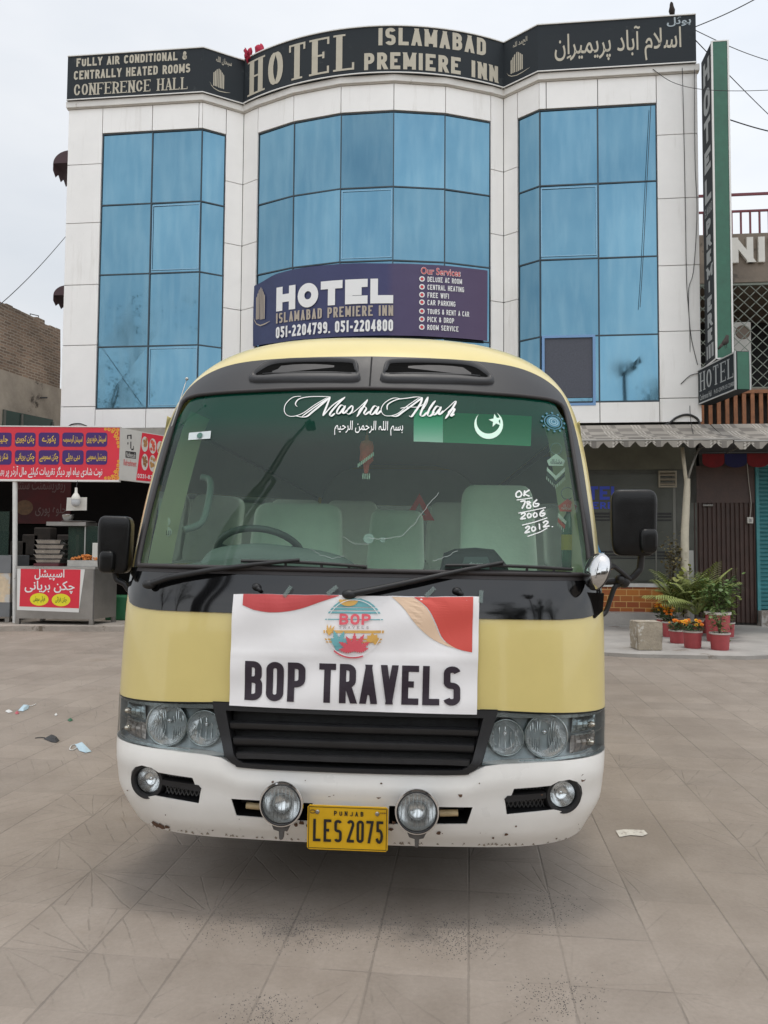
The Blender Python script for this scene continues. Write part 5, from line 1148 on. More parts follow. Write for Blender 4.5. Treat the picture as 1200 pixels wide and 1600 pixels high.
def palm(px, py, r, h, label, seed, nf=9, L=.6, mat=LG, ll=.16):
    p = at_z(px, py, PT); root = empty('potted_palm', (p.x, p.y + r, PT), label, 'potted plant', 'red pots of green plants'); pot(root, r, h); rng = random.Random(seed)
    for k in range(nf):
        a = 2 * math.pi * k / nf + rng.uniform(-.3, .3); el = rng.uniform(.7, 3.0); g = MB(); frond(g, Vector((.03 * math.cos(a), .03 * math.sin(a), h * .9 + .12)), Vector((math.cos(a), math.sin(a), el)), L * rng.uniform(.75, 1.1), rng.uniform(.25, .42), ll=ll, w=.014); g.build('frond', mat, root)
    return root
def bush(px, py, r, h, label, seed, hgt, wid, mat, n=420, ls=(.05, .10), lw=.35, name='potted_shrub', stems=6, lean=(0, 0)):
    p = at_z(px, py, PT); root = empty(name, (p.x, p.y + r, PT), label, 'potted plant', 'red pots of green plants'); pot(root, r, h); rng = random.Random(seed)
    st = MB(); lf = MB(); tips = []
    for k in range(stems):
        a = rng.uniform(0, 6.28); sp = rng.uniform(.3, 1) * wid; P = [Vector((0, 0, h * .9)), Vector((sp * .4 * math.cos(a) + lean[0] * .4, sp * .4 * math.sin(a), h + hgt * .5)), Vector((sp * math.cos(a) + lean[0], sp * math.sin(a), h + hgt * rng.uniform(.75, 1.0)))]
        P = catmull(P, 6); st.tube(P, [.010 * (1 - .7 * i / (len(P) - 1)) for i in range(len(P))], 5); tips += P[3:]
    st.build('stem', pm('stem_brown', (.10, .075, .045), .8), root)
    for k in range(n):
        t = rng.choice(tips); q_ = t + Vector((rng.gauss(0, 1), rng.gauss(0, 1), rng.gauss(0, 1))) * (.28 * wid + .02); L = rng.uniform(*ls); blade(lf, q_, Vector((rng.gauss(0, 1), rng.gauss(0, 1), rng.uniform(-.4, 1.0))), L, L * lw, .3, n=4)
    lf.build('foliage', mat, root); return root
palm(973, 968.5, .115, .24, 'small red pot with one young palm by the tiled wall, beside the minibus mirror', 1, 5, .62, LG, .13)
marigold(1021, 969, .105, .22, 'red marigold pot farthest back against the tiled wall', 2, 12, .22)
marigold(1031, 976, .10, .20, 'red marigold pot second from the tiled wall in the flower row', 3, 8, .20)
marigold(1040, 988, .11, .24, 'red marigold pot halfway along the flower row, behind the concrete block', 4, 12, .22)
marigold(1049, 996, .105, .25, 'red marigold pot third from the front of the flower row', 5, 12, .22)
marigold(1063, 1006, .118, .20, 'red marigold pot second from the front with a wide rim', 6, 13, .14)
marigold(1088, 1014, .130, .25, 'faded red marigold pot at the front end of the flower row', 7, 14, .14)
palm(1066, 990, .12, .26, 'feathery palm in a hidden pot behind the flower row, left part', 8, 18, 1.05, leafmat('leaf_palm', (.24, .28, .085)), .32)
palm(1092, 994, .12, .26, 'big fan-like palm with arching fronds in front of the brown gate', 9, 20, 1.15, leafmat('leaf_palm', (.24, .28, .085)), .34)
bush(1072, 986, .11, .24, 'yellow-leaved croton rising over the palms beside the cream post', 10, .80, .20, LYL, 170, (.10, .17), .30, 'potted_croton')
bush(1130, 1004, .185, .46, 'large red pot with a broad green bush in front of the brown gate', 11, .42, .27, LG, 420, (.05, .09), .38)
bush(1131.5, 1017, .135, .245, 'red pot with a small pale-leaved shrub at the front corner of the pavement', 12, .30, .14, leafmat('leaf_pale', (.14, .19, .06)), 150, (.04, .07), .35)
bush(1050, 984, .10, .22, 'tall half-dry plant climbing beside the cream post', 13, 1.45, .22, LDRY, 420, (.05, .09), .30, 'potted_climber', 7, (.10, 0))
palm(1118, 990, .13, .30, 'dark broad palm at the back right against the brown gate', 14, 12, .95, LD, .30)
LLM = leafmat('leaf_lime', (.19, .25, .06))
bush(1106, 990, .12, .26, 'bushy lime-green shrub in a hidden pot between the palms and the big red pot', 15, .52, .26, LLM, 420, (.05, .10), .40)
bush(1141, 996, .12, .24, 'leafy lime-green shrub at the right end of the plants beside the brown gate', 16, .50, .20, LLM, 300, (.05, .09), .40)
# concrete block
cbk = MB(); p = at_z(1017, 1017, PT); pb2 = at_z(995, 1015, PT); x0, x1 = at_z(997, 1017, PT).x, at_z(1037, 1017, PT).x
bm = bmesh.new(); bmesh.ops.create_cube(bm, size=1.0); bmesh.ops.bevel(bm, geom=list(bm.edges), offset=.03, segments=2, affect='EDGES'); bmesh.ops.subdivide_edges(bm, edges=list(bm.edges), cuts=3, use_grid_fill=True); rng = random.Random(3); bm.verts.index_update()
hz2 = .40
cbk.add([Vector((lerp(x0, x1, .5) + v.co.x * (x1 - x0) * (1 - .06 * (v.co.z < 0)) + rng.gauss(0, .003), p.y + .20 + v.co.y * .34 + rng.gauss(0, .003), PT + .0 + (v.co.z + .5) * hz2 + rng.gauss(0, .003))) for v in bm.verts], [[v.index for v in f.verts] for f in bm.faces]); bm.free()
tag(cbk.build('concrete_block', pm('block_concrete', (.36, .31, .24), .9, var=.2, scale=7, bump=.5, bscale=25, dirt=((.55, .52, .46), 9, .54)), None, smooth=True, angle=30), 'cream chipped concrete block standing before the flower row', 'block')

# ---- litter and marks on the plaza
def ground_poly(pts, name, mat, label, cat, group=None, h=.006, bump_=0.0):
    P = [at_z(*p, 0) for p in pts]; c = sum(P, Vector()) / len(P); g = MB()
    n = len(P); vs = [Vector((p.x, p.y, .004)) for p in P] + [Vector((lerp(p.x, c.x, .5), lerp(p.y, c.y, .5), .004 + h * 2 + bump_)) for p in P] + [Vector((c.x, c.y, .004 + h + bump_ * 1.2))]
    g.add(vs, [(i, (i + 1) % n, n + (i + 1) % n, n + i) for i in range(n)] + [(n + i, n + (i + 1) % n, 2 * n) for i in range(n)]); o = g.build(name, mat, None, smooth=True); return tag(o, label, cat, group), g
def mask(pts, loop, label, mat, lc):
    root = empty('face_mask', at_z(*pts[0], 0), label, 'face mask', 'discarded face masks'); M = Matrix.Translation(-at_z(*pts[0], 0))
    P = [at_z(*p, 0) for p in pts]; c = sum(P, Vector()) / len(P); g = MB(); n = len(P)
    vs = [Vector((p.x, p.y, .004)) for p in P] + [Vector((lerp(p.x, c.x, .45), lerp(p.y, c.y, .45), .022 + .006 * (i % 2))) for i, p in enumerate(P)] + [Vector((c.x, c.y, .026))]
    g.add([M @ v for v in vs], [(i, (i + 1) % n, n + (i + 1) % n, n + i) for i in range(n)] + [(n + i, n + (i + 1) % n, 2 * n) for i in range(n)]); g.build('cloth_body', mat, root, smooth=True, angle=40)
    g = MB(); g.tube([M @ (p + Vector((0, 0, .006))) for p in catmull([at_z(*p, 0) for p in loop], 6)], .0035, 5); g.build('ear_loop', lc, root)
MB_, MW, MK = pm('mask_blue', (.42, .55, .62), .8, var=.08, scale=30), pm('mask_white', (.62, .62, .60), .8), pm('mask_black', (.035, .035, .037), .8, var=.3, scale=20)
mask([(117, 1164), (127, 1161.5), (143, 1175), (134, 1177), (124, 1174)], [(118, 1164), (112, 1166), (109, 1172), (114, 1173), (120, 1169)], 'pale blue face mask on the ground, the nearest to the minibus', MB_, MW)
mask([(68, 1155), (78, 1151), (88, 1152), (93, 1158), (88, 1161), (80, 1160)], [(70, 1154), (62, 1153.5), (55, 1154.5)], 'black face mask lying flat on the ground', MK, MK)
mask([(28, 1111), (36, 1104), (46, 1103), (44, 1108), (36, 1112)], [(46, 1104), (52, 1103), (56, 1101), (50, 1104)], 'blue face mask farthest away at the left edge', MB_, MW)
ground_poly([(8, 1112), (14, 1110), (20, 1113), (13, 1114.5)], 'paper_scrap', MW, 'small white paper scrap at the left edge beside the far mask', 'paper')
ground_poly([(23, 1115), (27, 1111.5), (30, 1115), (26, 1117)], 'red_wrapper', pm('wrapper_red', (.45, .10, .12), .5), 'tiny red wrapper beside the far blue mask', 'wrapper')
ground_poly([(105, 1126), (111, 1123), (114, 1126), (109, 1128)], 'green_wrapper', pm('wrapper_green', (.03, .12, .06), .5), 'tiny dark green wrapper between the masks', 'wrapper')
ground_poly([(85, 1118), (88, 1116), (90, 1118), (87, 1119)], 'paper_scrap', MW, 'tiny white paper scrap between the masks', 'paper')
g = MB(); P = [at_z(*p, 0) for p in ((962, 1299), (975, 1297), (1006, 1298), (1012, 1304), (1004, 1307.5), (985, 1306), (968, 1309))]; g.add([Vector((p.x, p.y, .004)) for p in P], [tuple(range(len(P)))]); o = g.build('paint_patch', pm('paint_chalk', (.58, .55, .49), .8, var=.15, scale=20, dirt=((.33, .28, .24), 14, .56)), None); tag(o, kind='structure')
# loose grit on the paving in front of the minibus
g = MB(); rng = random.Random(8)
for k in range(3600):
    cl_ = rng.choice(((360, 1445), (475, 1450), (475, 1455), (600, 1450), (715, 1468), (840, 1428), (870, 1560), (415, 1585), (715, 1462))); px, py = cl_[0] + rng.triangular(-85, 85, 0), cl_[1] + rng.triangular(-42, 42, 0)
    if py < 1340 or py > 1640: continue
    p = at_z(px, py, 0); s = rng.uniform(.0009, .0028); g.add([p + Vector((s, 0, 0)), p + Vector((-s * .5, s * .9, 0)), p + Vector((-s * .5, -s * .9, 0)), p + Vector((0, 0, s * 1.2))], [(0, 1, 3), (1, 2, 3), (2, 0, 3)])
tag(g.build('gravel', pm('grit_dark', (.09, .085, .08), .8, var=.5, scale=90), None), kind='stuff')
# trees and a floodlight mast behind the photographer: they are seen mirrored in the glass
def tree(x, y, h, cr, label, seed):
    root = empty('street_tree', (x, y, 0), label, 'tree'); rng = random.Random(seed); g = MB(); tips = []
    tr = [Vector((0, 0, 0)), Vector((.1, 0, h * .25)), Vector((-.05, .1, h * .5))]; g.tube(catmull(tr, 4), [.22 - .012 * i for i in range(9)], 10)
    for k in range(9):
        a = rng.uniform(0, 6.28); P = catmull([tr[-1] - Vector((0, 0, rng.uniform(0, h * .15))), Vector((cr * .5 * math.cos(a), cr * .5 * math.sin(a), h * rng.uniform(.55, .75))), Vector((cr * math.cos(a) * rng.uniform(.5, 1), cr * math.sin(a), h * rng.uniform(.65, 1)))], 6); g.tube(P, [.08 * (1 - .85 * i / (len(P) - 1)) for i in range(len(P))], 6); tips += P[4:]
    g.build('trunk', pm('bark', (.09, .07, .05), .9), root); lf = MB()
    for k in range(4200):
        t = rng.choice(tips); L = rng.uniform(.07, .16); blade(lf, t + Vector((rng.gauss(0, 1), rng.gauss(0, 1), rng.gauss(0, .8))) * cr * .22, Vector((rng.gauss(0, 1), rng.gauss(0, 1), rng.gauss(0, 1))), L, L * .4, .2, n=2)
    lf.build('crown', LD, root)

tree(8.0, -10.8, 10.4, 1.5, 'small open-crowned tree behind the photographer, mirrored in the lower right bay', 21)
tree(4.9, -11.5, 8.9, 1.2, 'low tree behind the photographer, mirrored beside the insect screen', 22)
tree(-23.5, -10.5, 17.5, 3.2, 'tall tree behind the photographer, mirrored at the far left glass', 23)
tree(-15.6, -12, 17.0, 2.8, 'tall dark tree behind the photographer, mirrored in the narrow angled panes', 24)
tree(14.0, -13, 11.5, 3.0, 'broad tree behind the photographer on the right side of the plaza', 25)
fm = empty('floodlight_mast', (6.85, -10.2, 0), 'steel floodlight mast behind the photographer, mirrored in the right bay', 'mast')
MST = pm('mast_steel', (.14, .14, .14), .5, metal=.5)
g = MB(); g.tube([(0, 0, 0), (0, 0, 5), (0, 0, 10.5)], [.13, .11, .09], 12); g.build('pole', MST, fm, smooth=True)
g = MB(); g.lathe([(.10, 10.3), (.62, 10.62), (.64, 10.68), (.10, 10.70)], 20); g.build('crown_ring', MST, fm, smooth=True, angle=40)
for x, a in ((-.58, 25), (0, 0), (.58, -25)):
    g = MB(); g.bbox(-.22, .22, -.10, .10, -.20, .20, .02, Matrix.Translation((x, .1, 11.0)) @ Matrix.Rotation(R(a), 4, 'Y')); g.build('floodlight', MST, fm)
lm = empty('street_light_mast', (-2.78, .10, 0), 'tall stepped lamp mast beside the photographer, mirrored as a dark slanting line in the windscreen', 'mast')
g = MB(); g.tube([(0, 0, 0), (0, 0, 7.2), (0, 0, 7.25), (0, 0, 10.6), (0, 0, 10.65), (0, 0, 13.4)], [.13, .12, .09, .08, .05, .045], 14); g.tube([(.24, 0, 0), (.24, 0, 7.6), (.05, 0, 8.0)], .05, 8); lmp = g.build('pole', pm('mast_black', (.02, .02, .022), .5), lm, smooth=True, angle=50)
g = MB(); g.bbox(-.16, .16, -.55, -.05, 13.3, 13.42, .04); g.build('lamp_head', MST, lm)
def block(x0, x1, y, h, label, c, seed):
    root = empty('street_building', ((x0 + x1) / 2, y, 0), label, 'building', 'buildings across the plaza'); w = (x1 - x0) / 2; rng = random.Random(seed)
    g = MB(); g.box(-w, w, -8, 0, 0, h); g.box(-w - .2, w + .2, -.0, .5, h - .3, h); m = g.build('wall', pm('far_wall_%d' % seed, c, .8, var=.2, scale=.5), root)
    for fl_ in range(int(h / 3.2)):
        x = -w + 1
        while x < w - 2: g = MB(); g.box(x, x + 1.7, .0, .06, fl_ * 3.2 + .9, fl_ * 3.2 + 2.6); g.build('window', pm('far_glass', (.02, .025, .03), .15), root); x += 3.0
block(-34, -12, -26, 6.5, 'low drab shop block across the plaza behind the photographer, left part', (.16, .13, .10), 1)
block(-10, 9, -30, 9.5, 'three-storey drab block across the plaza behind the photographer, middle', (.20, .17, .14), 2)
block(11, 36, -27, 7.5, 'two-storey brownish block across the plaza behind the photographer, right part', (.14, .11, .09), 3)
# ================================================================== MINIBUS
ZK = [.0, .28, .36, .46, .62, .69, .86, 1.2, 1.36, 1.6, 1.9, 2.18, 2.41, 2.6]
YK = [.10, .07, .02, .0, .0, .02, .04, .085, .14, .235, .39, .56, .71, .86]
WK = [0., .28, .34, .40, .46, .60, .8, 1.3, 1.8, 2.1, 2.3]
WV = [.90, .950, .965, .995, 1.02, 1.034, 1.045, 1.048, 1.037, 1.02, 1.015]
BZ0, BZT, BP_, BRY, BQ0, BBOW = 1.9, 2.565, 3.0, .24, .64, .085
def mono(x, X, Y):
    n = len(X); h = [X[i + 1] - X[i] for i in range(n - 1)]; d = [(Y[i + 1] - Y[i]) / h[i] for i in range(n - 1)]
    m = [d[0]] + [0 if d[i - 1] * d[i] <= 0 else 2 * d[i - 1] * d[i] / (d[i - 1] + d[i]) for i in range(1, n - 1)] + [d[-1]]
    if x <= X[0]: return Y[0] + m[0] * (x - X[0])
    if x >= X[-1]: return Y[-1] + m[-1] * (x - X[-1])
    i = 0
    while x > X[i + 1]: i += 1
    t = (x - X[i]) / h[i]
    return Y[i] * (2 * t ** 3 - 3 * t * t + 1) + h[i] * m[i] * (t ** 3 - 2 * t * t + t) + Y[i + 1] * (-2 * t ** 3 + 3 * t * t) + h[i] * m[i + 1] * (t ** 3 - t * t)
def bW(z): return mono(z, WK, WV)
def bq(x, z):
    a = abs(x) / bW(z)
    return a if z <= BZ0 else (a ** BP_ + ((z - BZ0) / (BZT - BZ0)) ** BP_) ** (1 / BP_)
def bS(x, z):
    q = bq(x, z); c = 0
    if q > BQ0: t = min((q - BQ0) / (1 - BQ0), 1.0); c = BRY * (1 - math.sqrt(max(0, 1 - t ** 2.4)))
    return mono(z, ZK, YK) + BBOW * x * x + c
def bN(x, z, e=.004):
    q = bq(x, z)
    if q > .985:
        k = .985 / q; x = x * k; z = z if z <= BZ0 else BZ0 + (z - BZ0) * k
    gx = (bS(x + e, z) - bS(x - e, z)) / (2 * e); gz = (bS(x, z + e) - bS(x, z - e)) / (2 * e)
    return Vector((gx, -1, gz)).normalized()
def bF(x, z, off=0.0):                              # a point on (or off) the front skin
    p = Vector((x, bS(x, z), z)); return p + bN(x, z) * off if off else p
def FP(off): return lambda a, b, l: bF(a, b, off + l)
QF = [math.sin(R(90) * 0) for _ in range(0)]
_c = [BQ0 + (1 - BQ0) * math.sin(R(90) * i / 11) for i in range(1, 12)]; _c[-1] = .9999
QF = [-v for v in reversed(_c)] + [BQ0 * (i / 9 - 1) for i in range(0, 19)] + _c
bus = empty('minibus', label='cream yellow minibus with white bumper parked nose-on in the middle of the plaza', cat='minibus')
BM = Matrix.Translation((-.126, 3.0, 0)) @ Matrix.Rotation(-.046, 4, 'Z') @ Matrix.Rotation(.0128, 4, 'Y')
bus.matrix_world = BM
def strip_patch(mb, zb, zt, nv, off=0.0, qs=QF):    # full-width band between two height curves of x
    rows = []
    for j in range(nv + 1):
        row = []
        for q in qs:
            z = lerp(zb(abs(q)), zt(abs(q)), j / nv); x = q * bW(z); row.append(bF(x, z, off))
        rows.append(row)
    mb.grid(rows)
def loft(mb, A, B, n=6, off=0.0, f=None):           # skin between two (x,z) curves of equal length
    rows = []
    for j in range(n + 1):
        t = f(j / n) if f else j / n
        rows.append([bF(lerp(a[0], b[0], t), lerp(a[1], b[1], t), off) for a, b in zip(A, B)])
    mb.grid(rows)
def resample(pts, n):
    P = [Vector(p) for p in pts]; L = [0]
    for a, b in zip(P, P[1:]): L.append(L[-1] + (b - a).length)
    out = []
    for i in range(n + 1):
        s = L[-1] * i / n; k = 0
        while k < len(L) - 2 and s > L[k + 1]: k += 1
        out.append(P[k].lerp(P[k + 1], clamp((s - L[k]) / max(L[k + 1] - L[k], 1e-9), 0, 1)))
    return [(p.x, p.y) for p in out]
def mirx(pts): return [(-x, z) for x, z in pts]
YEL = pm('paint_yellow', (.67, .55, .205), .32, var=.05, scale=2, coat=.5, dirt=((.45, .38, .20), 40, .72))
BLK = pm('paint_black', (.004, .004, .0045), .06, coat=.2)
PLA = pm('plastic_black', (.011, .011, .012), .48, var=.15, scale=8, bump=.05, bscale=200)
PLG = pm('plastic_grey', (.055, .050, .052), .5, var=.12, scale=6)
def bumper_mat():
    m = pm('paint_white', (.80, .785, .745), .30, var=.05, scale=2.5, coat=.35, dirt=((.10, .05, .03), 13, .735))
    return m
WPT = bumper_mat()
CHR = pm('chrome', (.75, .75, .75), .08, metal=1.0)
ALU = pm('reflector', (.96, .97, .97), .20, metal=.85, var=.12, scale=30)
# ---- bumper with real recesses (cut out of a thick shell)
qx = lambda pts: (lambda q: plin(pts, q))
zbb = qx([(0, .292), (.6, .290), (.8, .296), (.92, .300), (1, .312)])
ztb = qx([(0, .584), (.42, .584), (.475, .612), (.52, .628), (.66, .636), (1, .638)])
g = MB()
nv = 14; rows_o, rows_i = [], []
for j in range(nv + 1):
    t = j / nv; ro, ri = [], []
    for q in QF:
        z = lerp(zbb(abs(q)), ztb(abs(q)), t); x = q * bW(z)
        sw = .012 * math.exp(-((t - .80) / .14) ** 2) if abs(q) < .94 else .012 * math.exp(-((t - .80) / .14) ** 2) * max(0, (1 - abs(q)) / .06)   # a soft shoulder along the top
        p = bF(x, z, sw); ro.append(p); ri.append(Vector((p.x * .955, p.y + .05, p.z)))
    rows_o.append(ro); rows_i.append(ri)
g.grid(rows_o); g.grid([list(reversed(r)) for r in rows_i])
m_ = len(QF)
for a, b in ((rows_o[0], rows_i[0]), (rows_o[-1], rows_i[-1])): g.grid([a, b])
g.grid([[r[0] for r in rows_o], [r[0] for r in rows_i]]); g.grid([[r[-1] for r in rows_o], [r[-1] for r in rows_i]])
bump = g.build('bumper', WPT, bus)
FOGO = [(.905, .500), (.898, .530), (.878, .553), (.845, .566), (.80, .563), (.769, .548), (.625, .538), (.612, .502), (.590, .498), (.599, .438), (.783, .452), (.83, .438), (.87, .444), (.896, .468)]
CUT = [(.147, .465), (.468, .465), (.447, .398), (.147, .391)]
cut = MB()
for S_ in (1, -1):
    for P in (FOGO, CUT): cut.prism([(x * S_, z) for x, z in P], -.35, .8, lambda a, b, d: Vector((a, d, b)))
co = cut.build('cutter', BLK)
md = bump.modifiers.new('cut', 'BOOLEAN'); md.operation = 'DIFFERENCE'; md.solver = 'EXACT'; md.object = co; co.matrix_world = BM
dg = bpy.context.evaluated_depsgraph_get(); dg.update()
nm = bpy.data.meshes.new_from_object(bump.evaluated_get(dg)); bump.modifiers.clear(); bump.data = nm; bpy.data.objects.remove(co)
nm.materials.clear(); nm.materials.append(WPT); nm.polygons.foreach_set('use_smooth', [True] * len(nm.polygons)); nm.set_sharp_from_angle(angle=R(32))
g = MB(); g.grid([[Vector((p.x * .99, p.y + .01 + .5 * k, p.z + .01 - .0 * k)) for p in rows_o[0]] for k in (0, 1)])   # belly behind the bumper
g.box(-.93, .93, .42, 6.4, .30, .36); g.build('underbody', pm('underbody', (.012, .012, .012), .9), bus)  # low floor slab added to darken the ground under the bus
g = MB(); rng = random.Random(12)                   # chipped paint showing rust
def chip(x, z, r):
    n = 9; g.add([bF(x + r * rng.uniform(.45, 1.25) * math.cos(k * .698), z + r * rng.uniform(.4, 1.1) * math.sin(k * .698), .0022 + .012 * math.exp(-(((z - .3) / .3 - .80) / .14) ** 2)) for k in range(n)], [tuple(range(n))])
for x, z, r in ((-.80, .318, .020), (-.77, .313, .022), (-.745, .318, .012), (.90, .565, .018), (.905, .585, .010), (.42, .515, .012), (-.19, .385, .012), (-.21, .375, .009), (-.165, .372, .009), (-.08, .50, .010), (-.065, .506, .008), (.02, .505, .007), (.11, .502, .012), (.155, .372, .010), (.165, .40, .009), (.34, .36, .010), (.60, .355, .008), (-.30, .54, .007), (.55, .34, .006), (-.25, .352, .009)): chip(x, z, r)
for k in range(24): chip(rng.uniform(-.93, .93), rng.choice((rng.uniform(.315, .40), rng.uniform(.32, .57))), rng.uniform(.0018, .0052))
bb_ = g.build('paint_chips', pm('rust_brown', (.12, .065, .04), .85, var=.4, scale=60), bump)
g = MB(); rng = random.Random(13)
for k in range(60): x = rng.uniform(-.9, .9); g.add([bF(x + a, .297 + rng.uniform(0, .010), .002) for a in (0, .006, .012)] + [bF(x + .006, .303 + rng.uniform(.004, .014), .002)], [(0, 1, 2, 3)])
g.build('edge_scuffs', pm('scuff_grey', (.30, .26, .21), .85), bump)
# recess linings, fog lamps, slots
for S_ in (1, -1):
    g = MB(); A = [(x * S_, z) for x, z in FOGO]
    ctr = (sum(a for a, _ in A) / len(A), sum(b for _, b in A) / len(A))
    big = [(ctr[0] + (a - ctr[0]) * 1.06, ctr[1] + (b - ctr[1]) * 1.08) for a, b in A]
    vs = [bF(a, b, -.058) for a, b in big]; g.add(vs, [tuple(range(len(vs)))])
    for (a, b), (c, d_) in zip(A, A[1:] + A[:1]): g.quad(bF(a, b, -.003), bF(c, d_, -.003), bF(c, d_, -.058), bF(a, b, -.058))
    fr_ = g.build('fog_lamp', PLA, bus)
    # blade across the intake, and its mesh
    g = MB(); P = [(.588, .497), (.60, .510), (.75, .520), (.75, .500), (.60, .486)]
    g.prism([(x * S_, z) for x, z in P], -.045, .006, lambda a, b, d: bF(a, b, d)); g.build('intake_blade', PLA, fr_)
    g = MB()
    for zc0, zc1, x0, x1 in ((.522, .546, .63, .755), (.452, .486, .605, .76)):
        n = 9
        for i in range(n):
            xa, xb = lerp(x0, x1, i / n), lerp(x0, x1, (i + 1) / n)
            for za, zb_ in ((zc0, zc1), (zc1, zc0)): g.tube([bF(xa * S_, za, -.035), bF(xb * S_, zb_, -.035)], .0022, 5)
    g.build('intake_mesh', pm('mesh_grey', (.10, .10, .10), .4, metal=.6), fr_)
    c = bF(.828 * S_, .503, -.012); n_ = (bN(.828 * S_, .503) + Vector((0, -1.2, 0))).normalized()
    M = Matrix.Translation(c) @ n_.to_track_quat('Z', 'Y').to_matrix().to_4x4()
    g = MB(); g.lathe([(.074, -.05), (.074, .004), (.069, .012), (.056, .010), (.052, .0)], 32, M); g.build('bezel', PLA, fr_, smooth=True, angle=40)
    g = MB(); g.lathe([(.001, -.048), (.02, -.045), (.038, -.03), (.05, -.006)], 28, M); g.ball(c + n_ * -.028, .010, 6); g.build('reflector', ALU, fr_, smooth=True)
    g = MB(); g.lathe([(.0005, .010), (.02, .0085), (.04, .004), (.052, -.002)], 28, M); g.build('lens', thin_glass('lens_glass', (.93, .95, .95), .02), fr_, smooth=True)
    # slot in the middle of the bumper with its towing hook
    g = MB(); A = [(x * S_, z) for x, z in CUT]; vs = [bF(a * 1.02, b, -.09) for a, b in [(A[0][0], A[0][1] + .01), (A[1][0], A[1][1] + .01), (A[2][0], A[2][1] - .01), (A[3][0], A[3][1] - .01)]]
    g.add(vs, [(0, 1, 2, 3)])
    for (a, b), (c2, d_) in zip(A, A[1:] + A[:1]): g.quad(bF(a, b, -.004), bF(c2, d_, -.004), bF(c2, d_, -.09), bF(a, b, -.09))
    s_ = g.build('bumper_slot', pm('slot_black', (.004, .004, .004), .9, spec=.1), bus)
    g = MB(); g.tube([bF(.345 * S_, .425, -.03), bF(.415 * S_, .428, -.03)], .013, 12); g.build('towing_hook', pm('hook_cream', (.52, .40, .22), .5, var=.15, scale=20), s_, smooth=True, angle=50)
    g = MB(); g.tube([bF(.33 * S_, .437, -.045), bF(.37 * S_, .45, -.055), bF(.44 * S_, .447, -.05)], .014, 10); g.build('hook_bracket', PLA, s_, smooth=True)
# ---- yellow front band, pillars, roof cap
body = MB()
ztop_hl = qx([(0, .828), (.5, .828), (.6, .823), (1, .806)])
strip_patch(body, ztop_hl, lambda q: 1.345, 10)
KARC = []
def qlim(z, q): 
    zt = 0 if z <= BZ0 else ((z - BZ0) / (BZT - BZ0)) ** BP_
    return bW(z) * max(0, q ** BP_ - zt) ** (1 / BP_)
Kr = [(qlim(1.345, .956), 1.345), (qlim(1.48, .954), 1.48), (qlim(1.68, .952), 1.68), (qlim(1.90, .951), 1.90), (qlim(2.06, .950), 2.06), (.944, 2.17), (.905, 2.243), (.80, 2.312), (.64, 2.353), (.33, 2.371), (0, 2.378)]
Gr = [(.960, 1.354), (.955, 1.48), (.944, 1.68), (.933, 1.90), (.926, 2.06), (.912, 2.135), (.86, 2.162), (.76, 2.168), (.60, 2.175), (.32, 2.187), (0, 2.191)]
def sym(half, n=6):
    h = [(p.x, p.y) for p in catmull([Vector((a, b)) for a, b in half], n)]
    return h + [(-x, z) for x, z in reversed(h[:-1])]
K = sym(Kr); G_ = sym(Gr)
OUT = []
for x, z in K:
    if z <= BZ0: OUT.append((math.copysign(bW(z) * .9999, x), z)); continue
    q = bq(x, z); a, b = 1.0, 1.0 / q * 1.05
    k = 1.0 / q
    for _ in range(12): k *= .9999 / bq(x * k, BZ0 + (z - BZ0) * k)
    OUT.append((x * k, BZ0 + (z - BZ0) * k))
NO = 12; rows = []
for j in range(NO + 1):
    t = math.sin(R(90) * j / NO); rows.append([bF(lerp(a[0], b[0], t), lerp(a[1], b[1], t)) for a, b in zip(K, OUT)])
body.grid(rows)
# roof and sides, swept back from the edge of the front skin
REAR = 6.6
edge = [bF(*p) for p in OUT]
rs = []
for k in range(9):
    t = k / 8; rs.append([Vector((p.x, lerp(p.y, REAR, t ** 1.5), p.z + .0)) for p in edge if p.z > 2.06])
body.grid(rs)
for S_ in (1, -1):
    low = []
    for z in [.38 + (.97) * i / 12 for i in range(13)]:
        x = bW(z) * S_; y0 = bS(x * .9999, z); low.append([Vector((x, lerp(y0, REAR, (k / 10) ** 1.5), z)) for k in range(11)])
    body.grid(low)
    zz_ = [1.35 + .73 * i / 8 for i in range(9)]
    for ya, yb in ((None, .62), (1.42, 1.50), (2.6, 2.68), (3.8, 3.88), (5.0, 5.08), (6.2, REAR)):      # window pillars
        body.grid([[Vector((qlim(z, .9999) * S_, (bS(qlim(z, .9999), z) if ya is None else ya) if k == 0 else (yb + (.36 * (z - 1.35) if ya is None else 0)), z)) for k in (0, 1)] for z in zz_])
rear = [Vector((p.x, REAR, p.z)) for p in edge if p.z > 2.06]
body.grid([[Vector((x, REAR, z)) for x in (-1.04, 1.04)] for z in (.4, 1.3)])
body.grid([[Vector((x, REAR, z)) for x in (-1.02, 1.02)] for z in (2.0, 2.2)]); body.add(rear, [tuple(range(len(rear)))])
bo = body.build('body', YEL, bus, smooth=True, angle=40)
for S_ in (1, -1):
    g = MB(); g.grid([[Vector(((qlim(z, .9999) - .012) * S_, y, z)) for y in (.70, 2, 4, 6.5)] for z in zz_]); g.build('side_window', thin_glass('side_glass', (.78, .84, .80), .01), bus, smooth=True)
g = MB(); g.quad((-.95, REAR - .005, 1.3), (.95, REAR - .005, 1.3), (.95, REAR - .005, 2.0), (-.95, REAR - .005, 2.0)); g.build('rear_window', thin_glass('side_glass', (.78, .84, .80), .01), bus)
# thin dark shut line between band and lamps
g = MB(); strip_patch(g, lambda q: ztop_hl(q) - .008, lambda q: ztop_hl(q) + .0, 1, -.004); g.build('shut_line', pm('gap_black', (.008, .008, .008), .8), bus)
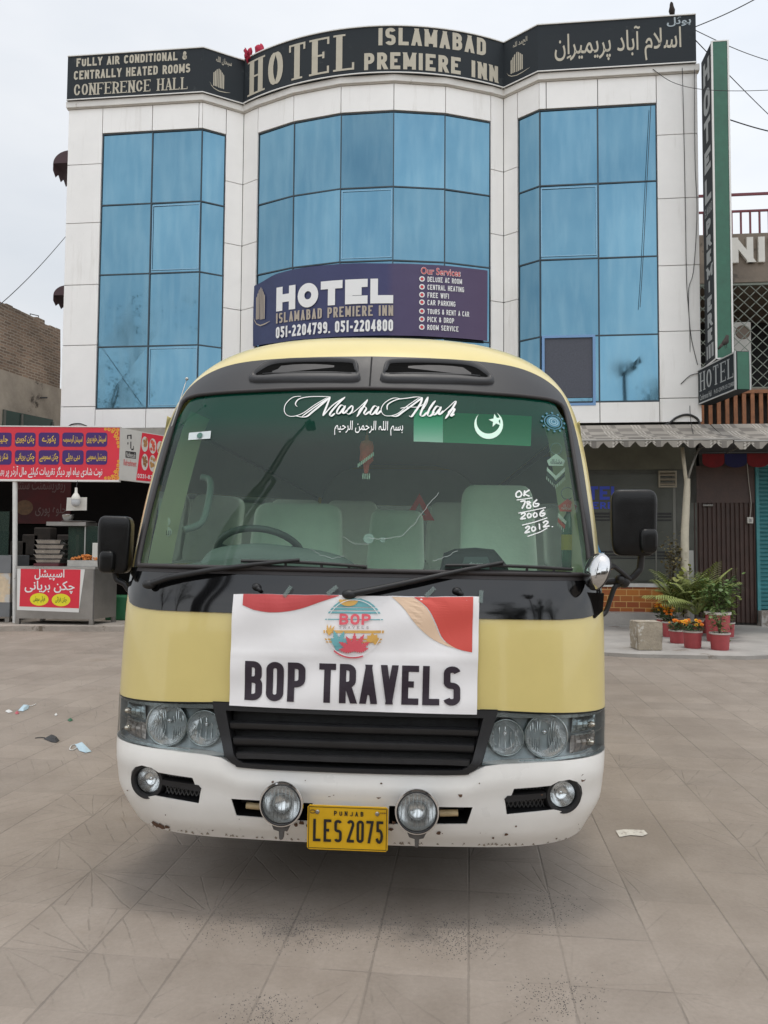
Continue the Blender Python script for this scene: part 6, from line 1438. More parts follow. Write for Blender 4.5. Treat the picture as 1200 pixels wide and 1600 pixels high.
# ---- black cowl under the glass
QC = [q for q in QF if abs(q) < .975]; QC = [-.978] + QC + [.978]
g = MB(); strip_patch(g, qx([(0, 1.176), (.80, 1.176), (.90, 1.182), (.945, 1.198), (.968, 1.235), (.978, 1.28)]), lambda q: 1.346, 8, .0045, QC); g.build('cowl', BLK, bus, smooth=True)
# ---- black surround of the windscreen, with the visor panel over it
g = MB(); loft(g, G_, K, 5, .004)
sur = g.build('windscreen_surround', pm('visor_black', (.022, .022, .024), .45, var=.15, scale=5, bump=.04, bscale=300), bus, smooth=True)
GB = [(lerp(.960, -.960, i / 40), 1.354) for i in range(41)]
g = MB(); loft(g, GB, [(x * 1.012, 1.330) for x, z in GB], 2, .006); g.tube([bF(x, z, .010) for x, z in resample(G_ + GB[1:-1][::-1] + [G_[0]], 220)], .010, 8, caps=False)
g.build('rubber_seal', pm('rubber_seal', (.035, .030, .030), .6, var=.2, scale=10), sur, smooth=True, angle=60)
g = MB(); g.tube([bF(0, z, .0045) for z in [2.20 + .17 * i / 6 for i in range(7)]], .004, 6); g.build('panel_seam', pm('gap_black', (.008, .008, .008), .8), sur)
# roof vents: raised frames with a dark slot
for S_ in (1, -1):
    VO = [(.055, 2.232), (.058, 2.29), (.066, 2.338), (.10, 2.358), (.25, 2.362), (.40, 2.360), (.51, 2.346), (.555, 2.305), (.578, 2.232), (.40, 2.226), (.20, 2.226)]
    VI = [(.078, 2.282), (.080, 2.300), (.086, 2.322), (.105, 2.336), (.25, 2.341), (.40, 2.339), (.485, 2.328), (.535, 2.295), (.548, 2.268), (.40, 2.284), (.20, 2.286)]
    VO = [(p.x * S_, p.y) for p in catmull([Vector(p) for p in VO], 4, True)]; VI = [(p.x * S_, p.y) for p in catmull([Vector(p) for p in VI], 4, True)]
    mid_ = [(lerp(a[0], b[0], .45), lerp(a[1], b[1], .45)) for a, b in zip(VO, VI)]
    cl = lambda P: P + [P[0]]
    g = MB(); g.grid([[bF(x, z, o) for x, z in cl(P)] for P, o in ((VO, .004), ([(lerp(a[0], b[0], .12), lerp(a[1], b[1], .18)) for a, b in zip(VO, VI)], .016), (mid_, .021), (VI, .007))])
    vt = g.build('roof_vent', pm('visor_black', (.022, .022, .024), .45), sur, smooth=True)
    g = MB(); up = [p for p in VI]; g.add([bF(x, z, .0065) for x, z in VI], [tuple(range(len(VI)))]); g.build('vent_slot', pm('slot_black', (.004, .004, .004), .9, spec=.1), vt)
    g = MB(); g.tube([bF(lerp(.09, .52, i / 8) * S_, 2.275 - (.004 if i in (0, 8) else 0), .009) for i in range(9)], .005, 6); g.build('vent_louvre', PLA, vt, smooth=True)
# ---- windscreen
g = MB(); bt = [(lerp(.958, -.958, i / 40), 1.356) for i in range(41)]
rows = []
NV = 26
def glass_x(z): return plin([(b, a) for a, b in Gr[:6]], z) if z < 2.135 else plin([(2.135, .908), (2.162, .86), (2.168, .76), (2.175, .60), (2.187, .32), (2.191, 0)], z)
tops_ = lambda x: plin([(0, 2.191), (.32, 2.187), (.60, 2.175), (.76, 2.168), (.86, 2.160), (.905, 2.12), (.925, 1.9)], abs(x))
for j in range(NV + 1):
    row = []
    for i in range(49):
        s = i / 24 - 1; zt = tops_(s * .912); z = lerp(1.354, zt, j / NV)
        x = s * plin([(b, a) for a, b in Gr[:5]], z) if z < 2.06 else s * lerp(.926, .912, (z - 2.06) / .075 if z < 2.135 else 1)
        row.append(bF(x, z, .002))
    rows.append(row)
g.grid(rows)
WSG = thin_glass('windscreen_glass', (.78, .93, .84), .0, refl=.72, ior=1.5, haze=.03, band=(1.86, 2.08, (.14, .56, .37)))  # haze is a painted green-grey veil standing in for reflected sky
ws = g.build('windscreen', WSG, bus, smooth=True)
# lettering and stickers on the glass
SW = pm('sticker_white', (.80, .80, .78), .5)
G0 = FP(.006)
def imgxz(crop, scale, ox, oy):                     # helper: crop pixels -> skin (x,z) by intersecting the sight line with the windscreen
    Mi = BM.inverted()
    o = Mi @ CAMP
    def f(cx, cy):
        d = Mi.to_3x3() @ ray(ox + cx * scale, oy + cy * scale); t = 2.2
        while t < 6:
            p = o + d * t
            if p.y - bS(p.x, p.z) >= 0: break
            t += .02
        a, b = t - .02, t
        for _ in range(24):
            m = (a + b) / 2; p = o + d * m
            if p.y - bS(p.x, p.z) < 0: a = m
            else: b = m
        p = o + d * b; return (p.x, p.z)
    return f
T = imgxz(None, .25, 430, 610)
g = MB()
def brush(pts, w0, w1, nib=None, lay=[0.0]):
    P = catmull([Vector(T(*p)) for p in pts], 7); n = len(P); Lf, Rt = [], []
    for i, p in enumerate(P):
        d = (P[min(i + 1, n - 1)] - P[max(i - 1, 0)]).normalized(); nn = Vector((-d.y, d.x))
        s = abs(d.dot(Vector((.5, .866)).normalized())) ** 2 * (1 if d.y < 0 or nib else 1)
        w = lerp(w0, w1, s) * (min(1, i / 3 + .25, (n - 1 - i) / 3 + .25)) / 2
        Lf.append(p + nn * w); Rt.append(p - nn * w)
    lay[0] = (lay[0] + .0003) % .003
    g.grid([[G0(p.x, p.y, lay[0]) for p in Rt], [G0(p.x, p.y, lay[0]) for p in Lf]])
HB, HBn = .0028, .0095
# M
brush([(165, 42), (110, 50), (65, 95), (62, 145), (100, 168), (170, 150), (250, 95), (330, 48)], HB, .004)
brush([(140, 108), (128, 90), (150, 60), (210, 46), (290, 44), (345, 46)], HB, .006)
brush([(345, 46), (290, 95), (232, 142), (200, 168), (165, 172), (130, 165)], HB, HBn)
brush([(165, 172), (250, 110), (345, 46)], HB, .006); brush([(345, 46), (325, 100), (298, 165)], HB, HBn); brush([(300, 168), (360, 100), (438, 48)], HB, .006); brush([(438, 48), (390, 95), (345, 150), (350, 168), (375, 150)], HB, HBn)
def a_(x, y, s=1.0):
    brush([(x + 48 * s, y - 42), (x + 25 * s, y - 52), (x + 2, y - 20), (x, y), (x + 18 * s, y - 4), (x + 45 * s, y - 40)], HB, .009)
    brush([(x + 52 * s, y - 50), (x + 38 * s, y - 18), (x + 36 * s, y - 1), (x + 52 * s, y - 8), (x + 66 * s, y - 24)], HB, .010)
a_(388, 152)
brush([(450, 132), (478, 105), (486, 112), (480, 140), (462, 156), (446, 150)], HB, .008)
brush([(480, 150), (520, 118), (560, 80), (578, 62)], HB, .004); brush([(578, 62), (550, 110), (510, 172)], HB, HBn); brush([(519, 156), (536, 122), (560, 108), (569, 122), (556, 146), (564, 157), (592, 136)], HB, .009)
a_(596, 156)
# A
brush([(790, 62), (740, 55), (685, 85), (662, 130), (690, 165), (760, 155), (830, 100), (905, 50)], HB, .004)
brush([(700, 130), (705, 95), (760, 65), (830, 55), (880, 48), (920, 52)], HB, .006)
brush([(920, 52), (870, 90), (800, 140), (760, 168), (720, 166)], HB, .009)
brush([(920, 52), (905, 95), (868, 150), (850, 172), (835, 165)], HB, HBn); brush([(780, 120), (830, 112), (890, 112), (925, 95)], HB, .005)
for x in (905, 950): brush([(x, 150), (x + 40, 90), (x + 52, 45 if x == 905 else 70)], HB, .004); brush([(x + 48, 46 if x == 905 else 72), (x + 15, 120), (x + 2, 160), (x + 20, 165), (x + 45, 140)], HB, HBn)
a_(985, 158)
brush([(1040, 150), (1085, 110), (1120, 78), (1132, 76)], HB, .004); brush([(1132, 76), (1100, 130), (1062, 185)], HB, HBn); brush([(1078, 150), (1105, 124), (1120, 122), (1110, 145), (1096, 168), (1120, 155)], HB, .010)
p0, p1 = T(368, 282), T(800, 212)
urdu(g, 'بسم اللہ الرحمن الرحیم', p0[0], p0[1] - .002, p1[0] - p0[0], p1[1] - p0[1] + .012, G0, layer=.001, bold=.006)
# written date
T = imgxz(None, .41667, 560, 530)
def hand(pts, w=.0065):
    P = [T(*p) for p in pts]; ribbon(g, [(q.x, q.y) for q in catmull([Vector(p) for p in P], 4)], w, G0, .001)
hand([(600, 572), (590, 582), (592, 594), (604, 594), (611, 584), (604, 573), (598, 573)]); hand([(622, 570), (619, 592)]); hand([(640, 568), (622, 582), (640, 592)])
hand([(592, 606), (625, 602), (650, 598)], .004)
hand([(606, 612), (624, 611), (612, 638)]); hand([(642, 612), (631, 613), (634, 622), (644, 626), (641, 636), (630, 634), (634, 622), (645, 614)]); hand([(668, 604), (655, 618), (657, 630), (670, 628), (674, 620), (660, 620)])
hand([(598, 655), (650, 645), (700, 634)], .004)
hand([(608, 660), (618, 654), (624, 660), (608, 676), (626, 674)]); hand([(640, 655), (632, 662), (636, 672), (646, 666), (643, 656)]); hand([(662, 652), (654, 660), (658, 670), (668, 664), (664, 653)]); hand([(694, 642), (680, 654), (682, 666), (694, 662), (696, 655), (684, 657)])
hand([(612, 700), (660, 688), (706, 672)], .004)
hand([(624, 712), (634, 704), (640, 710), (624, 728), (642, 724)]); hand([(655, 704), (648, 712), (652, 722), (662, 716), (659, 705)]); hand([(676, 694), (678, 716)]); hand([(690, 692), (700, 684), (708, 690), (692, 706), (714, 702)])
hand([(632, 742), (680, 725), (706, 710)], .004); hand([(722, 706), (727, 705)], .004)
g.build('lettering', SW, ws)
# flag sticker in the sun band
GRN = pm('sticker_green', (.006, .24, .11), .5); g = MB()
def stick(pts, off, mb): 
    P = [T(*p) for p in pts]; mb.grid([[G0(lerp(P[0][0], P[1][0], i / 8), lerp(P[0][1], P[1][1], i / 8), off) for i in range(9)], [G0(lerp(P[3][0], P[2][0], i / 8), lerp(P[3][1], P[2][1], i / 8), off) for i in range(9)]])
stick([(318, 276), (650, 290), (646, 402), (318, 388)], -.0045, g); fl = g.build('flag_sticker', GRN, ws)
g = MB(); stick([(208, 262), (317, 276), (317, 388), (207, 384)], -.0045, g); g.build('white_band', pm('sticker_pale', (.80, .85, .80), .5), fl)
g = MB(); cx, cy = 488, 322
cres = [(cx + 53 * math.cos(R(a)), cy + 53 * math.sin(R(a))) for a in range(-75, -331, -12)]; cin = [(cx + 14 + 42 * math.cos(R(a)), cy - 10 + 43 * math.sin(R(a))) for a in range(-90, -331 + 10, -12)]
n = min(len(cres), len(cin)); cres = [(cx + 54 * math.cos(R(lerp(-80, -318, i / 20))), cy - 54 * math.sin(R(lerp(-80, -318, i / 20)) * -1)) for i in range(21)]
cres = []; cin = []
for i in range(21):
    a = lerp(-65, 215, i / 20) + 10; t = i / 20; k = math.sin(math.pi * t)
    u = Vector((math.cos(R(a + 0)), math.sin(R(a + 0)))); c0 = Vector((cx, cy)) 
    cres.append(c0 + u * 54); cin.append(c0 + u * (54 - 20 * k))
g.grid([[G0(*T(p.x, p.y), -.0025) for p in cres], [G0(*T(p.x, p.y), -.0025) for p in cin]])
st = [(514 + (26 if i % 2 == 0 else 11) * math.cos(R(-100 + 36 * i)), 307 + (26 if i % 2 == 0 else 11) * math.sin(R(-100 + 36 * i))) for i in range(10)]
g.add([G0(*T(*p), -.0025) for p in st], [tuple(range(10))]); g.build('crescent_and_star', pm('sticker_mint', (.62, .85, .70), .5), fl)
g = MB(); T8 = imgxz(None, 1 / 3, 200, 530); P = [T8(*p) for p in ((290, 443), (392, 434), (388, 470), (286, 477))]; g.add([G0(*p, .001) for p in P], [(0, 1, 2, 3)]); s_ = g.build('permit_sticker', pm('sticker_silver', (.55, .60, .60), .5), ws)
g = MB(); c = T8(340, 456); g.add([G0(c[0] + .014 * math.cos(k * .524), c[1] + .014 * math.sin(k * .524), .003) for k in range(12)], [tuple(range(12))]); g.build('seal_mark', pm('seal_green', (.05, .14, .11), .5), s_)
# round sticker, upper right corner
g = MB(); c = T(728, 314)
for r0, r1, l in ((.0, .034, 0), (.040, .046, 0)):
    g.grid([[G0(c[0] + r * math.cos(R(a)), c[1] + r * .85 * math.sin(R(a)), .001) for a in range(0, 361, 20)] for r in (r0 + .001, r1)])
for k in range(12): 
    x, z = c[0] + .056 * math.cos(k * .524), c[1] + .048 * math.sin(k * .524); g.add([G0(x + .006 * math.cos(j * 1.05), z + .006 * math.sin(j * 1.05), .001) for j in range(6)], [tuple(range(6))])
o = g.build('round_sticker', pm('sticker_teal', (.04, .17, .24), .5), ws)
g = MB()
for r in (.012, .022): ribbon(g, [(c[0] + r * math.cos(R(a)), c[1] + r * .85 * math.sin(R(a))) for a in range(0, 361, 20)], .004, G0, .003)
g.build('sticker_print', pm('sticker_sky', (.25, .45, .52), .5), o)
g = MB()                                            # a long crack and a short one in the glass
def crackl(pts, w=.0022):
    P = [T(*p) for p in pts]; Q = []
    for a, b in zip(P, P[1:]):
        for k in range(5): t = k / 5; Q.append((lerp(a[0], b[0], t) + random.uniform(-.003, .003), lerp(a[1], b[1], t) + random.uniform(-.003, .003)))
    ribbon(g, Q + [P[-1]], w, G0, .001)
crackl([(40, 748), (95, 752), (165, 740), (215, 690), (260, 628), (300, 578)]); crackl([(282, 832), (330, 818), (372, 796)])
T9 = T; T = T8; crackl([(1010, 930), (1060, 965), (1130, 965)], .0016); crackl([(860, 985), (900, 1015), (960, 1030), (1020, 1018)], .0016); T = T9
g.build('glass_crack', pm('crack_grey', (.30, .34, .32), .5), ws)
# ---- headlights
HL = [(.566, .820), (1.0, .806), (1.018, .804), (1.008, .640), (.98, .641), (.82, .640), (.66, .632), (.500, .624)]
def hl_point(u, v, S_, off):                        # u 0..1 inner to outer, v 0..1 bottom to top
    xb, xt = lerp(.500, .9997 * bW(.64), u), lerp(.564, .9997 * bW(.806), u); x = lerp(xb, xt, v)
    zb_ = plin([(0, .624), (.3, .632), (.62, .641), (1, .641)], u); zt_ = lerp(.822, .806, u); return bF(x * S_, lerp(zb_, zt_, v), off)
US = [i / 22 for i in range(15)] + [.64 + .36 * math.sin(R(90) * i / 10) for i in range(1, 11)]
HOUS = pm('lamp_housing', (.36, .40, .41), .35, metal=.3, var=.25, scale=14)
for S_ in (1, -1):
    g = MB(); g.grid([[hl_point(u, v / 6, S_, -.055) for u in US] for v in range(7)])
    for v in (0, 1): g.grid([[hl_point(u, v, S_, o) for u in US] for o in (0, -.055)])
    for u in (0, 1): g.grid([[hl_point(u, v / 6, S_, o) for v in range(7)] for o in (0, -.055)])
    hl = g.build('headlight', HOUS, bus, smooth=True, angle=30)
    for (x, z, r, nm_) in ((.762, .727, .083, 'main_beam'), (.600, .722, .068, 'inner_beam')):
        c = bF(x * S_, z, -.020); n_ = (bN(x * S_, z) + Vector((0, -2.0, 0))).normalized()
        M = Matrix.Translation(c) @ n_.to_track_quat('Z', 'Y').to_matrix().to_4x4()
        g = MB(); g.lathe([(.001, -.055), (r * .2, -.054), (r * .5, -.045), (r * .8, -.022), (r * .96, .0)], 40, M); o = g.build(nm_, ALU, hl, smooth=True)
        g = MB(); g.lathe([(r * .96, -.002), (r * .99, .006), (r * 1.05, .004), (r * 1.06, -.03)], 40, M); o2 = g.build('lamp_ring', pm('ring_grey', (.38, .42, .42), .25, metal=.9), hl, smooth=True)
        g = MB()                                    # fluted beam former and bulb shield
        fl_n = 15 if nm_ == 'main_beam' else 5
        for i in range(fl_n):
            a = (i - fl_n / 2 + .5) / (fl_n / 2) * r * .86; hgt = math.sqrt(max(0, (r * .88) ** 2 - a * a)) * (1 if nm_ == 'main_beam' else .75)
            top = hgt * (.85 if i % 3 else .4)
            if abs(a) > r * .16 or nm_ != 'main_beam': g.tube([M @ Vector((a, -hgt, -.022 + .02 * abs(a) / r)), M @ Vector((a * .94, 0, -.036)), M @ Vector((a, top, -.022))], [.0028, .0016, .0028], 5)
        g.build('flutes', pm('flute_chrome', (.75, .79, .79), .15, metal=.6), hl, smooth=True)
        g = MB(); g.ball(M @ Vector((0, .010, -.03)), r * .13, 8); g.tube([M @ Vector((0, .010, -.05)), M @ Vector((0, .010, -.03))], r * .12, 10); g.build('bulb', pm('bulb_shield', (.70, .72, .73), .12, metal=1.0), hl, smooth=True)
    # corner lamp: two stacked cells
    for v0, v1, mt, nm_ in ((.52, .86, pm('cell_clear', (.34, .39, .40), .2, metal=.8, var=.3, scale=60), 'position_lamp'), (.12, .46, pm('cell_amber', (.27, .235, .21), .2, metal=.6, var=.5, scale=60), 'indicator_lamp')):
        g = MB(); g.grid([[hl_point(lerp(.70, .97, i / 12), lerp(v0, v1, j / 6), S_, -.022 - .02 * (1 - math.sin(math.pi * i / 12) * math.sin(math.pi * j / 6)) + .006 * (i % 2)) for i in range(13)] for j in range(7)]); o = g.build(nm_, mt, hl)
        g = MB(); g.ball(hl_point(.85, lerp(v0, v1, .45), S_, -.016), .013, 6, (1.4, 1, 1)); g.build('bulb', pm('bulb_glint', (.8, .72, .62), .08, metal=1), o, smooth=True)
    g = MB(); g.grid([[hl_point(lerp(.69, .985, i / 8), v, S_, -.012) for i in range(9)] for v in (.475, .505)]); g.build('cell_divider', pm('ring_grey', (.38, .42, .42), .25, metal=.9), hl)
    g = MB(); g.grid([[hl_point(u, v, S_, -.012) for u in US] for v in (.885, .90, .985)]); g.grid([[hl_point(u, v, S_, -.014) for u in US if u > .25] for v in (.01, .07)]); g.build('brow_trim', pm('brow_grey', (.30, .335, .34), .25, metal=.8), hl)
    g = MB(); g.grid([[hl_point(u, v / 8, S_, .002) for u in US] for v in range(9)]); g.build('lens', thin_glass('headlamp_glass', (.95, .98, .98), .03, refl=.8), hl, smooth=True)
# ---- grille
g = MB()
GO = [(.562, .826), (.555, .80), (.505, .65), (.488, .622), (.455, .598), (.40, .588), (0, .586)]
GI = [(.505, .797), (.500, .775), (.468, .655), (.452, .625), (.43, .611), (.38, .604), (0, .602)]
def gsym(h): P = [(p.x, p.y) for p in catmull([Vector(a) for a in h], 5)]; return P + [(-x, z) for x, z in reversed(P[:-1])]
go, gi = gsym(GO), gsym(GI)
tO = resample([(-.562, .826), (.562, .826)], 40); tI = resample([(-.505, .797), (.505, .797)], 40)
loft(g, go, gi, 3, .010); loft(g, tO, tI, 3, .010); loft(g, go, [(x * 1.0, z) for x, z in go], 1, .010)
g.grid([[bF(x, z, o) for x, z in gi] for o in (.010, -.05)]); g.grid([[bF(x, z, o) for x, z in tI] for o in (.010, -.05)])
g.grid([[bF(x, z, o) for x, z in go] for o in (.010, -.03)])
gr = g.build('grille', PLA, bus, smooth=True, angle=35)
g = MB(); g.grid([[bF(lerp(-.5, .5, i / 20), lerp(.60, .80, j / 4), -.075) for i in range(21)] for j in range(5)]); g.build('radiator', pm('radiator_dark', (.02, .02, .02), .6, var=.5, scale=25), gr)
for z, hw_ in ((.738, .487), (.681, .470), (.628, .452)):
    g = MB(); P = []
    for dz, off in ((.017, -.045), (.019, -.012), (.010, .004), (-.008, .002), (-.016, -.012), (-.012, -.05)):
        P.append([bF(lerp(-hw_, hw_, i / 30) * (1 + dz * .3), z + dz + .004 * (1 - (2 * i / 30 - 1) ** 8), off) for i in range(31)])
    g.grid(P); g.build('slat', pm('slat_black', (.016, .016, .017), .42, var=.15, scale=12), gr, smooth=True, angle=60)
g = MB(); g.prism([(-.562, .829), (.562, .829), (.562, .8265), (-.562, .8265)], -.02, .006, lambda a, b, d: bF(a, b, d)); g.build('top_trim', PLA, gr)
# ---- round spot lamps on the bumper
for x, z in ((-.2515, .482), (.2515, .472)):
    c = bF(x, z, .075); n_ = Vector((0, -1, .02)).normalized(); M = Matrix.Translation(c) @ n_.to_track_quat('Z', 'Y').to_matrix().to_4x4()
    g = MB(); g.lathe([(.02, -.075), (.05, -.06), (.072, -.03), (.078, -.004), (.084, .004), (.082, .013), (.076, .014), (.074, .006)], 40, M); sp = g.build('spot_lamp', CHR, bus, smooth=True, angle=50)
    g = MB(); g.lathe([(.074, .0135), (.0765, .0185), (.072, .019), (.0705, .012)], 40, M); g.build('black_rim', PLA, sp, smooth=True)
    g = MB(); g.lathe([(.001, -.05), (.03, -.044), (.055, -.022), (.071, .004)], 36, M); g.build('reflector', ALU, sp, smooth=True)
    g = MB()
    for i in range(9):
        a = (i - 4) / 4.5 * .066; h = math.sqrt(max(0, .066 ** 2 - a * a)); g.tube([M @ Vector((a, -h * .9, .002)), M @ Vector((a, 0, -.006)), M @ Vector((a, h * .9, .002))], .0011, 5)
    g.lathe([(.034, -.012), (.037, -.008), (.034, -.004)], 28, M); g.build('flutes', pm('flute_chrome', (.75, .79, .79), .15, metal=.6), sp, smooth=True)
    g = MB(); g.lathe([(.0005, .017), (.03, .015), (.055, .011), (.071, .006)], 36, M); g.build('lens', thin_glass('lens_glass', (.93, .95, .95), .02), sp, smooth=True)
    g = MB(); g.prism([(-.038, -.074), (.038, -.074), (.026, -.098), (.010, -.102), (.008, -.13), (-.006, -.13), (-.008, -.102), (-.028, -.096)], -.03, .0, lambda a, b, d: M @ Vector((a if True else 0, b, d))); g.tube([M @ Vector((0, -.10, -.014)), M @ Vector((0, -.135, -.014))], .006, 8)
    g.tube([M @ Vector((0, -.09, -.02)), M @ Vector((0, -.085, -.09))], .015, 8); g.build('lamp_bracket', pm('bracket_dark', (.10, .095, .09), .5, metal=.5, var=.3, scale=20), sp)
# ---- licence plate
pl = MB(); px0, px1, pz0, pz1 = -.162, .146, .300, .468
PP = lambda a, b, l: Vector((a, -.030 - l + (.468 - b) * .05, b))
pl.prism([(px0 + .008, pz0), (px1 - .008, pz0), (px1, pz0 + .008), (px1, pz1 - .008), (px1 - .008, pz1), (px0 + .008, pz1), (px0, pz1 - .008), (px0, pz0 + .008)], -.006, .0, PP)
plate = pl.build('licence_plate', pm('plate_yellow', (.72, .42, .008), .38, var=.06, scale=9, dirt=((.40, .22, .02), 22, .70)), bus)
g = MB(); write(g, 'LES', -.139, .332, .03, .085, .0105, PP, total=.110, gap=.0115); write(g, '2075', -.010, .332, .03, .085, .0105, PP, total=.138, gap=.0095); write(g, 'PUNJAB', -.060, .432, .0105, .018, .0036, PP, total=.112, gap=.009)
rr_ = [(px0 + .006, pz0 + .006), (px1 - .006, pz0 + .006), (px1 - .006, pz1 - .006), (px0 + .006, pz1 - .006), (px0 + .006, pz0 + .006)]
for a, b in zip(rr_, rr_[1:]): ribbon(g, [a, b], .0022, PP, .0015)
g.build('lettering', pm('plate_black', (.012, .012, .012), .5), plate)
g = MB()
for x in (-.124, .104): g.lathe([(.0085, 0), (.0075, .004), (.004, .005), (.0005, .005)], 12, Matrix.Translation(PP(x, .443, .0)) @ Matrix.Rotation(R(90), 4, 'X'))
g.build('screw', pm('screw_steel', (.35, .33, .3), .4, metal=.9), plate, smooth=True)
g = MB(); c_ = (-.142, .444)
for a in range(2): ribbon(g, [(c_[0] + .010 * math.cos(R(t)), c_[1] + .0075 * (1 - .4 * a) * math.sin(R(t))) for t in range(0, 361, 30)], .002, PP, .0015 + a * .0005)
for k in range(4): g.add([PP(.116 + k * .0065 + u * .0045, .444 + v * .005, .002) for u, v in ((0, 0), (1, 0), (1, 1), (0, 1))], [(0, 1, 2, 3)])
g.build('plate_mark', pm('plate_brown', (.22, .12, .02), .5), plate)
g = MB(); g.box(-.05, .04, -.022, .0, .36, .46); g.build('plate_bracket', PLA, bus)
# ---- wipers, washer jets
def wiper(base, arm, blade, lay=0):
    g = MB(); P = [bF(x, z, o) for x, z, o in arm]; g.tube(P, [.013, .0125, .011, .009, .007][:len(P)] if len(P) <= 5 else .011, 8); g.ball(bF(base[0], base[1], .026), .024, 8, (1.25, .8, .8)); w = g.build('wiper', PLA, bus, smooth=True, angle=50)
    g = MB(); n = 14; (x0, z0), (x1, z1) = blade
    g.tube([bF(lerp(x0, x1, i / n), lerp(z0, z1, i / n) + .006 * math.sin(math.pi * i / n), .020) for i in range(n + 1)], .007, 6); g.tube([bF(lerp(x0, x1, i / n), lerp(z0, z1, i / n) - .012, .012) for i in range(n + 1)], .005, 6)
    for i in (2, 5, 9, 12): g.tube([bF(lerp(x0, x1, i / n), lerp(z0, z1, i / n) + .006, .018), bF(lerp(x0, x1, i / n), lerp(z0, z1, i / n) - .012, .012)], .006, 5)
    g.build('wiper_blade', pm('rubber_black', (.014, .014, .014), .6), w)
wiper((-.865, 1.272), [(-.865, 1.272, .028), (-.78, 1.300, .032), (-.60, 1.335, .034), (-.42, 1.362, .034), (-.24, 1.386, .028)], ((-.485, 1.379), (.035, 1.366)))
wiper((-.030, 1.255), [(-.030, 1.255, .028), (.06, 1.272, .032), (.24, 1.312, .034), (.42, 1.356, .034), (.585, 1.392, .028)], ((.352, 1.378), (.868, 1.372)))
for x, z in ((-.412, 1.280), (.399, 1.282)):
    g = MB(); g.ball(bF(x, z, .010), .016, 7, (1.2, 1, .9)); g.tube([bF(x, z, .01), bF(x + .022, z - .018, .02)], [.012, .007], 8); g.build('washer_jet', PLA, bus, smooth=True)
# ---- mirrors
def housing(c, sx, sy, sz, M=None, bev=.22):
    bm = bmesh.new(); bmesh.ops.create_cube(bm, size=1.0); bmesh.ops.bevel(bm, geom=list(bm.edges), offset=bev, segments=5, affect='EDGES', profile=.6)
    vs = [Vector((v.co.x * sx * (1 - .10 * (v.co.z < 0) * abs(v.co.z) * 2 * .6), v.co.y * sy, v.co.z * sz)) for v in bm.verts]; bm.verts.index_update(); fs = [[v.index for v in f.verts] for f in bm.faces]; bm.free()
    return [(M @ v if M else v) + c for v in vs], fs
MIR = pm('mirror_black', (.007, .007, .007), .32, spec=.3, var=.25, scale=12, bump=.06, bscale=150)
Mi = BM.inverted()
def bl_at(px, py, depth): return Mi @ at_y(px, py, depth)
mc = bl_at(989.5, 817, 3.32)
g = MB(); vs, fs = housing(mc, .190, .10, .285, Matrix.Rotation(R(-10), 4, 'Z')); g.add(vs, fs); mr_ = g.build('wing_mirror', MIR, bus, smooth=True, angle=60)
g = MB(); vs, fs = housing(mc + Vector((.048, -.050, -.078)), .074, .06, .105, None, .34); g.add(vs, fs); g.build('mirror_pod', MIR, mr_, smooth=True, angle=60)
g = MB(); g.tube(catmull([mc + Vector((.035, .0, -.13)), mc + Vector((.033, .01, -.19)), bl_at(997, 893, 3.33), bl_at(985, 904, 3.34), bl_at(965, 908, 3.34), bl_at(940, 909, 3.34)], 5), .015, 10); 
g.tube(catmull([bl_at(984, 905, 3.32), bl_at(970, 893, 3.30), bl_at(957, 884, 3.28), bl_at(944, 884, 3.27)], 5), .010, 8)
g.tube(catmull([bl_at(976, 912, 3.33), bl_at(962, 916, 3.33), bl_at(954, 935, 3.33), bl_at(947, 955, 3.33), bl_at(938, 961, 3.32), bl_at(925, 957, 3.30)], 5), .011, 8); g.build('mirror_arm', PLA, mr_, smooth=True)
g = MB(); g.ball(bl_at(975, 908, 3.33), .030, 7, (.9, .8, 1.0)); g.ball(bl_at(969, 905, 3.32), .022, 7); g.build('arm_joint', PLA, mr_, smooth=True)
bkt = MB()
B0 = [bl_at(x, y, 3.20) for x, y in ((890, 924), (944, 927), (942, 955), (930, 966), (902, 962))]
bk2 = [p + Vector((0, .16, 0)) for p in B0]; n = len(B0)
bkt.add(B0 + bk2, [tuple(range(n)), tuple(range(2 * n - 1, n - 1, -1))] + [(i, i + n, (i + 1) % n + n, (i + 1) % n) for i in range(n)])
bko = bkt.build('mirror_bracket', BLK, bus)
g = MB()
for x, y in ((899, 929), (906, 949)): g.lathe([(.011, 0), (.009, .006), (.004, .008), (.0005, .008)], 10, Matrix.Translation(bl_at(x, y, 3.198)) @ Matrix.Rotation(R(90), 4, 'X'))
g.build('bolt', pm('bolt_dark', (.12, .12, .12), .3, metal=.9), bko, smooth=True)
# chrome blind-spot mirror, seen from its back
ch = bl_at(932, 892, 3.16); axis = Vector((-.86, -.40, .30)).normalized(); M = Matrix.Translation(ch) @ axis.to_track_quat('Z', 'Y').to_matrix().to_4x4() @ Matrix.Diagonal((1, 1.15, 1, 1))
g = MB(); g.lathe([(.068, -.012), (.071, -.004), (.068, .004), (.058, .022), (.040, .036), (.018, .043), (.0005, .045)], 36, M); cm = g.build('chrome_mirror', pm('chrome_worn', (.58, .58, .58), .10, metal=1.0), bus, smooth=True, angle=50)
g = MB(); g.lathe([(.066, -.012), (.069, -.016), (.071, -.008)], 36, M); g.lathe([(.066, -.013), (.0005, -.013)], 36, M); g.build('rim', PLG, cm, smooth=True)
g = MB(); g.ball(bl_at(939, 900, 3.12), .016, 7); g.tube([bl_at(939, 900, 3.13), bl_at(948, 890, 3.18), bl_at(956, 886, 3.26)], .010, 8); g.build('clamp', CHR, cm, smooth=True)
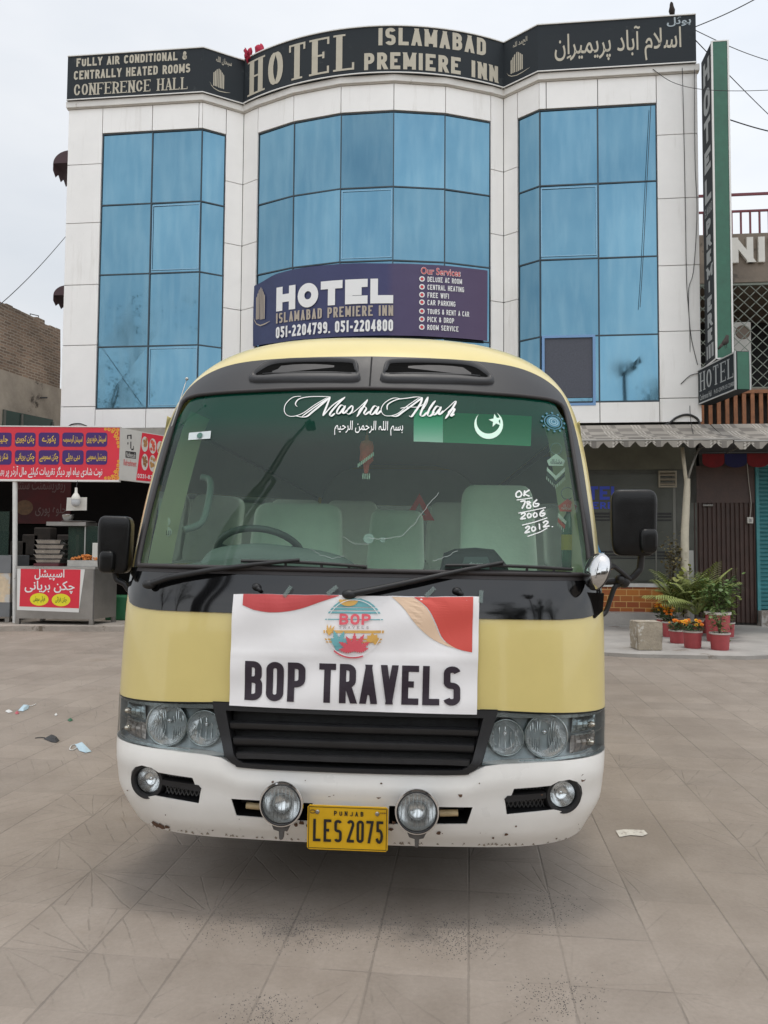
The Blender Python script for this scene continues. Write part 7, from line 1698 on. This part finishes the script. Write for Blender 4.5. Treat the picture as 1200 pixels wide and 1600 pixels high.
# the other mirror
ml = bl_at(181, 851, 3.42)
g = MB(); vs, fs = housing(ml, .142, .10, .252, Matrix.Rotation(R(8), 4, 'Z')); g.add(vs, fs); m2 = g.build('wing_mirror', MIR, bus, smooth=True, angle=60)
g = MB(); vs, fs = housing(ml + Vector((-.012, -.05, -.075)), .066, .06, .095, None, .34); g.add(vs, fs); g.build('mirror_pod', MIR, m2, smooth=True, angle=60)
g = MB(); g.tube(catmull([ml + Vector((.0, 0, -.12)), ml + Vector((.01, .0, -.155)), bl_at(194, 912, 3.42), bl_at(202, 922, 3.42), bl_at(215, 926, 3.42)], 5), .013, 8); g.build('mirror_arm', PLA, m2, smooth=True)
# ---- aerial
g = MB(); a0, a1 = bl_at(243, 745, 3.62), bl_at(292, 592, 3.62); g.tube([a0, a0.lerp(a1, .5), a1], [.004, .003, .002], 6); g.ball(a1, .008, 6); g.tube([a0, a0.lerp(a1, .12)], .007, 8); g.build('aerial', pm('aerial_steel', (.50, .48, .44), .35, metal=.7), bus, smooth=True)
# ---- wheels
for S_ in (1, -1):
    for y in (1.55, 5.1):
        g = MB(); M = Matrix.Translation((S_ * .86, y, .37)) @ Matrix.Rotation(R(90), 4, 'Y')
        g.lathe([(.20, -.10), (.33, -.105), (.37, -.08), (.375, 0), (.37, .08), (.33, .105), (.20, .10)], 32, M); w = g.build('wheel', pm('tyre', (.018, .018, .018), .85), bus, smooth=True)
        g = MB(); g.lathe([(.20, -.09), (.20, .09), (.15, .06), (.06, .05), (.0005, .05)], 28, M); g.build('rim', pm('rim_grey', (.4, .4, .4), .4, metal=.7), w, smooth=True)
# ---- cabin
INT = pm('cabin_lining', (.52, .54, .50), .8, var=.1, scale=2)
g = MB(); g.quad((-1.0, .5, .86), (1.0, .5, .86), (1.0, REAR - .05, .86), (-1.0, REAR - .05, .86))
for S_ in (1, -1): g.grid([[Vector((S_ * 1.0, y, z)) for y in (.62, 2, 4, REAR - .05)] for z in (.86, 1.34)])
g.quad((-.96, REAR - .05, .86), (.96, REAR - .05, .86), (.96, REAR - .05, 1.3), (-.96, REAR - .05, 1.3)); g.quad((-.99, REAR - .05, 2.0), (.99, REAR - .05, 2.0), (.93, REAR - .05, 2.45), (-.93, REAR - .05, 2.45))
g.build('cabin_lining', INT, bus)
g = MB(); g.grid([[Vector((p.x * .96, y, min(p.z - .05, 2.50))) for p in edge if p.z > 2.10] for y in (1.02, 2, 4, REAR - .05)])
g.build('headliner', pm('headliner_shaded', (.05, .07, .062), .9), bus)  # cabin shadow put into the dark lining colour
DSH = pm('dash_grey', (.20, .215, .205), .6, var=.1, scale=3, bump=.1, bscale=120)
g = MB(); n = 24; prof = [(.20, 1.22), (.215, 1.335), (.30, 1.36), (.50, 1.345), (.66, 1.325), (.78, 1.27), (.82, 1.15), (.80, .86)]
rows = []
for y, z in prof:
    row = []
    for i in range(n + 1):
        x = lerp(-.95, .95, i / n); hump = .085 * math.exp(-((x + .42) / .30) ** 4) if y > .45 else 0
        xx = x * lerp(.985, 1.0, 1); yy = max(y, bS(x, z) + .035) if y < .6 else y; row.append(Vector((xx, yy, z + hump)))
    rows.append(row)
g.grid(rows); da = g.build('dashboard', DSH, bus, smooth=True, angle=45)
g = MB(); Pn = [(-.74, 1.355), (-.72, 1.41), (-.66, 1.445), (-.50, 1.462), (-.36, 1.452), (-.20, 1.432), (-.10, 1.40), (-.04, 1.35)]
cv = catmull([Vector(p) for p in Pn], 5); g.grid([[Vector((p.x, y, lerp(1.34, p.y, s))) for p in cv] for y, s in ((.40, .55), (.46, .95), (.55, 1), (.70, .95))]); g.grid([[Vector((p.x, .40, lerp(1.34, p.y, s))) for p in cv] for s in (0, .55)]); g.build('instrument_hood', DSH, da, smooth=True)
sw = MB(); cM = Matrix.Translation((-.58, .98, 1.40)) @ Matrix.Rotation(R(-38), 4, 'X')
sw.tube([cM @ Vector((.225 * math.cos(R(a)), .225 * math.sin(R(a)), 0)) for a in range(0, 361, 12)], .018, 10, caps=False)
for a in (200, 340, 90): sw.tube([cM @ Vector((0, 0, -.02)), cM @ Vector((.21 * math.cos(R(a)), .21 * math.sin(R(a)), 0))], .016, 8)
sw.lathe([(.06, -.03), (.06, .0), (.001, .01)], 20, cM); sw.build('steering_wheel', pm('wheel_grey', (.09, .095, .09), .45), bus, smooth=True)
SEAT = pm('seat_cream', (.84, .87, .76), .75, var=.06, scale=6, bump=.1, bscale=60)
def seat(x, y, w=.46, hgt=.78, cover=True, z0=.86):
    g = MB(); bm = bmesh.new(); bmesh.ops.create_cube(bm, size=1.0); bmesh.ops.bevel(bm, geom=list(bm.edges), offset=.16, segments=4, affect='EDGES', profile=.55); bm.verts.index_update()
    g.add([Vector((x + v.co.x * w, y + v.co.y * .48, z0 + .38 + v.co.z * .17)) for v in bm.verts], [[v.index for v in f.verts] for f in bm.faces])
    s = g.build('passenger_seat', SEAT, bus, smooth=True, angle=60)
    g = MB(); g.add([Vector((x + v.co.x * w * (1 - .18 * max(0, v.co.z)), y + .24 + v.co.y * .16 + (v.co.z + .5) * .14, z0 + .44 + (v.co.z + .5) * hgt)) for v in bm.verts], [[v.index for v in f.verts] for f in bm.faces]); bm.free()
    g.build('backrest', SEAT, s, smooth=True, angle=60); return s
seat(-.50, 1.36, .56, .42); seat(.68, 1.02, .42, .52); seat(.10, 1.60, .36, .40)
for y in (2.6, 3.5, 4.4, 5.3):
    for x in (-.72, -.28, .52): seat(x, y, .42, .52)
g = MB(); xL = -.935; gp = catmull([Vector((xL + .06, .62, 1.52)), Vector((xL + .12, .70, 1.56)), Vector((xL + .125, .80, 1.68)), Vector((xL + .10, .90, 1.78)), Vector((xL + .05, .92, 1.80))], 6); g.tube(gp, .017, 10); g.build('grab_handle', pm('handle_grey', (.26, .29, .27), .5), bus, smooth=True)
for S_ in (1, -1):                                  # trim on the inside of the front pillars
    g = MB(); g.grid([[Vector(((plin([(b, a) for a, b in Gr[:6]], z) - .004 - k * .03) * S_, bS(.93 * S_, z) + .10 + k * .24, z)) for k in (0, 1)] for z in [1.36 + .76 * i / 8 for i in range(9)]]); g.build('pillar_trim', pm('pillar_cream', (.80, .80, .50), .5), bus, smooth=True)

# ---- loose things on and in the minibus
ban = empty('paper_banner', label='white travel banner with a round palm logo taped across the minibus front above the grille', cat='banner'); ban.matrix_world = BM
bu0, bu1 = (-.488, .822), (.480, .820)
def BNR(u, v, l):
    x = lerp(lerp(-.489, .478, u), lerp(-.502, .486, u), v); z = lerp(lerp(.818, .811, u), lerp(1.248, 1.257, u), v)
    wr = .004 * math.sin(u * 23 + v * 5) * (v * .8) + .003 * math.sin(u * 9 - v * 14) + .004 * math.exp(-((v - .47) / .02) ** 2) * 0.5 - .006 * math.exp(-((u - .72 - .03 * v) / .012) ** 2) * .5
    wr += .006 * math.exp(-((v - 1) / .10) ** 2) * (math.sin(u * 31) ** 2) * .6
    return bF(x, z, .020 + wr + l)
g = MB(); P = [[BNR(i / 60, j / 30, 0) for i in range(61)] for j in range(31)]; g.grid(P); g.grid([[BNR(i / 60, j / 30, -.0016) for i in range(61)] for j in range(31)]); g.build('sheet', pm('paper_white', (.83, .815, .81), .55, var=.02, scale=5, bump=.08, bscale=9), ban, smooth=True)
cu = lambda x: (x - 65) / 1040.0
def cv_(x, y): u = cu(x); return (517 + 33 * u - y) / ((517 + 33 * u) - (52 + 8 * u))
def bpoly(mb, top, bot, l, n=24):                   # area between two crop-pixel curves
    A, B = resample(top, n), resample(bot, n)
    mb.grid([[BNR(cu(lerp(a[0], b[0], t)), clamp(cv_(lerp(a[0], b[0], t), lerp(a[1], b[1], t)), .0, 1.0), l) for a, b in zip(A, B)] for t in (0, .25, .5, .75, 1)])
LR = pm('ink_coral', (.62, .075, .055), .5); LC = pm('ink_peach', (.72, .52, .36), .5); LRd = pm('ink_red', (.52, .06, .06), .5)
g = MB(); bpoly(g, [(110, 53), (300, 55), (520, 57)], [(110, 98)] + [(q.x, q.y) for q in catmull([Vector(p) for p in ((160, 118), (235, 128), (330, 118), (430, 88))], 4)] + [(520, 59)], .002); g.build('red_swoosh', LRd, ban)
g = MB(); bpoly(g, [(q.x, q.y) for q in catmull([Vector(p) for p in ((832, 61), (890, 105), (925, 165), (955, 230), (1000, 268), (1040, 283), (1079, 291))], 5)], [(1079, 62)] * 1 + [(1079, 120), (1079, 200), (1079, 289)], .002); g.build('coral_swoosh', LR, ban)
g = MB(); bpoly(g, [(q.x, q.y) for q in catmull([Vector(p) for p in ((740, 62), (790, 105), (840, 170), (900, 225), (960, 258), (1020, 276))], 5)], [(q.x, q.y) for q in catmull([Vector(p) for p in ((829, 62), (886, 107), (920, 167), (950, 231), (990, 262), (1022, 276))], 5)], .002); g.build('peach_swoosh', LC, ban)
g = MB(); BT = lambda a, b, l: BNR(cu(a), cv_(a, b + 0), l)
BTf = lambda a, b, l: BT(a, lerp(335, 352, (a - 65) / 1040) + (1 - b) * 160, l)
write(g, 'BOP', 131, 0.0, 66, 1.0, 1, lambda a, b, l: None) if False else None
def wr2(s, x0, x1, mb):                             # condensed capitals in crop-pixel space
    q = lambda a, b, l: BT(a, lerp(333, 352, (a - 130) / 900.0) + (160 - b), l)
    write(mb, s, x0, 0, 66, 162, 26, q, gap=15, total=x1 - x0, layer=.002, step=20)
wr2('BOP', 130, 388, g); wr2('TRAVELS', 445, 1034, g); g.build('lettering', pm('ink_black', (.022, .012, .022), .5), ban)
# logo: striped disc, leaves, name
cx, cy, cr_ = 585, 192, 127
def disc_strip(mb, y0, y1, l, x0=None, x1=None, rad=cr_):
    A, B = [], []
    for k in range(13):
        t = k / 12
        for yy, arr in ((y0, A), (y1, B)):
            h = math.sqrt(max(0, rad * rad - (yy - cy) ** 2)); a = cx - h if x0 is None else max(x0, cx - h); b = cx + h if x1 is None else min(x1, cx + h); arr.append((lerp(a, b, t), yy))
    mb.grid([[BNR(cu(a), clamp(cv_(a, b), 0, .995), l) for a, b in A], [BNR(cu(a), clamp(cv_(a, b), 0, .995), l) for a, b in B]])
g = MB()
for y0, y1 in ((68, 80), (80, 94), (94, 102), (106, 115), (121, 129), (152, 156)): disc_strip(g, y0, y1, .003)
def leaf(mb, bx, by, ang, L, W, l, n=7):
    ux, uy = math.cos(R(ang)), -math.sin(R(ang)); P = []
    for k in range(2 * n + 1):
        t = k / (2 * n); w = W * math.sin(math.pi * min(1, t * .95 + .05)) * (1 if k % 2 else .55); P.append((t, w))
    A = [(bx + ux * L * t - uy * w, by + uy * L * t + ux * w) for t, w in P]; B = [(bx + ux * L * t + uy * w, by + uy * L * t - ux * w) for t, w in P]
    mb.grid([[BNR(cu(a), cv_(a, b), l) for a, b in A], [BNR(cu(a), cv_(a, b), l) for a, b in B]])
for a, L in ((110, 66), (70, 62), (140, 46), (35, 52), (5, 48), (160, 30)): leaf(g, 525, 262, a, L, 13, .005 + a * 4e-6)
disc_strip(g, 245, 285, .0045, 500, 560, 118); g.build('logo_teal', pm('ink_teal', (.16, .43, .46), .5), ban)
g = MB()
for y0, y1 in ((206, 211), (234, 240), (246, 251), (200, 205)): disc_strip(g, y0, y1, .0035)
for a, L in ((100, 55), (60, 50), (140, 55), (20, 45), (170, 50), (-30, 40)): leaf(g, 668, 243, a, L * .62, 13, .0055 + a * 4e-6)
for a in (60, 80, 100): leaf(g, 482, 222, a, 48, 6, .0055 + a * 4e-6)
g.add([BNR(cu(560 + 40 * math.cos(R(a))), clamp(cv_(560 + 40 * math.cos(R(a)), 74 + 26 * math.sin(R(a))), 0, .99), .0058) for a in range(0, 181, 15)], [tuple(range(13))])
g.build('logo_gold', pm('ink_gold', (.72, .42, .10), .5), ban)
g = MB()
for a, L in ((90, 75), (120, 70), (150, 75), (60, 80), (30, 75), (10, 60), (175, 65)): leaf(g, 590, 285, a, L, 14, .0065 + a * 4e-6)
ring = [(cx + 122 * math.cos(R(a)), cy + 120 * math.sin(R(a))) for a in range(70, 131, 6)]
ribbon(g, ring, 9, lambda a, b, l: BT(a, b, l), .0075); g.build('logo_red', pm('ink_rose', (.70, .10, .13), .5), ban)
g = MB(); write(g, 'BOP', 525, 0, 36, 46, 10, lambda a, b, l: BT(a, 177 - b, l), gap=8, total=130, layer=.009); g.build('logo_name', pm('ink_rose', (.70, .10, .13), .5), ban)
g = MB(); write(g, 'TRAVELS', 524, 0, 10, 11, 2.2, lambda a, b, l: BT(a, 194 - b, l), gap=9, total=124, layer=.009); g.build('logo_subtitle', pm('ink_grey', (.35, .30, .30), .5), ban)
g = MB(); ribbon(g, [(cx + 117 * math.cos(R(a)), cy + 117 * math.sin(R(a))) for a in range(0, 361, 6)], 3, lambda a, b, l: BNR(cu(a), clamp(cv_(a, b), 0, .985), l), .0082); g.build('logo_ring', pm('paper_white', (.74, .72, .71), .55), ban)
g = MB()
for (x, y, a) in ((300, 42, 60), (490, 38, 40), (900, 40, 45), (1112, 60, 85)):
    ux, uy = math.cos(R(a)), math.sin(R(a)); f = lambda s, t: BNR(cu(x + ux * s * 26 - uy * t * 9), cv_(x + ux * s * 26 - uy * t * 9, y - uy * s * 26 - ux * t * 9), .004); g.quad(f(-1, -1), f(1, -1), f(1, 1), f(-1, 1))
g.build('tape', thin_glass('clear_tape', (.86, .85, .82), .25, refl=1.5, haze=.12), ban)
def T_in(px, py, depth): return Mi @ at_y(px, py, depth)
def hang(name, label, cat, group=None): 
    o = empty(name, label=label, cat=cat, group=group); o.matrix_world = BM; return o
RED = pm('felt_red', (.80, .13, .09), .8, var=.2, scale=40); PALE = pm('felt_pale', (.88, .90, .80), .8, var=.15, scale=40)
# red tassel in the middle
t = hang('hanging_tassel', 'red and white tassel charm hanging in the middle of the minibus windscreen', 'ornament')
dz = 3.62; sc2 = lambda px, py: T_in(px, py, dz)
c = sc2(573, 700); kx = dz / 1200
g = MB(); M = Matrix.Translation(c); px_ = lambda v: v * kx
g.lathe([(px_(2), px_(20)), (px_(3), px_(12)), (px_(9), px_(10)), (px_(11), px_(2)), (px_(10), px_(-8)), (px_(11), px_(-20)), (px_(5), px_(-26)), (px_(3), px_(-40))], 16, M); g.tube([c + Vector((0, 0, px_(18))), c + Vector((0, -.0, px_(45)))], .002, 5); g.build('tassel_body', RED, t, smooth=True)
g = MB()
for k in range(10): a = k / 9; p = Vector((px_(lerp(-12, 11, a)), -px_(11), px_(lerp(-26, -8, a)))) + c; g.tube([p, p + Vector((0, 0, -px_(6)))], .003, 5)
for k in range(4): p = c + Vector((px_(-5 + 3.3 * k), 0, px_(-40))); g.tube([p, p + Vector((0, 0, -px_(9)))], .003, 5)
g.build('fringe', PALE, t)
def pennant(px, py, s, col, label):
    t = hang('hanging_pennant', label, 'ornament', 'pennants hung at the side of the windscreen'); c = T_in(px, py, 3.5); k = 3.5 / 1200 * s
    pl3 = lambda a, b, l: c + Vector((a * k, -l, -b * k))
    g = MB(); g.tube([pl3(9 * math.cos(R(a)), -21 + 9 * math.sin(R(a)), 0) for a in range(0, 361, 24)], .0025, 6, caps=False); g.build('ring', pm('handle_grey', (.26, .29, .27), .5), t)
    g = MB(); g.prism([(-14, -2), (0, -13), (14, -2), (11, 6), (-11, 6)], 0, .006, pl3); g.build('diamond', col, t)
    g = MB(); urdu(g, 'ماشاءاللہ', c.x - 9 * k, c.z - 3.5 * k, 18 * k, 8 * k, lambda a, b, l: Vector((a, c.y - .007 - l, b)), layer=.001); g.build('lettering', PALE if col is RED else pm('felt_dark', (.05, .07, .06), .8), t)
    g = MB(); g.prism([(-14, 8), (0, 22), (14, 8), (14, 14), (0, 28), (-14, 14)], 0, .005, pl3); g.build('upper_chevron', PALE, t)
    g = MB(); g.prism([(-14, 16), (0, 30), (14, 16), (14, 22), (0, 36), (-14, 22)], 0, .005, pl3); g.build('lower_chevron', RED if col is RED else pm('felt_dark', (.05, .07, .06), .8), t)
    g = MB()
    for i in range(11): x = -14 + 2.8 * i; y = 38 - abs(x); g.tube([pl3(x, y - 1, .002), pl3(x, y + 4, .002)], .002, 5)
    g.build('fringe', PALE, t)
pennant(868.5, 722, 1.0, PALE, 'pale pennant charm with dark chevrons, the upper one at the windscreen edge')
pennant(886.5, 793, 1.05, RED, 'red pennant charm with white chevron, the lower one at the windscreen edge')
t = hang('air_freshener', 'pale oval tag charm hanging beside the grab handle in the windscreen corner', 'ornament')
for py, s, w in ((815, 7, .8), (831, 8, 1.0)):
    c = T_in(261, py, 3.6); g = MB(); k = 3.6 / 1200; g.prism([(s * w * math.cos(R(a)), s * math.sin(R(a))) for a in range(0, 360, 24)], 0, .004, lambda a, b, d: c + Vector((a * k, -d, b * k))); o = g.build('tag', PALE, t)
c = T_in(261, 835, 3.59); g = MB(); urdu(g, 'اللہ', c.x - .018, c.z - .004, .036, .022, lambda a, b, l: Vector((a, c.y - .004 - l, b))); g.build('lettering', pm('felt_dark', (.05, .07, .06), .8), t)
# bag, bottle, triangle, suction cups on the dash
t = hang('shoulder_bag', 'black shoulder bag lying on the dashboard behind the windscreen', 'bag')
g = MB(); P = [(640, 0)]; bx_ = [T_in(px, py, 3.48) for px, py in ((688, 893), (694, 868), (712, 861), (745, 859), (775, 862), (790, 880), (796, 893))]
top = [p for p in bx_]; g.grid([[p + Vector((0, dy, dz_ * (1 if 0 < i < 6 else 0))) for i, p in enumerate(top)] for dy, dz_ in ((-.03, -.03), (0, 0), (.10, .01), (.16, -.05))]); g.grid([[Vector((p.x, p.y - .03, lerp(1.355, p.z - (.03 if 0 < i < 6 else 0), s)) ) for i, p in enumerate(top)] for s in (0, 1)]); g.build('pouch', pm('bag_black', (.018, .02, .02), .7, var=.2, scale=30), t, smooth=True, angle=50)
g = MB(); f = [T_in(px, py, 3.44) for px, py in ((718, 893), (726, 870), (762, 870), (770, 893))]; g.add(f, [(0, 1, 2, 3)]); g.build('pocket', pm('bag_grey', (.10, .12, .12), .6), t)
g = MB(); c = T_in(744, 879, 3.43); latin(g, 'deuter', c.x - .03, c.z - .012, .06, .014, lambda a, b, l: Vector((a, c.y - l, b))); g.build('lettering', SW, t)
t = hang('green_bottle', 'green drink bottle with yellow label standing at the windscreen corner', 'bottle')
c = T_in(889, 880, 3.52); g = MB(); g.lathe([(.001, -.02), (.034, -.02), (.036, .02), (.036, .16), (.030, .20), (.014, .23), (.014, .25), (.001, .25)], 18, Matrix.Translation(c)); g.build('bottle_glass', pm('bottle_green', (.02, .14, .05), .15, coat=.5), t, smooth=True); g = MB(); g.lathe([(.0368, .06), (.0368, .13)], 18, Matrix.Translation(c)); g.build('bottle_label', pm('label_yellow', (.5, .42, .05), .5), t)
t = hang('warning_triangle', 'red warning triangle leaning on the seat row inside the minibus', 'triangle')
c = T_in(655, 795, 5.2); k = 5.2 / 1200; g = MB()
tri = [Vector((0, 24)), Vector((24, -18)), Vector((-24, -18))]; inn = [Vector((0, 9)), Vector((10, -10)), Vector((-10, -10))]
for i in range(3):
    a, b, a2, b2 = tri[i], tri[(i + 1) % 3], inn[i], inn[(i + 1) % 3]; g.prism([a, b, b2, a2], 0, .012, lambda x, y, d: c + Vector((x * k, -d, y * k)))
g.build('frame', pm('triangle_red', (.80, .06, .05), .4), t)
for i, (px, py) in enumerate(((576, 841), (598, 843))):
    o_ = MB(); x, z = imgxz(None, 1, 0, 0)(px, py); c = bF(x, z, -.012); M = Matrix.Translation(c) @ bN(x, z).to_track_quat('Z', 'Y').to_matrix().to_4x4(); r = .022 if i == 0 else .012
    o_.lathe([(.001, .002), (r * .3, .003), (r * .6, .001), (r, .008), (r * 1.05, .007), (r * .6, -.004), (r * .3, -.012), (.001, -.012)], 20, M); s = o_.build('suction_cup', pm('cup_clear', (.42, .46, .44), .2), None, smooth=True); s.matrix_world = BM
    tag(s, ['larger clear suction cup stuck low in the middle of the windscreen', 'tiny suction cup beside the larger one on the windscreen'][i], 'suction cup', 'suction cups on the windscreen')
cl = hang('blue_cloth', 'bright blue cloth folded behind the chrome mirror at the minibus corner', 'cloth')
g = MB(); cp_ = [bl_at(px, py, 3.62) for px, py in ((928, 842), (934, 850), (940, 866), (942, 885), (936, 892), (930, 888))]
g.grid([[p + Vector((s * .01, s * .07, 0)) for p in cp_] for s in (0, .5, 1)]); g.grid([[lerp(0, 1, 0) * p + lerp(1, 0, 0) * p * 1 for p in cp_[:3]], [p for p in reversed(cp_[3:])]]); g.build('fold', pm('cloth_blue', (.03, .22, .50), .7, var=.15, scale=20), cl, smooth=True)
